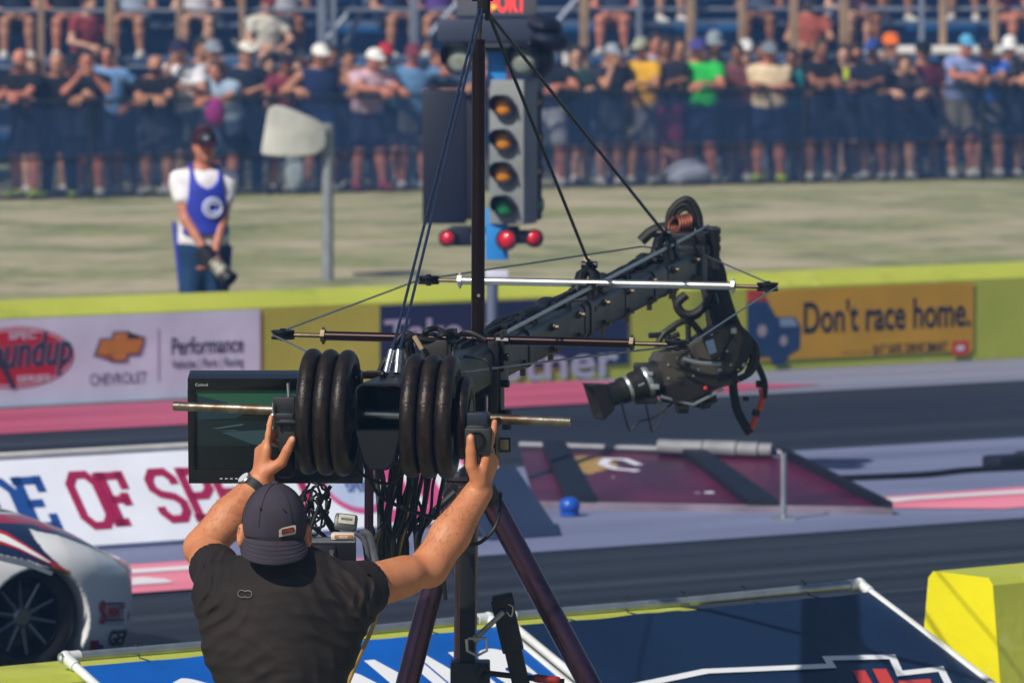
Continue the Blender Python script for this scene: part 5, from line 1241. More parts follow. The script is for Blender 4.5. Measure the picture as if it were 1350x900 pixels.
for r in (.25, .45, .65, .85, .95):
    mb.tube([hp(math.sin(a) * (.0845 + .066 * (max(0, math.cos(a * 1.38)) ** .55) * r * .72), -.006 - math.cos(a) * (.1055 + .066 * (max(0, math.cos(a * 1.38)) ** .55) * r * .95), -.0068 - .066 * (max(0, math.cos(a * 1.38)) ** .55) * r * .74 - .010 * (1 - math.cos(a)) * r) for a in np.radians(np.linspace(-60, 60, 22))], .0007, 4)
for la in (-90, -32, 28, 90, 150, 210):
    a = math.radians(la); pts = []
    for k in range(14):
        b = math.radians(2 + 84 * k / 13); x, y, z = .0848 * math.sin(a) * math.cos(b), -.1064 * math.cos(a) * math.cos(b), .1074 * math.sin(b)
        pts.append(cc + HR @ V((-x, y, z)) + (HR @ V((0, 0, 0))))
    pts = [p for p in pts if (p - hp(0, 0, -.006)).dot(HR @ V((0, .08, 1))) > 0]
    mb.tube(pts, .0010, 5)
mb.build('seam', mat('cap_stitch', '#25222b', 0.9, var=0), cap)
mb = MB(); mb.ball(cc + HR @ V((0, 0, .107)), (.009, .009, .005)); mb.build('button', capm, cap)
mb = MB()
for px, py in ((343, 670), (374, 671)):
    q = on_surf(cpco, px, py, .0002); mb.ball(q, (.0035, .002, .0032), None, 10, 6)
mb.build('eyelet', stitch, cap)
pt = [on_surf(cpco, a, b, .002) for a, b in ((368, 698), (372, 695), (388, 692), (390, 693), (390, 703), (388, 704), (368, 707))]
def patch(name, pts, m_t, lift):
    pts = [p - V((0, lift, 0)) for p in pts]; k = len(pts); mb = MB(); mb.add(pts + [p + V((0, .003, 0)) for p in pts], [tuple(range(k)), tuple(range(2 * k - 1, k - 1, -1))] + [(i, k + i, k + (i + 1) % k, (i + 1) % k) for i in range(k)]); return mb.build(name, m_t, cap)
patch('patch', pt, mat('pale_patch', '#c8bcae', 0.7, var=0.1, scale=60), .0005)
patch('patch_badge', [on_surf(cpco, a, b, .002) for a, b in ((372, 697), (387, 694.5), (388.5, 700.5), (371.5, 703.5))], mat('patch_dark', '#3a2428', 0.7, var=0), .0014)
patch('patch_letters', [on_surf(cpco, a, b, .002) for a, b in ((374, 698.6), (386, 696.4), (387, 699.8), (373, 701.8))], mat('patch_red', '#b83428', 0.7, var=0.35, scale=400), .0022)
# hair under the cap, nails, watch
hairm = mat('dark_brown_hair', '#2c211c', 0.8, var=0.3, scale=120, bump=0.5, bscale=300)
sdf_obj('hair', [ell(hp(0, -.012, .012), (.0765, .0975, .098), HR), half(hp(0, 0, -.004), tuple(HR @ V((0, .1, 1)))), half(hp(0, 0, -.052), tuple(HR @ V((0, .25, -1)))), half(hp(0, .035, 0), tuple(HR @ V((0, 1, .2)))), ell(hp(0, 0, -.03), (.0715, .08, .06), HR, 0, 'sub')], .0035, hairm, op, None, 1)
nailm = mat('fingernail', '#d8a48c', 0.3, var=0.05)
bco = np.array([v.co[:] for v in op.data.vertices])
for tp, td in TIPS:
    mb = MB(); sx = td.cross(V((0, -1, 0))).normalized(); up_ = V((0, -1, 0)) - td * V((0, -1, 0)).dot(td); up_.normalize()
    mb.ball(tp - td * .0005 + up_ * .0086, (.0068, .0088, .0028), Matrix((sx, td, up_)).transposed(), 12, 8); mb.build('thumbnail', nailm, op)
wd = (J['elL'] - J['wrL']).normalized(); wc = J['wrL'] + wd * .030
MB().lathe([(-.013, .0375), (-.013, .0405), (.013, .0415), (.013, .0385)], wc, wd, 28, True).build('watch', mat('watch_strap', '#1d2422', 0.55, var=0.15, scale=30), op)
wt = bpy.data.objects['watch']; sdv = (V((-.62, -.35, .55)) - wd * V((-.62, -.35, .55)).dot(wd)).normalized()
mb = MB(); mb.lathe([(0, .021), (.006, .021), (.009, .018)], wc + sdv * .037, sdv, 24); c_ = mb.build('watch_case', steel, wt)
mb = MB(); mb.lathe([(0, .0165), (.0012, .0165)], wc + sdv * .0455, sdv, 24); c_ = mb.build('watch_face', mat('watch_glass', '#c8d0d8', 0.12, var=0, coat=1.0), wt)
# shorts and shoes below the frame
shm = mat('khaki_cotton', '#5c5648', 0.85, var=0.1, scale=8, bump=0.2, bscale=200); shoe_m = mat('black_shoe', '#18181a', 0.6, var=0.15, scale=20)
sp_ = [ell(J['pelvis'] + V((0, 0, -.01)), (.178, .134, .13), TR)]
for q in 'LR': sp_ += [capcone(J['pelvis'] * .4 + J['hip' + q] * .6, J['hip' + q].lerp(J['kn' + q], .92), .104, .098, .05)]
sp_ += [half((0, 0, J['pelvis'].z + .06), (0, 0, 1))]
sdf_obj('shorts', sp_, .010, shm, op, None, 1)
sp_ = []
for q in 'LR': sp_ += [cone(J['an' + q] - V((0, .02, .035)), J['to' + q] + V((0, .03, 0)), .052, .042, .03), cone(J['an' + q] + V((0, 0, .02)), J['an' + q] - V((0, 0, .03)), .048, .05, .02)]
sp_ += [half((0, 0, gr + .002), (0, 0, -1))]
sdf_obj('shoes', sp_, .009, shoe_m, op, None, 1)

# fine hair on the forearms
rs = np.random.RandomState(5); nv = len(op.data.vertices); nor = np.zeros(nv * 3, np.float32); op.data.vertices.foreach_get('normal', nor); nor = nor.reshape(-1, 3)
mb = MB()
for q in 'LR':
    a, b = np.array(J['el' + q]), np.array(J['wr' + q]); ab = b - a; u = ((bco - a) @ ab) / ab.dot(ab); dist = np.linalg.norm(bco - (a + u[:, None] * ab), axis=1)
    ids = np.where((u > .08) & (u < .95) & (dist < .075))[0]
    for i in rs.choice(ids, 900):
        p = V(bco[i]); n_ = V(nor[i]); d_ = (V(ab).normalized() * .8 + V(rs.uniform(-.5, .5, 3)) + n_ * .35).normalized(); L_ = rs.uniform(.008, .016)
        mb.tube([p, p + d_ * L_ * .5, p + d_ * L_ - n_ * L_ * .12], [.0002, .00016, .00008], 3, False)
hr_ = mb.build('arm_hair', mat('arm_hair', '#8c6038', 0.5, var=0.2), op); hr_['kind'] = 'stuff'
# ------------------------------------------------------------------ other people
def rotx(p, c, a):
    p, c = V(p), V(c); q = p - c; return c + V((q.x, q.y * math.cos(a) - q.z * math.sin(a), q.y * math.sin(a) + q.z * math.cos(a)))
def joints(pose):
    J = dict(pelvis=V((0, 0, .97)), waist=V((0, 0, 1.12)), chest=V((0, 0, 1.30)), neck=V((0, .02, 1.465)), head=V((0, -.015, 1.635)), fw=V((0, -1, 0)), hup=V((0, 0, 1)))
    for q, s in (('L', 1), ('R', -1)):
        J['sh' + q] = V((.172 * s, .005, 1.405)); J['hip' + q] = V((.09 * s, 0, .93)); J['kn' + q] = V((.105 * s, -.02, .50)); J['an' + q] = V((.12 * s, .02, .09)); J['to' + q] = V((.15 * s, -.13, .035))
    lean = {'rail': 13, 'wide': 10, 'chin': 11, 'bent': 26, 'crossed': 2, 'phone': 2, 'down': 1, 'clasp': 1, 'seated': 10, 'wave': 6, 'side': 7, 'hip': 5, 'low': 20}[pose]
    sh = {'rail': .08, 'wide': .06, 'chin': .06, 'bent': .15, 'wave': .05, 'side': .06, 'hip': .04, 'low': .12}.get(pose, 0)
    if pose == 'seated':
        for k in ('pelvis', 'waist', 'chest', 'neck', 'head', 'shL', 'shR', 'hipL', 'hipR'): J[k].z -= .46
        for q, s in (('L', 1), ('R', -1)): J['kn' + q] = V((.14 * s, -.43, .50)); J['an' + q] = V((.15 * s, -.40, .09)); J['to' + q] = V((.17 * s, -.56, .035)); J['hip' + q] = V((.10 * s, -.03, .50))
    a = math.radians(lean)
    for k in ('waist', 'chest', 'neck', 'head', 'shL', 'shR'): J[k] = rotx(J[k], J['pelvis'], a)
    for k in ('pelvis', 'waist', 'chest', 'neck', 'head', 'shL', 'shR', 'hipL', 'hipR'): J[k] = J[k] + V((0, sh, 0))
    if sh: J['knL'].y += sh * .5; J['knR'].y += sh * .4; J['anR'].y -= .05; J['toR'].y -= .05; J['anL'].y += .06; J['toL'].y += .06
    w = {'rail': ((-.03, -.40, 1.225), (.05, -.42, 1.24)), 'wide': ((.30, -.38, 1.225), (-.27, -.36, 1.225)), 'chin': ((.12, -.40, 1.225), (-.06, -.24, 1.48)), 'bent': ((.04, -.52, 1.22), (-.06, -.50, 1.22)),
         'crossed': ((-.10, -.17, 1.21), (.10, -.20, 1.24)), 'phone': ((.07, -.33, 1.47), (-.06, -.33, 1.46)), 'down': ((.27, -.03, .86), (-.27, -.05, .86)), 'clasp': ((.035, -.20, .90), (-.035, -.22, .93)), 'seated': ((.12, -.38, .62), (-.12, -.36, .62)), 'side': ((.27, -.36, 1.225), (.02, -.40, 1.23)), 'hip': ((.10, -.38, 1.225), (-.235, -.0, 1.03)), 'low': ((.16, -.44, 1.225), (-.20, -.46, 1.225)), 'wave': ((.15, -.38, 1.225), (-.24, -.16, 1.62))}[pose]
    J['wrL'], J['wrR'] = V(w[0]), V(w[1])
    pl = {'phone': V((.6, .1, -.9)), 'chin': V((.4, 0, -1)), 'wave': V((.8, 0, -.8))}.get(pose, V((.7, .35, -.6)))
    for q, s in (('L', 1), ('R', -1)): J['el' + q] = ik(J['sh' + q], J['wr' + q], .29, .26, V((pl.x * s, pl.y, pl.z)))
    return J
CACHE = {}
def arm_to(J, q, f0, f1, r0, r1, k=.04): return capcone(J['sh' + q].lerp(J['el' + q], f0), J['sh' + q].lerp(J['el' + q], f1), r0, r1, k, 'add', .03)
def figure(pose, part):
    key = (pose, part)
    if key in CACHE: return CACHE[key]
    J = joints(pose); fd = V((0, -1, -.12)) if pose != 'phone' else V((0, -1, -.1)); pr, R, HR, hp = body_prims(J, 1.0, fd); h = .019
    CACHE.setdefault((pose, 'frame'), (J, R, HR, hp))
    if part == 'body':
        hands = []
        for q, s in (('L', 1), ('R', -1)):
            d = J['wr' + q] - J['el' + q]
            if pose in ('rail', 'wide', 'bent', 'wave', 'side', 'hip', 'low') and J['wr' + q].z < 1.4: d = V((-s * .5, -.6, -.25))
            if pose == 'clasp': d = V((-s * .5, -.15, -.8))
            pn = V((-s * .6, -.1, -.6)) if pose not in ('down', 'clasp') else V((-s, 0, 0)); pn = pn if abs(pn.normalized().dot(d.normalized())) < .95 else V((0, 1, .2))
            hands += hand(J['wr' + q], d, pn, V((0, -1, .3)), .55)
        pr += [cone(J['wr' + q], J['wr' + q] + (J['wr' + q] - J['el' + q]).normalized() * .05, .03, .03, .02) for q in 'LR'] if False else []
        v, f = sdf(pr, .016, None, 1); v2, f2 = tubes_mesh(hands, 7)
        me = mesh_from([tuple(x) for x in v] + list(v2), [tuple(int(i) for i in q) for q in f] + [tuple(i + len(v) for i in q) for q in f2])
    else:
        if part.startswith('shirt'):
            c = [ell(J['chest'], (.188, .130, .215), R), ell(J['waist'], (.168, .126, .2), R, .07), ell(J['pelvis'] + (J['waist'] - J['pelvis']) * .15, (.180, .134, .14), R, .06), cone(J['shL'], J['shR'], .060, None, .05), cone(J['neck'] - V((0, 0, .02)), J['shL'], .05, .055, .04), cone(J['neck'] - V((0, 0, .02)), J['shR'], .05, .055, .04)]
            for q in 'LR':
                if part != 'shirt_tank': c.append(arm_to(J, q, -.0, .62 if part == 'shirt_short' else .98, .062, .064))
                if part == 'shirt_long': c.append(cone(J['el' + q], J['el' + q].lerp(J['wr' + q], .92), .056, .042, .03))
                if part == 'shirt_tank': c.append(ell(J['sh' + q] + V((.07 if q == 'L' else -.07, 0, 0)), (.055, .12, .09), None, .02, 'sub'))
            c += [half((0, 0, J['pelvis'].z - .07), (0, 0, -1)), ell(J['neck'] + V((0, -.02, .045)), (.07, .09, .05), None, .01, 'sub')]
            rs = random.Random(hash(pose) % 97 if False else len(pose) * 7)
            def disp(X): return .006 * np.sin(X[:, 2] * 41 + 3 * np.sin(X[:, 0] * 9 + X[:, 1] * 11)) * np.sin(X[:, 0] * 17 + X[:, 1] * 13)
            v, f = sdf(c, h, disp, 1)
        elif part in ('shorts', 'trousers'):
            c = [ell(J['pelvis'] - V((0, 0, .02)), (.176, .130, .14), R)]
            for q in 'LR':
                if part == 'shorts': c.append(capcone(J['pelvis'] * .4 + J['hip' + q] * .6, J['hip' + q].lerp(J['kn' + q], .95), .102, .092, .04))
                else: c += [cone(J['pelvis'] * .4 + J['hip' + q] * .6, J['kn' + q], .102, .076, .04), cone(J['kn' + q], J['an' + q] - V((0, 0, .02)), .074, .060, .03)]
            c.append(half((0, 0, J['pelvis'].z + .06), (0, 0, 1)))
            v, f = sdf(c, h, None, 1)
        elif part == 'shoes':
            c = []
            for q in 'LR': c += [cone(J['an' + q] - V((0, -.02, .035)), J['to' + q] + V((0, -.03, .005)), .05, .042, .03), cone(J['an' + q] + V((0, 0, .01)), J['an' + q] - V((0, 0, .03)), .047, .05, .02)]
            c.append(half((0, 0, .004), (0, 0, -1))); v, f = sdf(c, .014, None, 1)
        elif part == 'hair_short':
            v, f = sdf([ell(hp(0, -.014, .036), (.083, .102, .105), HR), half(hp(0, .03, -.01), tuple(HR @ V((0, .75, -.65)))), half(hp(0, 0, -.06), tuple(HR @ V((0, 0, -1)))), half(hp(0, .075, .055), tuple(HR @ V((0, .8, -.6))))], .012, None, 1)
        elif part == 'hair_long':
            v, f = sdf([ell(hp(0, -.018, .030), (.090, .106, .110), HR), cone(hp(0, -.05, -.05), hp(0, -.07, -.20), .075, .05, .05), half(hp(0, .035, -.01), tuple(HR @ V((0, .8, -.55))))], .012, None, 1)
        elif part in ('cap', 'backcap'):
            s_ = 1 if part == 'cap' else -1
            def visor(X, H=np.array(HR), o=np.array(hp(0, .10 * s_, .020))):
                q = (X - o) @ H; return np.maximum(np.sqrt((q[:, 0] / .078) ** 2 + (q[:, 1] / .095) ** 2) * .078 - .078, np.abs(q[:, 2] + .25 * s_ * q[:, 1]) - .008)
            v, f = sdf([ell(hp(0, -.008, .034), (.088, .106, .104), HR), half(hp(0, 0, .018), tuple(HR @ V((0, -.1 * s_, -1)))), func(visor, np.array(hp(0, .10 * s_, .02)) - .13, np.array(hp(0, .10 * s_, .02)) + .13, .004)], .010, None, 1)
        elif part in ('cowboy', 'bucket'):
            br = .165 if part == 'cowboy' else .135; cu = 6.0 if part == 'cowboy' else -3.0
            def brim(X, H=np.array(HR), o=np.array(hp(0, 0, .035))):
                q = (X - o) @ H; rr = np.sqrt((q[:, 0] * 1.05) ** 2 + (q[:, 1] * .92) ** 2); zz = q[:, 2] - (cu * q[:, 0] ** 2 if cu > 0 else cu * .6 * rr ** 2)
                return np.maximum(rr - br, np.abs(zz) - .009) * .8
            c0 = np.array(hp(0, 0, .035))
            v, f = sdf([ell(hp(0, -.005, .07), (.088, .104, .098), HR), half(hp(0, 0, .03), tuple(HR @ V((0, 0, -1)))), func(brim, c0 - .2, c0 + .2, .012)] + ([cone(hp(0, -.06, .17), hp(0, .06, .165), .028, .028, .03, 'sub')] if part == 'cowboy' else []), .012, None, 1)
        elif part == 'beard':
            v, f = sdf([ell(hp(0, .035, -.06), (.064, .066, .062), HR), half(hp(0, .02, 0), tuple(HR @ V((0, -1, .3)))), half(hp(0, 0, -.035), tuple(HR @ V((0, 0, 1))))], .012, None, 1)
        me = np_mesh(v, f)
    me.polygons.foreach_set('use_smooth', [True] * len(me.polygons)); CACHE[key] = me; return me
SK = {'fair': '#c99a80', 'tan': '#b47f62', 'ruddy': '#c07a62', 'brown': '#8a5a42', 'dark': '#5e3c2e'}
def cloth(c): return mat('cloth_' + c.strip('#'), c, 0.85, var=0.12, scale=7, bump=0.15, bscale=120, spec=0.2)
def person(label, px, d, pose, top, low, height=1.75, skin='tan', shirt='short', lower='shorts', hat=None, hatc='#20242c', hair='hair_short', hairc='#2a2018', shoes='#c8c8c4', rz=0.0, group=None, extra=None, at_=None, wide=1.12):
    def add(name, key, m_t, parent=None):
        me = figure(pose, key)
        if not me.materials: me.materials.append(None)
        o = bpy.data.objects.new(name, me); COL.objects.link(o); o.material_slots[0].link = 'OBJECT'; o.material_slots[0].material = m_t
        if parent is not None: o.parent = parent
        return o
    p = add('person', 'body', mat('skin_' + skin, SK[skin], 0.5, var=0.12, scale=14, bump=0.05, bscale=80))
    tag(p, label, 'person', group)
    add('shirt', 'shirt_' + shirt, cloth(top), p); add('trousers' if lower == 'trousers' else 'shorts', lower, cloth(low), p); add('shoes', 'shoes', cloth(shoes), p)
    if hair: add('hair', hair, mat('hair_' + hairc.strip('#'), hairc, 0.8, var=0.3, scale=60), p)
    if hat: add('cap' if 'cap' in hat else 'hat', hat, cloth(hatc), p)
    if extra:
        for nm, hc in extra: add(nm, nm, cloth(hc), p)
    s = height / 1.76; p.scale = (s * wide, s * 1.06, s); x = (px - CX) * d / FPX
    if at_ is None: p.location = (x, d, gz(x, d))
    else: p.location = at_
    p.rotation_euler = (0, 0, math.radians(rz)); return p
FX0, FX1 = P(0, 100, 68.3), P(1350, 100, 72.0)
def fy(px):
    """depth at which pixel column px meets the fence line"""
    dx, dy = FX1.x - FX0.x, FX1.y - FX0.y; a = (px - CX) / FPX
    return (FX0.y - FX0.x * dy / dx) / (1 - a * dy / dx)
# fence
fe = empty('crowd_fence', V((0, fy(675), 0)), 'long rail fence with dark mesh screen in front of the spectators', 'fence')
def FP(px, z): d = fy(px); x = (px - CX) * d / FPX; return V((x, d, gz(x, d) + z))
frm = mat('dark_rail', '#1c2430', 0.5, 0.3, var=0.15)
RZ = 1.19
mb = MB(); mb.tube([FP(p, RZ) for p in (-900, -400, 0, 400, 800, 1350, 1800, 2300)], .025, 10); mb.build('rail', frm, fe)
mb = MB(); mb.tube([FP(p, .50) for p in (-900, -400, 0, 400, 800, 1350, 1800, 2300)], .018, 8); mb.build('rail', frm, fe)
mb = MB(); mb.tube([FP(p, .05) for p in (-900, -400, 0, 400, 800, 1350, 1800, 2300)], .018, 8); mb.build('rail', frm, fe)
for i in range(14):
    px = -820 + 235 * i; MB().tube([FP(px, 0), FP(px, RZ + .02)], .024, 10).build('post', frm, fe)
def screen(name, col, alpha):
    m = bpy.data.materials.new(name); m.use_nodes = True; n, l = m.node_tree.nodes, m.node_tree.links; b = n['Principled BSDF']
    b.inputs['Base Color'].default_value = hexc(col); b.inputs['Roughness'].default_value = .8; b.inputs['Alpha'].default_value = alpha; return m
def sheet(z0, z1, m_t, dy):
    ps = list(range(-900, 2301, 100)); vs = [FP(p, z0) + V((0, dy, 0)) for p in ps] + [FP(p, z1) + V((0, dy, 0)) for p in ps]; k = len(ps)
    link('mesh_screen', mesh_from(vs, [(i, i + 1, k + i + 1, k + i) for i in range(k - 1)]), m_t, fe)
sheet(.50, RZ - .01, screen('navy_windscreen', '#0c2c58', .40), .03); sheet(.05, .50, screen('thin_mesh', '#123a68', .28), .03)

D_ = .40
P_ = person
crowd = [
 ('bald bearded man in a black shirt at the far end, hands crossed on the rail', 30, 'rail', '#15161c', '#1a2030', dict(hair=None, skin='ruddy', height=1.84, shoes='#c8d820', extra=[('beard', '#6a4a3a')])),
 ('bald man in a black shirt and long navy trousers, elbows wide', 73, 'wide', '#14151b', '#16223a', dict(hair=None, skin='tan', height=1.78, lower='trousers', shoes='#b8cc20')),
 ('dark haired man in a black shirt with blue and white sleeves', 122, 'rail', '#1a1c26', '#202838', dict(skin='ruddy', height=1.80)),
 ('young man in a black shirt half hidden with a hand at his chin', 160, 'chin', '#1c1e24', '#23252c', dict(skin='brown', height=1.6, d=1.2)),
 ('bald bearded man in black shirt and charcoal shorts beside the white shirt', 203, 'rail', '#101116', '#2c2e36', dict(hair=None, skin='tan', height=1.74, extra=[('beard', '#2a1c16')])),
 ('tall man in a white t-shirt, navy cap and olive shorts', 237, 'chin', '#e2e4ee', '#4a4f4a', dict(hat='cap', hatc='#2a2440', height=1.92, skin='tan', d=.55)),
 ('man in a pale blue shirt and grey cap standing behind the bent figure', 288, 'phone', '#7fa6c0', '#2a3648', dict(hat='cap', hatc='#8a94a0', height=1.88, d=1.3, skin='tan')),
 ('dark haired person in a light steel blue shirt bending over the rail', 300, 'bent', '#9fb4cc', '#3a4a66', dict(height=1.72, skin='ruddy', hair='hair_long', hairc='#4a3428')),
 ('person in a white cowboy hat and dark navy top', 330, 'crossed', '#1a2438', '#1c2c48', dict(hat='cowboy', hatc='#e6e4da', height=1.84, d=.9, lower='trousers')),
 ('man in a dark red shirt and dark cap behind the white hat', 372, 'rail', '#7c3040', '#28303c', dict(hat='cap', hatc='#282030', height=1.72, d=.55, skin='brown')),
 ('person in a white cap and navy tank top with bare arms on the rail', 418, 'wide', '#1c2c56', '#20407c', dict(hat='cap', hatc='#ecebe6', shirt='tank', height=1.84, skin='tan', hair='hair_long', hairc='#5a4030')),
 ('woman in a pale lilac vest beside the white capped figure', 392, 'rail', '#b4a8c8', '#26304a', dict(shirt='tank', height=1.66, d=.8, skin='fair', hair='hair_long')),
 ('man in a white cap and pale pink shirt with navy shorts, hands on the rail', 490, 'bent', '#d4b4c4', '#16223e', dict(hat='cap', hatc='#f0efec', height=1.84, skin='ruddy', rz=20, shoes='#a04050')),
 ('man in a steel blue shirt and red cap by the back of the starting lights', 545, 'rail', '#5a80ac', '#4a525c', dict(hat='cap', hatc='#7a3848', height=1.82, skin='ruddy', shoes='#d8d8e0')),
 ('person in a slate shirt partly behind the starting lights', 600, 'rail', '#3c4a60', '#2a3240', dict(height=1.76, skin='tan')),
 ('person in a maroon top behind the starting lights', 648, 'wide', '#6c2c3c', '#2a3240', dict(height=1.72, skin='fair', hair='hair_long')),
 ('man in a black shirt and pale shorts holding a white cup by the lamp hoods', 728, 'rail', '#141822', '#a4a8b4', dict(height=1.84, skin='ruddy', hat='cap', hatc='#1a1e2c')),
 ('man in a dark charcoal shirt and pale grey cap next to the yellow shirt', 800, 'rail', '#2a2e3a', '#3c3e4a', dict(hat='cap', hatc='#98a0ac', height=1.80, skin='tan')),
 ('man in a bright yellow shirt, pale cap and grey shorts', 842, 'rail', '#d8a428', '#6c6a70', dict(hat='cap', hatc='#a8ac98', height=1.86, skin='tan')),
 ('dark haired woman in a black top with a maroon skirt', 876, 'crossed', '#22202c', '#7c2448', dict(height=1.86, skin='brown', hair='hair_long')),
 ('man in a bright green shirt, violet cap and navy shorts', 915, 'rail', '#2cb84a', '#14264a', dict(hat='cap', hatc='#46468c', height=1.84, skin='ruddy', rz=-15)),
 ('man in a grey hat and teal grey shirt behind the green shirt', 945, 'rail', '#5c7078', '#26303e', dict(hat='bucket', hatc='#8c98a0', height=1.90, d=.8, skin='brown')),
 ('person in a dusky red top resting on the rail beyond the green shirt', 968, 'wide', '#6a3c44', '#20242e', dict(height=1.78, d=.6, skin='brown')),
 ('man in a cream and teal shirt with folded arms and navy shorts', 1020, 'crossed', '#d8c4a4', '#1a2a4a', dict(hat='cap', hatc='#7c8490', height=1.78, skin='ruddy', shoes='#b8cc20')),
 ('person in a teal shirt tucked behind the cream shirt', 1046, 'rail', '#1a7078', '#3a3a44', dict(height=1.70, d=.7, skin='brown')),
 ('dark haired man in a black shirt holding a yellow can on the rail', 1086, 'rail', '#15171e', '#20222c', dict(height=1.84, skin='brown')),
 ('man in a navy shirt and blue cap standing past the yellow can', 1150, 'crossed', '#161c2e', '#1c2230', dict(hat='cap', hatc='#2c4c9c', height=1.80, skin='brown')),
 ('person in an orange cap and grey shirt behind the navy shirt', 1168, 'phone', '#4c5060', '#2c3040', dict(hat='cap', hatc='#f07820', height=1.86, d=1.1, skin='tan')),
 ('woman in a dark patterned top and long hair by the golf cart', 1190, 'rail', '#3c3444', '#242a3a', dict(height=1.64, skin='fair', hair='hair_long', hairc='#3a2a22')),
 ('child in a dark top standing by the golf cart wheel', 1172, 'down', '#20283a', '#1c2434', dict(height=1.25, d=.5, skin='fair')),
 ('man in a light blue cap, lavender blue shirt and tan shorts', 1266, 'bent', '#8c9cd0', '#6e6858', dict(hat='cap', hatc='#58a4d0', height=1.92, skin='ruddy', rz=12)),
 ('man in a royal blue shirt, navy cap and grey shorts', 1300, 'bent', '#3c6cc8', '#585860', dict(hat='cap', hatc='#22243c', height=1.86, skin='tan', rz=-10)),
 ('person in a white hat and grey shirt at the end of the rail', 1330, 'rail', '#6c7480', '#2c3444', dict(hat='bucket', hatc='#e8e8ea', height=1.80, d=.55, skin='tan')),
 ('man in a black shirt at the very edge of the rail beyond the white hat', 1362, 'rail', '#1a1e28', '#242a38', dict(height=1.82, skin='tan')),
 ('man in a grey shirt by the rail beyond the bald bearded man', -22, 'rail', '#5a6070', '#262c3a', dict(height=1.80, skin='tan')),
 ('man in a plum shirt on the rail behind the starting light panel', 575, 'wide', '#4a3450', '#2a3240', dict(height=1.74, d=.8, skin='tan')),
 ('man in a dark green shirt between the charcoal and black shirts', 765, 'crossed', '#2a4240', '#30343c', dict(height=1.76, d=.9, skin='fair')),
 ('person in a navy top standing back between teal and black shirts', 1112, 'down', '#1c2a48', '#20242e', dict(height=1.72, d=1.4, skin='fair')),
 ('person in a dark blue top standing behind the pink shirt', 455, 'phone', '#24365c', '#22283a', dict(height=1.74, d=1.2, skin='tan')),
]
crowd += [
 ('person in a pale green top standing behind the bald bearded men', 52, 'down', '#9ab49a', '#2a3040', dict(height=1.70, d=1.5, skin='fair', hair='hair_long', hairc='#6a5038')),
 ('person in a rust shirt and dark cap standing behind the blue and white sleeves', 100, 'phone', '#8a4c38', '#2a2c34', dict(height=1.74, d=1.4, hat='cap', hatc='#1c2030')),
 ('man in a sky blue shirt behind the blue and white sleeves, half hidden', 146, 'hip', '#6a94c8', '#24304a', dict(height=1.86, d=1.1, skin='ruddy')),
 ('tall man in a grey shirt standing back between white shirt and white hat', 265, 'down', '#4a5464', '#2a2c34', dict(height=1.90, d=1.9, skin='tan')),
 ('woman in a coral top standing back beside the white cowboy hat', 350, 'phone', '#c86858', '#26304a', dict(height=1.68, d=1.6, skin='fair', hair='hair_long')),
 ('person in a white shirt standing back beside the navy tank top', 440, 'down', '#d8dae2', '#3a3c44', dict(height=1.78, d=1.7, skin='brown')),
 ('person in a red cap and teal top behind the pale pink shirt', 515, 'hip', '#2c6a72', '#2a2c34', dict(height=1.82, d=1.4, hat='cap', hatc='#b83038')),
 ('woman in a pale grey top with long dark hair behind the black shirt', 750, 'down', '#a8acb8', '#24304a', dict(height=1.72, d=1.5, skin='fair', hair='hair_long')),
 ('person in a brick shirt standing back between charcoal and yellow shirts', 822, 'phone', '#8c4438', '#2a2c34', dict(height=1.76, d=1.5, skin='tan')),
 ('person in a pale blue shirt half hidden behind the yellow shirt', 862, 'hip', '#88a8cc', '#34384a', dict(height=1.90, d=1.8, skin='ruddy')),
 ('man in a mauve shirt standing back left of the violet cap', 895, 'down', '#7a6078', '#2a2c34', dict(height=1.84, d=1.3, skin='tan')),
 ('person in a sand shirt and white cap beyond the dusky red top', 990, 'phone', '#b8a888', '#2c3444', dict(height=1.80, d=1.3, skin='fair', hat='cap', hatc='#e4e4e4')),
 ('man in a dark plum shirt standing back beside the cream shirt', 1000, 'down', '#3c2a44', '#26283a', dict(height=1.74, d=1.9, skin='brown')),
 ('person in a grey striped top standing back past the yellow can', 1130, 'hip', '#7c8494', '#2c3040', dict(height=1.72, d=1.6, skin='ruddy', hair='hair_long')),
 ('person in a black cap and maroon shirt beside the golf cart seat', 1222, 'down', '#5c2438', '#24283a', dict(height=1.74, d=1.2, skin='tan', hat='cap', hatc='#14161c')),
 ('person in a pale silver top standing back past the royal blue shirt', 1318, 'phone', '#b4bccc', '#2a3040', dict(height=1.70, d=1.4, skin='fair')),
]
rq = random.Random(21)
for lab, px, pose, top, low, kw in crowd:
    if 'white cup' in lab: pose = 'wave'
    if pose == 'rail' and not any(k in lab for k in ('rail', 'hand', 'can', 'bending')): pose = rq.choice(('rail', 'side', 'low', 'hip', 'wide', 'chin', 'down', 'wave', 'phone'))
    kw.setdefault('rz', rq.uniform(-32, 32) if pose not in ('wide', 'low') else rq.uniform(-12, 12)); kw.setdefault('wide', rq.uniform(1.0, 1.26)); px += rq.uniform(-7, 7)
    d = fy(px) + kw.pop('d', D_); p = person(lab, px, d, pose, top, low, group='spectators along the fence', **kw)
    if rq.random() < .5: p.scale.x = -p.scale.x

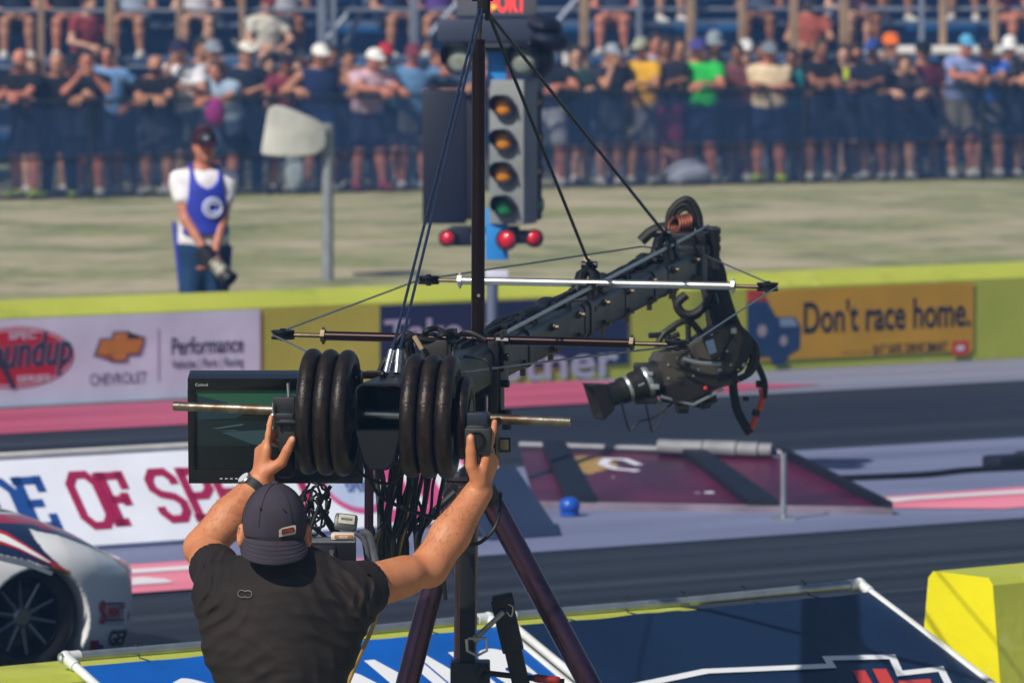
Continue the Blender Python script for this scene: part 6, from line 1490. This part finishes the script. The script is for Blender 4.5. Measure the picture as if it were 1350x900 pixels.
# ------------------------------------------------------------------ bleachers and seated people
bl = empty('bleachers', V((0, fy(675) + 3.4, 0)), 'aluminium bleachers with blue panels and tan posts behind the crowd', 'bleachers')
dirf = (FX1 - FX0); dirf.z = 0; dirf.normalize(); nrm = V((-dirf.y, dirf.x, 0)); RF = Matrix.Rotation(math.atan2(dirf.y, dirf.x), 3, 'Z')
alu = mat('bleacher_aluminium', '#7488a8', 0.45, 0.4, var=0.12, scale=3, stretch=(.3, 3, 3)); blu = mat('bleacher_blue', '#0f5a9c', 0.5, var=0.12, scale=2); tanp = mat('tan_post', '#a88c70', 0.65, var=0.15, scale=5); grp = mat('grey_post', '#8a94a8', 0.5, 0.3, var=0.1, scale=5)
B0_ = V((0, fy(675) + 3.0, 0)); 
def BP(a, i, z): return B0_ + dirf * a + nrm * (.72 * i) + V((0, 0, z))
for i in range(8):
    zs = .70 + .43 * i
    for j in range(5):
        c = -14.0 + 7.0 * j
        mb = MB(); mb.box(BP(c, i, zs), (6.96, .26, .045), RF, .008); mb.build('seat_plank', alu, bl)
        mb = MB(); mb.box(BP(c, i + .55, zs + .02), (6.96, .30, .04), RF, .006); mb.build('foot_plank', alu, bl)
        mb = MB(); mb.box(BP(c, i + .30, zs - .23), (6.96, .02, .40), RF, .003); mb.build('riser_panel', blu, bl)
for i in range(12):
    a = -16.5 + 3.0 * i
    mb = MB(); mb.prism([(-.3, .02), (6.0, .02), (6.0, 3.6), (5.6, 3.6), (-.3, .25)], BP(a, .25, 0), nrm, z_, dirf, -.03, .03); mb.build('side_frame', alu, bl)
for px, th_, mt_ in ((55, .035, tanp), (146, .045, tanp), (237, .035, tanp), (320, .03, tanp), (425, .05, grp), (440, .03, grp), (546, .05, grp), (770, .05, tanp), (910, .05, tanp), (842, .03, grp), (978, .045, tanp), (1046, .05, tanp), (1112, .05, tanp), (1214, .03, grp), (1242, .04, tanp), (1310, .04, tanp)):
    d = fy(px) + 2.3; x = (px - CX) * d / FPX; g = gz(x, d)
    mb = MB(); mb.box(V((x, d, g + 1.9)), (th_ * 2, th_ * 1.6, 3.8), RF, .006); mb.build('post', mt_, bl)
for (x0, y0), (x1, y1) in (((455, 62), (488, -10)), ((395, 95), (470, 5)), ((546, 70), (620, -15)), ((700, 70), (770, -12))):
    MB().tube([P(x0, y0, fy(500) + 2.6), P(x1, y1, fy(500) + 2.6)], .035, 8).build('diagonal_brace', grp, bl)
for z in (1.02, 1.5, 2.2, 3.0):
    MB().tube([B0_ - nrm * .55 + dirf * -17 + V((0, 0, z)), B0_ - nrm * .55 + dirf * 17 + V((0, 0, z))], .025, 8).build('guard_rail', grp, bl)
seated = [(20, 3, '#26304a', '#1c2434', 'tan', 'man in navy seated high on the bleachers at the far end'), (84, 3, '#2a2c38', '#3a3030', 'ruddy', 'person in black seated high above the long navy trousers'), (112, 2, '#8c3a44', '#2a2c38', 'fair', 'person in brick red seated above the blue sleeved man'),
          (180, 3, '#a8b8d0', '#24303e', 'tan', 'person in pale blue seated between two tan posts'), (262, 3, '#e0e0ea', '#2c3444', 'fair', 'person in white seated above the white t-shirt man'), (296, 4, '#8a3650', '#3c3040', 'tan', 'person in maroon seated above the cowboy hat'), (378, 3, '#c4c8d4', '#22304a', 'brown', 'person in pale grey seated above the dark red shirt'),
          (352, 2, '#d4d0c4', '#3a4658', 'fair', 'person in cream seated low above the cowboy hat'), (515, 3, '#3a4c78', '#20283a', 'tan', 'person in denim blue seated above the pink shirt'), (580, 3, '#6a4aa0', '#2a3040', 'tan', 'person in violet seated beside the diagonal brace'), (818, 3, '#36405a', '#a8705c', 'ruddy', 'person in slate blue seated above the yellow shirt'), (868, 4, '#7a8aa8', '#5a4048', 'fair', 'person in grey blue seated above the dark haired woman'),
          (1010, 3, '#54607c', '#46364a', 'brown', 'person in dusty blue seated above the cream shirt'), (1074, 2, '#a85848', '#5a4a48', 'tan', 'person in rust seated low above the black shirt'), (1112, 3, '#8a90a8', '#2c3040', 'fair', 'person in lilac grey seated beside a tan post'), (1142, 3, '#4a3048', '#7a3c48', 'brown', 'person in plum seated above the navy shirt'),
          (1178, 4, '#b8c0cc', '#2a3446', 'tan', 'person in silver grey seated over the golf cart roof'), (1330, 3, '#5c2a4c', '#b87c68', 'ruddy', 'person in wine red seated above the white hat'), (1285, 4, '#28344e', '#20283a', 'tan', 'person in dark navy seated above the royal blue shirt')]
for px, row, top, low, sk, lab in seated:
    a = (P(px, 0, fy(px) + 3.0 + .72 * row) - B0_).dot(dirf); q = BP(a, row, .70 + .43 * row)
    at_ = q - V((0, 0, .44)) + nrm * .05
    person(lab, px, q.y, 'seated', top, low, 1.74, sk, hair=random.choice(('hair_short', 'hair_long')), at_=at_, group='people seated on the bleachers', rz=random.uniform(-25, 25) + 12, hat=random.choice((None, 'cap')), hatc=random.choice(('#d8d8d8', '#283048', '#7c2c34')))

# small things carried or set down in the crowd
def lump(name, label, cat, px, py, dd, size, col, seed=1):
    d = fy(px) + dd; c = P(px, py, d); g = gz(c.x, c.y); rs = np.random.RandomState(seed)
    pr = [ell(c, (size[0], size[1], size[2]))] + [ell(c + V((rs.uniform(-.6, .6) * size[0], rs.uniform(-.5, .5) * size[1], rs.uniform(-.5, .6) * size[2])), np.array(size) * .55, None, .05) for _ in range(4)]
    pr.append(half((0, 0, g + .005), (0, 0, -1))); o = sdf_obj(name, pr, .018, cloth(col), None, None, 1); tag(o, label, cat); return o
lump('backpack', 'magenta bag held against the rail by the light blue shirt', 'bag', 284, 148, -.22, (.12, .09, .17), '#8c2c78', 2)
lump('plastic_bag', 'white crumpled bag on the ground under the green shirt', 'bag', 908, 228, .25, (.28, .16, .15), '#b8bcd0', 3)
lump('duffel_bag', 'grey brown bag on the ground behind the rail by the black shirt', 'bag', 1080, 190, .9, (.22, .16, .22), '#5c4c50', 4)
lump('bedroll', 'pale padded seat cushion leaning on the rail below the white cap', 'cushion', 388, 228, .12, (.11, .08, .24), '#c8d4da', 5)
for px, py, col, lab in ((746, 78, '#e4e4e8', 'white foam cup lifted by the man at the lamp hoods'), (1116, 98, '#c8d020', 'yellow can standing on the rail in the black shirt mans hands')):
    c = P(px, py, fy(px) - .02); mb = MB(); mb.lathe([(-.07, .034), (.05, .042), (.07, .042), (.07, .036), (.06, .034)], c, z_, 16); o = mb.build('cup' if px < 900 else 'can', cloth(col)); tag(o, lab, 'cup' if px < 900 else 'can')

# golf cart behind the crowd
gd = fy(1260) + 1.9; gx = (1262 - CX) * gd / FPX; gg = gz(gx, gd); ce = empty('golf_cart', V((gx, gd, gg)), 'golf cart with a white roof parked behind the crowd', 'golf cart')
def GP(x, y, z): return V((gx + x, gd + y, gg + z))
mb = MB(); mb.box(GP(0, 0, 1.62), (1.75, 1.15, .10), None, .05); mb.build('roof', mat('white_plastic', '#e4e2dc', 0.35, var=0.04), ce)
for x in (-.75, .72):
    for y in (-.5, .5): MB().tube([GP(x, y, .5), GP(x * .95, y, 1.58)], .022, 8).build('roof_post', blk, ce)
mb = MB(); mb.box(GP(.05, 0, .38), (2.2, 1.1, .22), None, .06); mb.prism([(-1.1, .45), (-.65, .48), (-.5, .8), (-.8, .78), (-1.12, .62)], GP(0, 0, 0), V((1, 0, 0)), z_, V((0, -1, 0)), -.5, .5, .03); mb.build('cart_body', mat('cart_paint', '#26384a', 0.35, var=0.06, coat=.4), ce)
mb = MB(); mb.box(GP(.35, 0, .68), (.5, 1.0, .16), None, .05); mb.box(GP(.62, 0, .98), (.14, 1.0, .46), Matrix.Rotation(.15, 3, 'Y'), .05); mb.build('seat', mat('cart_seat', '#c8c4b8', 0.55, var=0.08), ce)
for x in (-.78, .78):
    for y in (-.48, .48):
        w_ = MB().lathe([(-.09, .12), (-.09, .22), (-.06, .235), (.06, .235), (.09, .22), (.09, .12)], GP(x, y, .235), V((0, 1, 0)), 24, True).build('wheel', rub, ce); r_ = MB().lathe([(-.07, .12), (-.02, .10), (-.02, .001)], GP(x, y, .235), V((0, 1 if y < 0 else -1, 0)), 20).build('rim', galv); r_.parent = w_
mb = MB(); mb.tube([GP(-.6, -.2, .75), GP(-.35, -.2, 1.02)], .018, 8); mb.lathe([(-.012, .16), (0, .175), (.012, .16), (0, .15)], GP(-.35, -.2, 1.02), V((.6, 0, .7)), 20, True); mb.build('steering_wheel', blk, ce)

# ------------------------------------------------------------------ photographer
PD = 38.0
ph = person('photographer in a white t-shirt and royal blue bib holding a camera low, on the grass', 268, PD, 'clasp', '#eceaf2', '#1f3f66', 1.72, 'ruddy', lower='trousers', hat='cap', hatc='#34121e', rz=14, wide=1.0, hairc='#6a5040')
J, R, HR, hp = CACHE[('clasp', 'frame')]
def kid(name, me, m_t, smooth=True):
    o = link(name, me, m_t, None, smooth); o.parent = ph; return o
bib = [ell(J['chest'], (.206, .158, .232), R), ell(J['waist'], (.19, .158, .21), R, .07), ell(J['pelvis'] + V((0, 0, .02)), (.20, .165, .15), R, .06), cone(J['shL'] + V((-.05, 0, .01)), J['shR'] + V((.05, 0, .01)), .075, None, .04),
       half((0, 0, J['pelvis'].z + .06), (0, 0, -1)), half((.135, 0, 1.25), (1, 0, .12)), half((-.135, 0, 1.25), (-1, 0, .12)), ell(J['neck'] + V((0, -.07, -.02)), (.088, .14, .125), None, .01, 'sub'), ell(J['shL'] + V((.07, 0, -.06)), (.10, .2, .15), None, .01, 'sub'), ell(J['shR'] + V((-.07, 0, -.06)), (.10, .2, .15), None, .01, 'sub')]
bibm = mat('royal_blue_bib', '#2034b4', 0.7, var=0.1, scale=8, bump=0.1, bscale=60)
kid('bib', np_mesh(*sdf(bib, .011, None, 1)), bibm)
for b_ in (((.17, .02, .78), (.012, .16, .34), .08), ((-.165, .08, .86), (.012, .10, .5), -.1)):
    mb = MB(); mb.box(b_[0], b_[1], Matrix.Rotation(b_[2], 3, 'Y'), .004); kid('bib_tail', mb.mesh(), bibm)
if False: mb.box((.17, .02, .78), (.012, .16, .34), Matrix.Rotation(.08, 3, 'Y'), .004); mb.box((-.165, .08, .86), (.012, .10, .5), Matrix.Rotation(-.1, 3, 'Y'), .004); kid('bib_tail', mb.mesh(), bibm)
co_ = np.array([v.co[:] for v in bpy.data.objects[[c.name for c in ph.children if c.name.startswith('bib')][0]].data.vertices])
def py_(x, z): m = (np.abs(co_[:, 0] - x) < .016) & (np.abs(co_[:, 2] - z) < .016); return co_[m, 1].min() - .004 if m.any() else -.17
mb = MB(); c0 = (.03, 1.215)
for r in (.062, .036):
    ring = [V((c0[0] + r * math.cos(a), py_(c0[0] + r * math.cos(a), c0[1] + r * math.sin(a)), c0[1] + r * math.sin(a))) for a in np.linspace(0.5 if r < .05 else 0, 2 * PI - (.5 if r < .05 else 0), 28)]
    mb.tube(ring, .011 if r > .05 else .009, 6)
kid('bib_emblem', mb.mesh(), mat('bib_white', '#c8d0f0', 0.6, var=0))
mb = MB(); q = hp(0, .088, .05); mb.ball(q, (.062, .020, .050)); kid('cap_front', mb.mesh(), mat('cap_black', '#101014', 0.7, var=0.1))
mb = MB(); mb.ball(hp(0.005, .108, .052), (.022, .006, .016)); kid('cap_badge', mb.mesh(), mat('cap_badge_grey', '#8c94a4', 0.6, var=0))
e = empty('photo_camera', ph.location + V((.12, -.28, .72)), 'camera with a pale lens barrel and black hood held low by the photographer', 'camera')
c = ph.location + V((.07, -.27, .84)); d = V((.62, -.45, -.62)).normalized()
mb = MB(); mb.box(c - d * .05, (.13, .10, .10), frame(d), .015); mb.build('body', black, e)
MB().lathe([(0, .036), (.02, .042), (.05, .042), (.055, .046), (.10, .046), (.105, .050), (.13, .050)], c, d, 24).build('lens', mat('pale_lens', '#c0bcac', 0.4, var=0.2, scale=40), e)
MB().lathe([(.13, .052), (.20, .062), (.20, .057), (.14, .046)], c, d, 24).build('lens_hood', black, e)
mb = MB(); [mb.lathe([(a, .0475), (a + .003, .052), (a + .010, .052), (a + .012, .0475)], c, d, 24) for a in (.03, .07, .11)]; mb.build('lens_ring', mat('dark_ring', '#3a3a3c', 0.5, var=0.1), e)
# ------------------------------------------------------------------ race car on the near lane
CS = 19.2; ct0 = tS(33, CS)
def CW(x, y, z): return W(ct0 + x, CS + y, z)              # x forward from the front hub, y inward from the near side
car = empty('race_car', CW(-1.6, .92, 0), 'low white drag race car with red and navy swooping stripes at the near lane', 'race car')
def topz(x): return np.interp(x, [-4.1, -3.6, -3.0, -2.2, -1.2, -.5, -.15, .05, .2, .35, .5, .65, .9], [.86, .92, .90, .82, .76, .715, .69, .67, .638, .58, .50, .43, .39])
def wid(x):
    f = np.clip((x - .08) / .75, 0, .9999); r = np.clip((-3.3 - x) / 1.0, 0, .98); return .92 * np.sqrt(1 - f * f) * (1 - .12 * r * r)
EX = 3.4
def carF(X):
    L = TSn(X); x, y, z = L[:, 0], L[:, 1] - .92, L[:, 2]; w = wid(x); hh = topz(x) - .36; zz = (z - .36); hh = np.where(zz < 0, .27 + .12 * (x > -.2), hh)
    f = ((np.abs(y) / w) ** EX + (np.abs(zz) / hh) ** EX) ** (1 / EX) - 1
    d = f * np.minimum(w, hh) * .8
    return np.maximum(d, np.maximum(x - .828, -4.1 - x))
def TSn(X):
    t = X[:, 0] * UX + X[:, 1] * UY - ct0; s = -X[:, 0] * UY + X[:, 1] * UX - CS; return np.stack([t, s, X[:, 2]], 1)
def surfy(x, z):
    w = float(wid(np.array(x))); hh = float(topz(x)) - .36 if z > .36 else .39; q = min(.999, abs(z - .36) / hh); return .92 - w * (1 - q ** EX) ** (1 / EX)
lo = np.array([min(CW(a, b, 0)[i] for a in (-4.2, .95) for b in (-.1, 2)) for i in (0, 1)] + [0.0]); hi = np.array([max(CW(a, b, 0)[i] for a in (-4.2, .95) for b in (-.1, 2)) for i in (0, 1)] + [1.4])
def boxat(x0, x1): return np.array([min(CW(a, b, 0)[i] for a in (x0, x1) for b in (-.1, 2)) for i in (0, 1)] + [0.05]), np.array([max(CW(a, b, 0)[i] for a in (x0, x1) for b in (-.1, 2)) for i in (0, 1)] + [1.35])
md = V((-UY, UX, 0)); ud = V((UX, UY, 0))
wells = [capcone(CW(.055, -.3, .205), CW(.055, .34, .205), .245, .245, .01, 'sub'), capcone(CW(.055, 1.5, .205), CW(.055, 2.2, .205), .245, .245, .01, 'sub'), capcone(CW(-2.75, -.3, .36), CW(-2.75, .5, .36), .44, .44, .01, 'sub'), capcone(CW(-2.75, 1.34, .36), CW(-2.75, 2.2, .36), .44, .44, .01, 'sub'),
         capcone(CW(.055, -.3, .06), CW(.055, .34, .06), .245, .245, .01, 'sub')]
polys = [('r', [(0, 115), (120, 122), (260, 152), (420, 222), (520, 288), (590, 400), (612, 470), (575, 400), (500, 330), (400, 268), (250, 200), (120, 165), (0, 160), (-900, 150), (-900, 105)]),
         ('n', [(0, 160), (120, 165), (250, 200), (400, 268), (500, 332), (400, 280), (250, 220), (160, 203), (118, 188), (150, 240), (230, 330), (300, 388), (200, 333), (100, 268), (0, 208), (-900, 60), (-900, 152)]),
         ('r', [(0, 206), (100, 266), (200, 331), (312, 402), (288, 396), (180, 342), (80, 292), (0, 266), (-900, 120), (-900, 60)]), ('w', [(0, 222), (90, 272), (170, 318), (210, 348), (150, 322), (70, 282), (0, 254), (-900, 105), (-900, 72)]),
         ('n', [(0, 266), (80, 292), (180, 342), (288, 396), (232, 386), (120, 346), (0, 320), (-900, 190), (-900, 120)]), ('n', [(0, 326), (120, 350), (238, 404), (226, 420), (112, 372), (0, 346), (-900, 215), (-900, 195)]),
         ('y', [(212, 398), (258, 366), (322, 396), (336, 425), (250, 405)]), ('n', [(0, 92), (120, 100), (270, 130), (260, 140), (120, 114), (0, 108), (-900, 95), (-900, 80)]), ('r', [(0, 695), (30, 692), (26, 722), (0, 722), (-900, 700), (-900, 670)])]
PAL = {'r': hexc('#a8183a')[:3], 'n': hexc('#1c2a4c')[:3], 'w': hexc('#eceef2')[:3], 's': hexc('#8d949c')[:3], 'y': hexc('#b09028')[:3]}
def inpoly(u, v, poly):
    c = np.zeros(len(u), bool); n = len(poly)
    for i in range(n):
        (x1, y1), (x2, y2) = poly[i], poly[(i + 1) % n]
        if y1 == y2: continue
        c ^= ((y1 > v) != (y2 > v)) & (u < (x2 - x1) * (v - y1) / (y2 - y1) + x1)
    return c
def livery(X):
    L = TSn(X); x, y, z = L.T; yy = np.minimum(y, 1.84 - y)             # same scheme on both flanks
    px = 33 + 343 * (.829 * x - .559 * yy); py = 910 - 343 * z - 36 * (.559 * x + .829 * yy) * (2.79 - z) / 2.4
    u, v = px * 3.75, (py - 650) * 3.75; c = np.tile(np.array(PAL['w']), (len(X), 1))
    for k, p in polys: c[inpoly(u, v, p)] = PAL[k]
    return c
paint_m = mat('car_paint', '#ffffff', 0.28, var=0.03, scale=4, attr='paint', coat=0.6)
b0, b1 = boxat(-1.0, .95); sp = ud
o = link('front_clip', np_mesh(*sdf([func(carF, b0, b1, 0)] + wells + [half(CW(-1.0, 0, 0), tuple(-ud))], .007, None, 1)), paint_m, car); colorize(o.data, livery)
b0, b1 = boxat(-4.15, -1.0)
cab = [ell(CW(-2.05, .92, .78), (1.25, .70, .50), np.array(((UX, -UY, 0), (UY, UX, 0), (0, 0, 1))), .12)]
o = link('body_shell', np_mesh(*sdf([func(carF, b0, b1, 0)] + cab + wells + [half(CW(-1.006, 0, 0), tuple(ud))], .024, None, 1)), paint_m, car)
def liv2(X):
    c = livery(X); L = TSn(X); g = (L[:, 2] > .92) & (L[:, 2] < 1.2); c[g] = (.01, .01, .015); return c
colorize(o.data, liv2)
tyre_m = mat('tyre_rubber', '#17171a', 0.7, var=0.2, scale=25); rim_m = mat('dark_rim', '#2c2e32', 0.3, 0.85, var=0.1, scale=12); spoke_m = mat('spoke_metal', '#868a90', 0.3, 0.9, var=0.1, scale=20)
def wheel(x, y, r, wd, rr, out):
    c = CW(x, y, r + .012); a = md * out
    t = MB().lathe([(-wd / 2, rr), (-wd / 2, r - .03), (-wd / 2 + .03, r), (wd / 2 - .03, r), (wd / 2, r - .03), (wd / 2 + .004, (r + rr) / 2), (wd / 2 - .004, rr + .004), (wd / 2 - .02, rr)], c, a, 48, True).build('wheel', tyre_m, car)
    def sub(o_): o_.parent = t; o_.location = (0, 0, 0)
    sub(MB().lathe([(-wd / 2, rr), (wd / 2 - .004, rr + .002), (wd / 2 + .002, rr - .008), (wd / 2 - .03, rr - .02), (wd / 2 - .10, rr - .03), (wd / 2 - .11, .001)], c, a, 40).build('rim', rim_m))
    mb = MB(); n1 = a.cross(z_).normalized()
    for k in range(10):
        an = 2 * PI * k / 10 + .2; e_ = n1 * math.cos(an) + z_ * math.sin(an); t_ = a.cross(e_)
        mb.tube([c + a * (wd / 2 - .025) + e_ * .03, c + a * (wd / 2 - .012) + e_ * (rr - .012)], [.011, .007], 8)
    mb.lathe([(wd / 2 - .06, .042), (wd / 2 - .015, .04), (wd / 2 - .008, .03), (wd / 2 - .008, .001)], c, a, 20); sub(mb.build('spokes', spoke_m))
wheel(.03, .16, .245, .16, .158, -1); wheel(.03, 1.68, .245, .16, .158, 1); wheel(-2.75, .26, .40, .40, .2, -1); wheel(-2.75, 1.58, .40, .40, .2, 1)
mb = MB(); mb.box(CW(-4.0, .92, 1.12), (.5, 1.5, .02), Matrix.Rotation(TH, 3, 'Z'), .004)
for y in (.3, .92, 1.54): mb.box(CW(-3.95, y, 1.0), (.4, .02, .26), Matrix.Rotation(TH, 3, 'Z'), .004)
mb.build('rear_wing', spoke_m, car)
mb = MB(); mb.box(CW(.05, .92, .24), (.9, 1.1, .2), Matrix.Rotation(TH, 3, 'Z'), .02); mb.build('inner_frame', blk, car)
def onpx(px, py, lift=.003):
    """point on the near front flank that the pattern coordinates (px, py) refer to"""
    z = (910 - py) / 343.0 + .0; lo_, hi_ = -.5, .8
    for _ in range(40):
        x = (lo_ + hi_) / 2; yv = surfy(x, z); L = 33 + 343 * (.829 * x - .559 * yv)
        if L < px: lo_ = x
        else: hi_ = x
    yv = surfy(x, z); z2 = z - 36 / 343 * (.559 * x + .829 * yv) * (2.79 - z) / 2.4
    return CW(x, surfy(x, z2), z2) - md * lift + ud * lift * .7
def decal(name, polys_, m_t, lift):
    bm = bmesh.new()
    for p in polys_: bm.faces.new([bm.verts.new(onpx(a, b, lift)) for a, b in p])
    bmesh.ops.triangulate(bm, faces=bm.faces[:]); me = bpy.data.meshes.new('m'); bm.to_mesh(me); bm.free(); return link(name, me, m_t, car, False)
def dtext(s, x0, x1, y0, y1, m_t, lift, bold=.02, shear=0.0, rise=0.0):
    vs, fs = text_verts(s, bold, shear); a0 = min(v[0] for v in vs); a1 = max(v[0] for v in vs); b0 = min(v[1] for v in vs); b1 = max(v[1] for v in vs)
    out = []
    for a, b in vs:
        f = (a - a0) / (a1 - a0); out.append(onpx(x0 + f * (x1 - x0), y1 - (b - b0) / (b1 - b0) * (y1 - y0) - rise * f, lift))
    return link('decal', mesh_from(out, fs), m_t, car, False)
cr, cn_, cb_ = mat('decal_red', '#b41c34', 0.35, var=0), mat('decal_navy', '#1e2c5c', 0.35, var=0), mat('decal_blue', '#2c48b0', 0.35, var=0); ck_ = mat('decal_black', '#16181c', 0.35, var=0)
def band(up, lo, m_t, lift, n=24):
    def at_(pl, f):
        x = [p[0] for p in pl]; xx = x[0] + (x[-1] - x[0]) * f; return (xx / 3.75, 650 + float(np.interp(xx, x, [p[1] for p in pl])) / 3.75)
    for i in range(0): pass
    bm_ = [[at_(lo, i / n), at_(lo, (i + 1) / n), at_(up, (i + 1) / n), at_(up, i / n)] for i in range(n)]
    vs = [onpx(*p, lift) for q in bm_ for p in q]; me = mesh_from(vs, [(4 * i, 4 * i + 1, 4 * i + 2, 4 * i + 3) for i in range(n)]); link('stripe', me, m_t, car, False)
def quad(x0, y0, x1, y1, n=4): return [[(x0 + (x1 - x0) * i / n, y0), (x0 + (x1 - x0) * (i + 1) / n, y0), (x0 + (x1 - x0) * (i + 1) / n, y1), (x0 + (x1 - x0) * i / n, y1)] for i in range(n)]
band([(-300, 236), (0, 322), (120, 346), (240, 404)], [(-300, 262), (0, 346), (112, 374), (232, 422)], mat('silver_stripe', '#9aa0a8', 0.25, 0.6, var=0.05), .003)
band([(-300, 110), (0, 204), (100, 264), (200, 330), (312, 402)], [(-300, 176), (0, 268), (80, 294), (180, 344), (290, 398)], mat('decal_red', '#b41c34'), .003)
band([(-300, 126), (0, 220), (90, 270), (170, 318), (225, 356)], [(-300, 160), (0, 254), (70, 282), (150, 324), (215, 356)], mat('decal_white', '#e8eaf0', 0.35, var=0), .005)
dtext('SUMMIT', 124, 150, 803, 820, cr, .005, .03); dtext('S', 121, 128, 796, 828, cr, .006, .03)
decal('decal', quad(127, 799, 150, 802) + quad(126, 821, 150, 824), cn_, .004); dtext('RACING EQUIPMENT', 126, 149, 826, 829, cn_, .004, .0)
decal('decal', [[(158, 796), (166, 796), (168, 810), (156, 810)], [(155, 812), (169, 812), (171, 822), (163, 826), (154, 822)]], cn_, .004)
dtext('GEBI', 134, 159, 836, 858, ck_, .005, .03)
decal('decal', quad(111, 850, 122, 866), cr, .004); decal('decal', [[(123 + 5 * math.cos(a), 860 + 5 * math.sin(a)) for a in np.linspace(0, 6.0, 12)]], cb_, .006); decal('decal', [[(164, 850), (169, 850), (169, 862), (164, 862)]], mat('decal_tan', '#d8a878', 0.35, var=0), .004)
# ------------------------------------------------------------------ light and camera
SUN_EL, SUN_AZ = math.radians(42), math.atan2(-.62, -.78)       # azimuth measured from +Y towards +X
wd_ = bpy.data.worlds.new('World'); SC.world = wd_; wd_.use_nodes = True
nt = wd_.node_tree; bg = nt.nodes['Background']; sky = nt.nodes.new('ShaderNodeTexSky'); sky.sky_type = 'NISHITA'; sky.sun_disc = False
sky.sun_elevation = SUN_EL; sky.sun_rotation = SUN_AZ; sky.air_density = 1.0; sky.dust_density = 1.0; sky.ozone_density = 1.5
nt.links.new(sky.outputs[0], bg.inputs['Color']); bg.inputs['Strength'].default_value = 0.06
sl_ = bpy.data.lights.new('sun', 'SUN'); sl_.energy = 4.6; sl_.angle = math.radians(.6); sl_.color = (1.0, .93, .82)
so = bpy.data.objects.new('sun', sl_); COL.objects.link(so)
ts = V((math.sin(SUN_AZ) * math.cos(SUN_EL), math.cos(SUN_AZ) * math.cos(SUN_EL), math.sin(SUN_EL)))
so.rotation_euler = (-ts).to_track_quat('-Z', 'Y').to_euler(); so.location = (-20, 10, 30)
cd = bpy.data.cameras.new('camera'); co_c = bpy.data.objects.new('camera', cd); COL.objects.link(co_c)
cd.sensor_width = 36; cd.sensor_fit = 'HORIZONTAL'; cd.lens = 36 * FPX / 1350; cd.clip_start = .5; cd.clip_end = 3000
co_c.location = (0, 0, CAMH); co_c.rotation_euler = (PI / 2 - PITCH, 0, 0)
cd.dof.use_dof = True; cd.dof.focus_distance = 15.2; cd.dof.aperture_fstop = 7.4; cd.dof.aperture_blades = 9
SC.camera = co_c
SC.view_settings.view_transform = 'Standard'; SC.view_settings.look = 'None'; SC.view_settings.exposure = 0.0; SC.view_settings.gamma = 1.0
SC.cycles.use_denoising = True; SC.cycles.max_bounces = 6; SC.cycles.transparent_max_bounces = 8; SC.cycles.caustics_reflective = False; SC.cycles.caustics_refractive = False

# ------------------------------------------------------------------ thin blue tyre smoke hanging over the strip
HAZE = 0.0017
mb = MB(); mb.box((0, 200, 1.55), (2600, 2200, 6.1)); hz = link('haze', mb.mesh(), None, None, False); hz['kind'] = 'stuff'
hm = bpy.data.materials.new('haze_air'); hm.use_nodes = True; n = hm.node_tree.nodes; n.remove(n['Principled BSDF']); pv = n.new('ShaderNodeVolumePrincipled')
pv.inputs['Color'].default_value = (.22, .46, 1.0, 1); pv.inputs['Density'].default_value = HAZE; pv.inputs['Anisotropy'].default_value = .1
hm.node_tree.links.new(pv.outputs[0], n['Material Output'].inputs['Volume']); hz.data.materials.clear(); hz.data.materials.append(hm)
SC.cycles.volume_bounces = 1
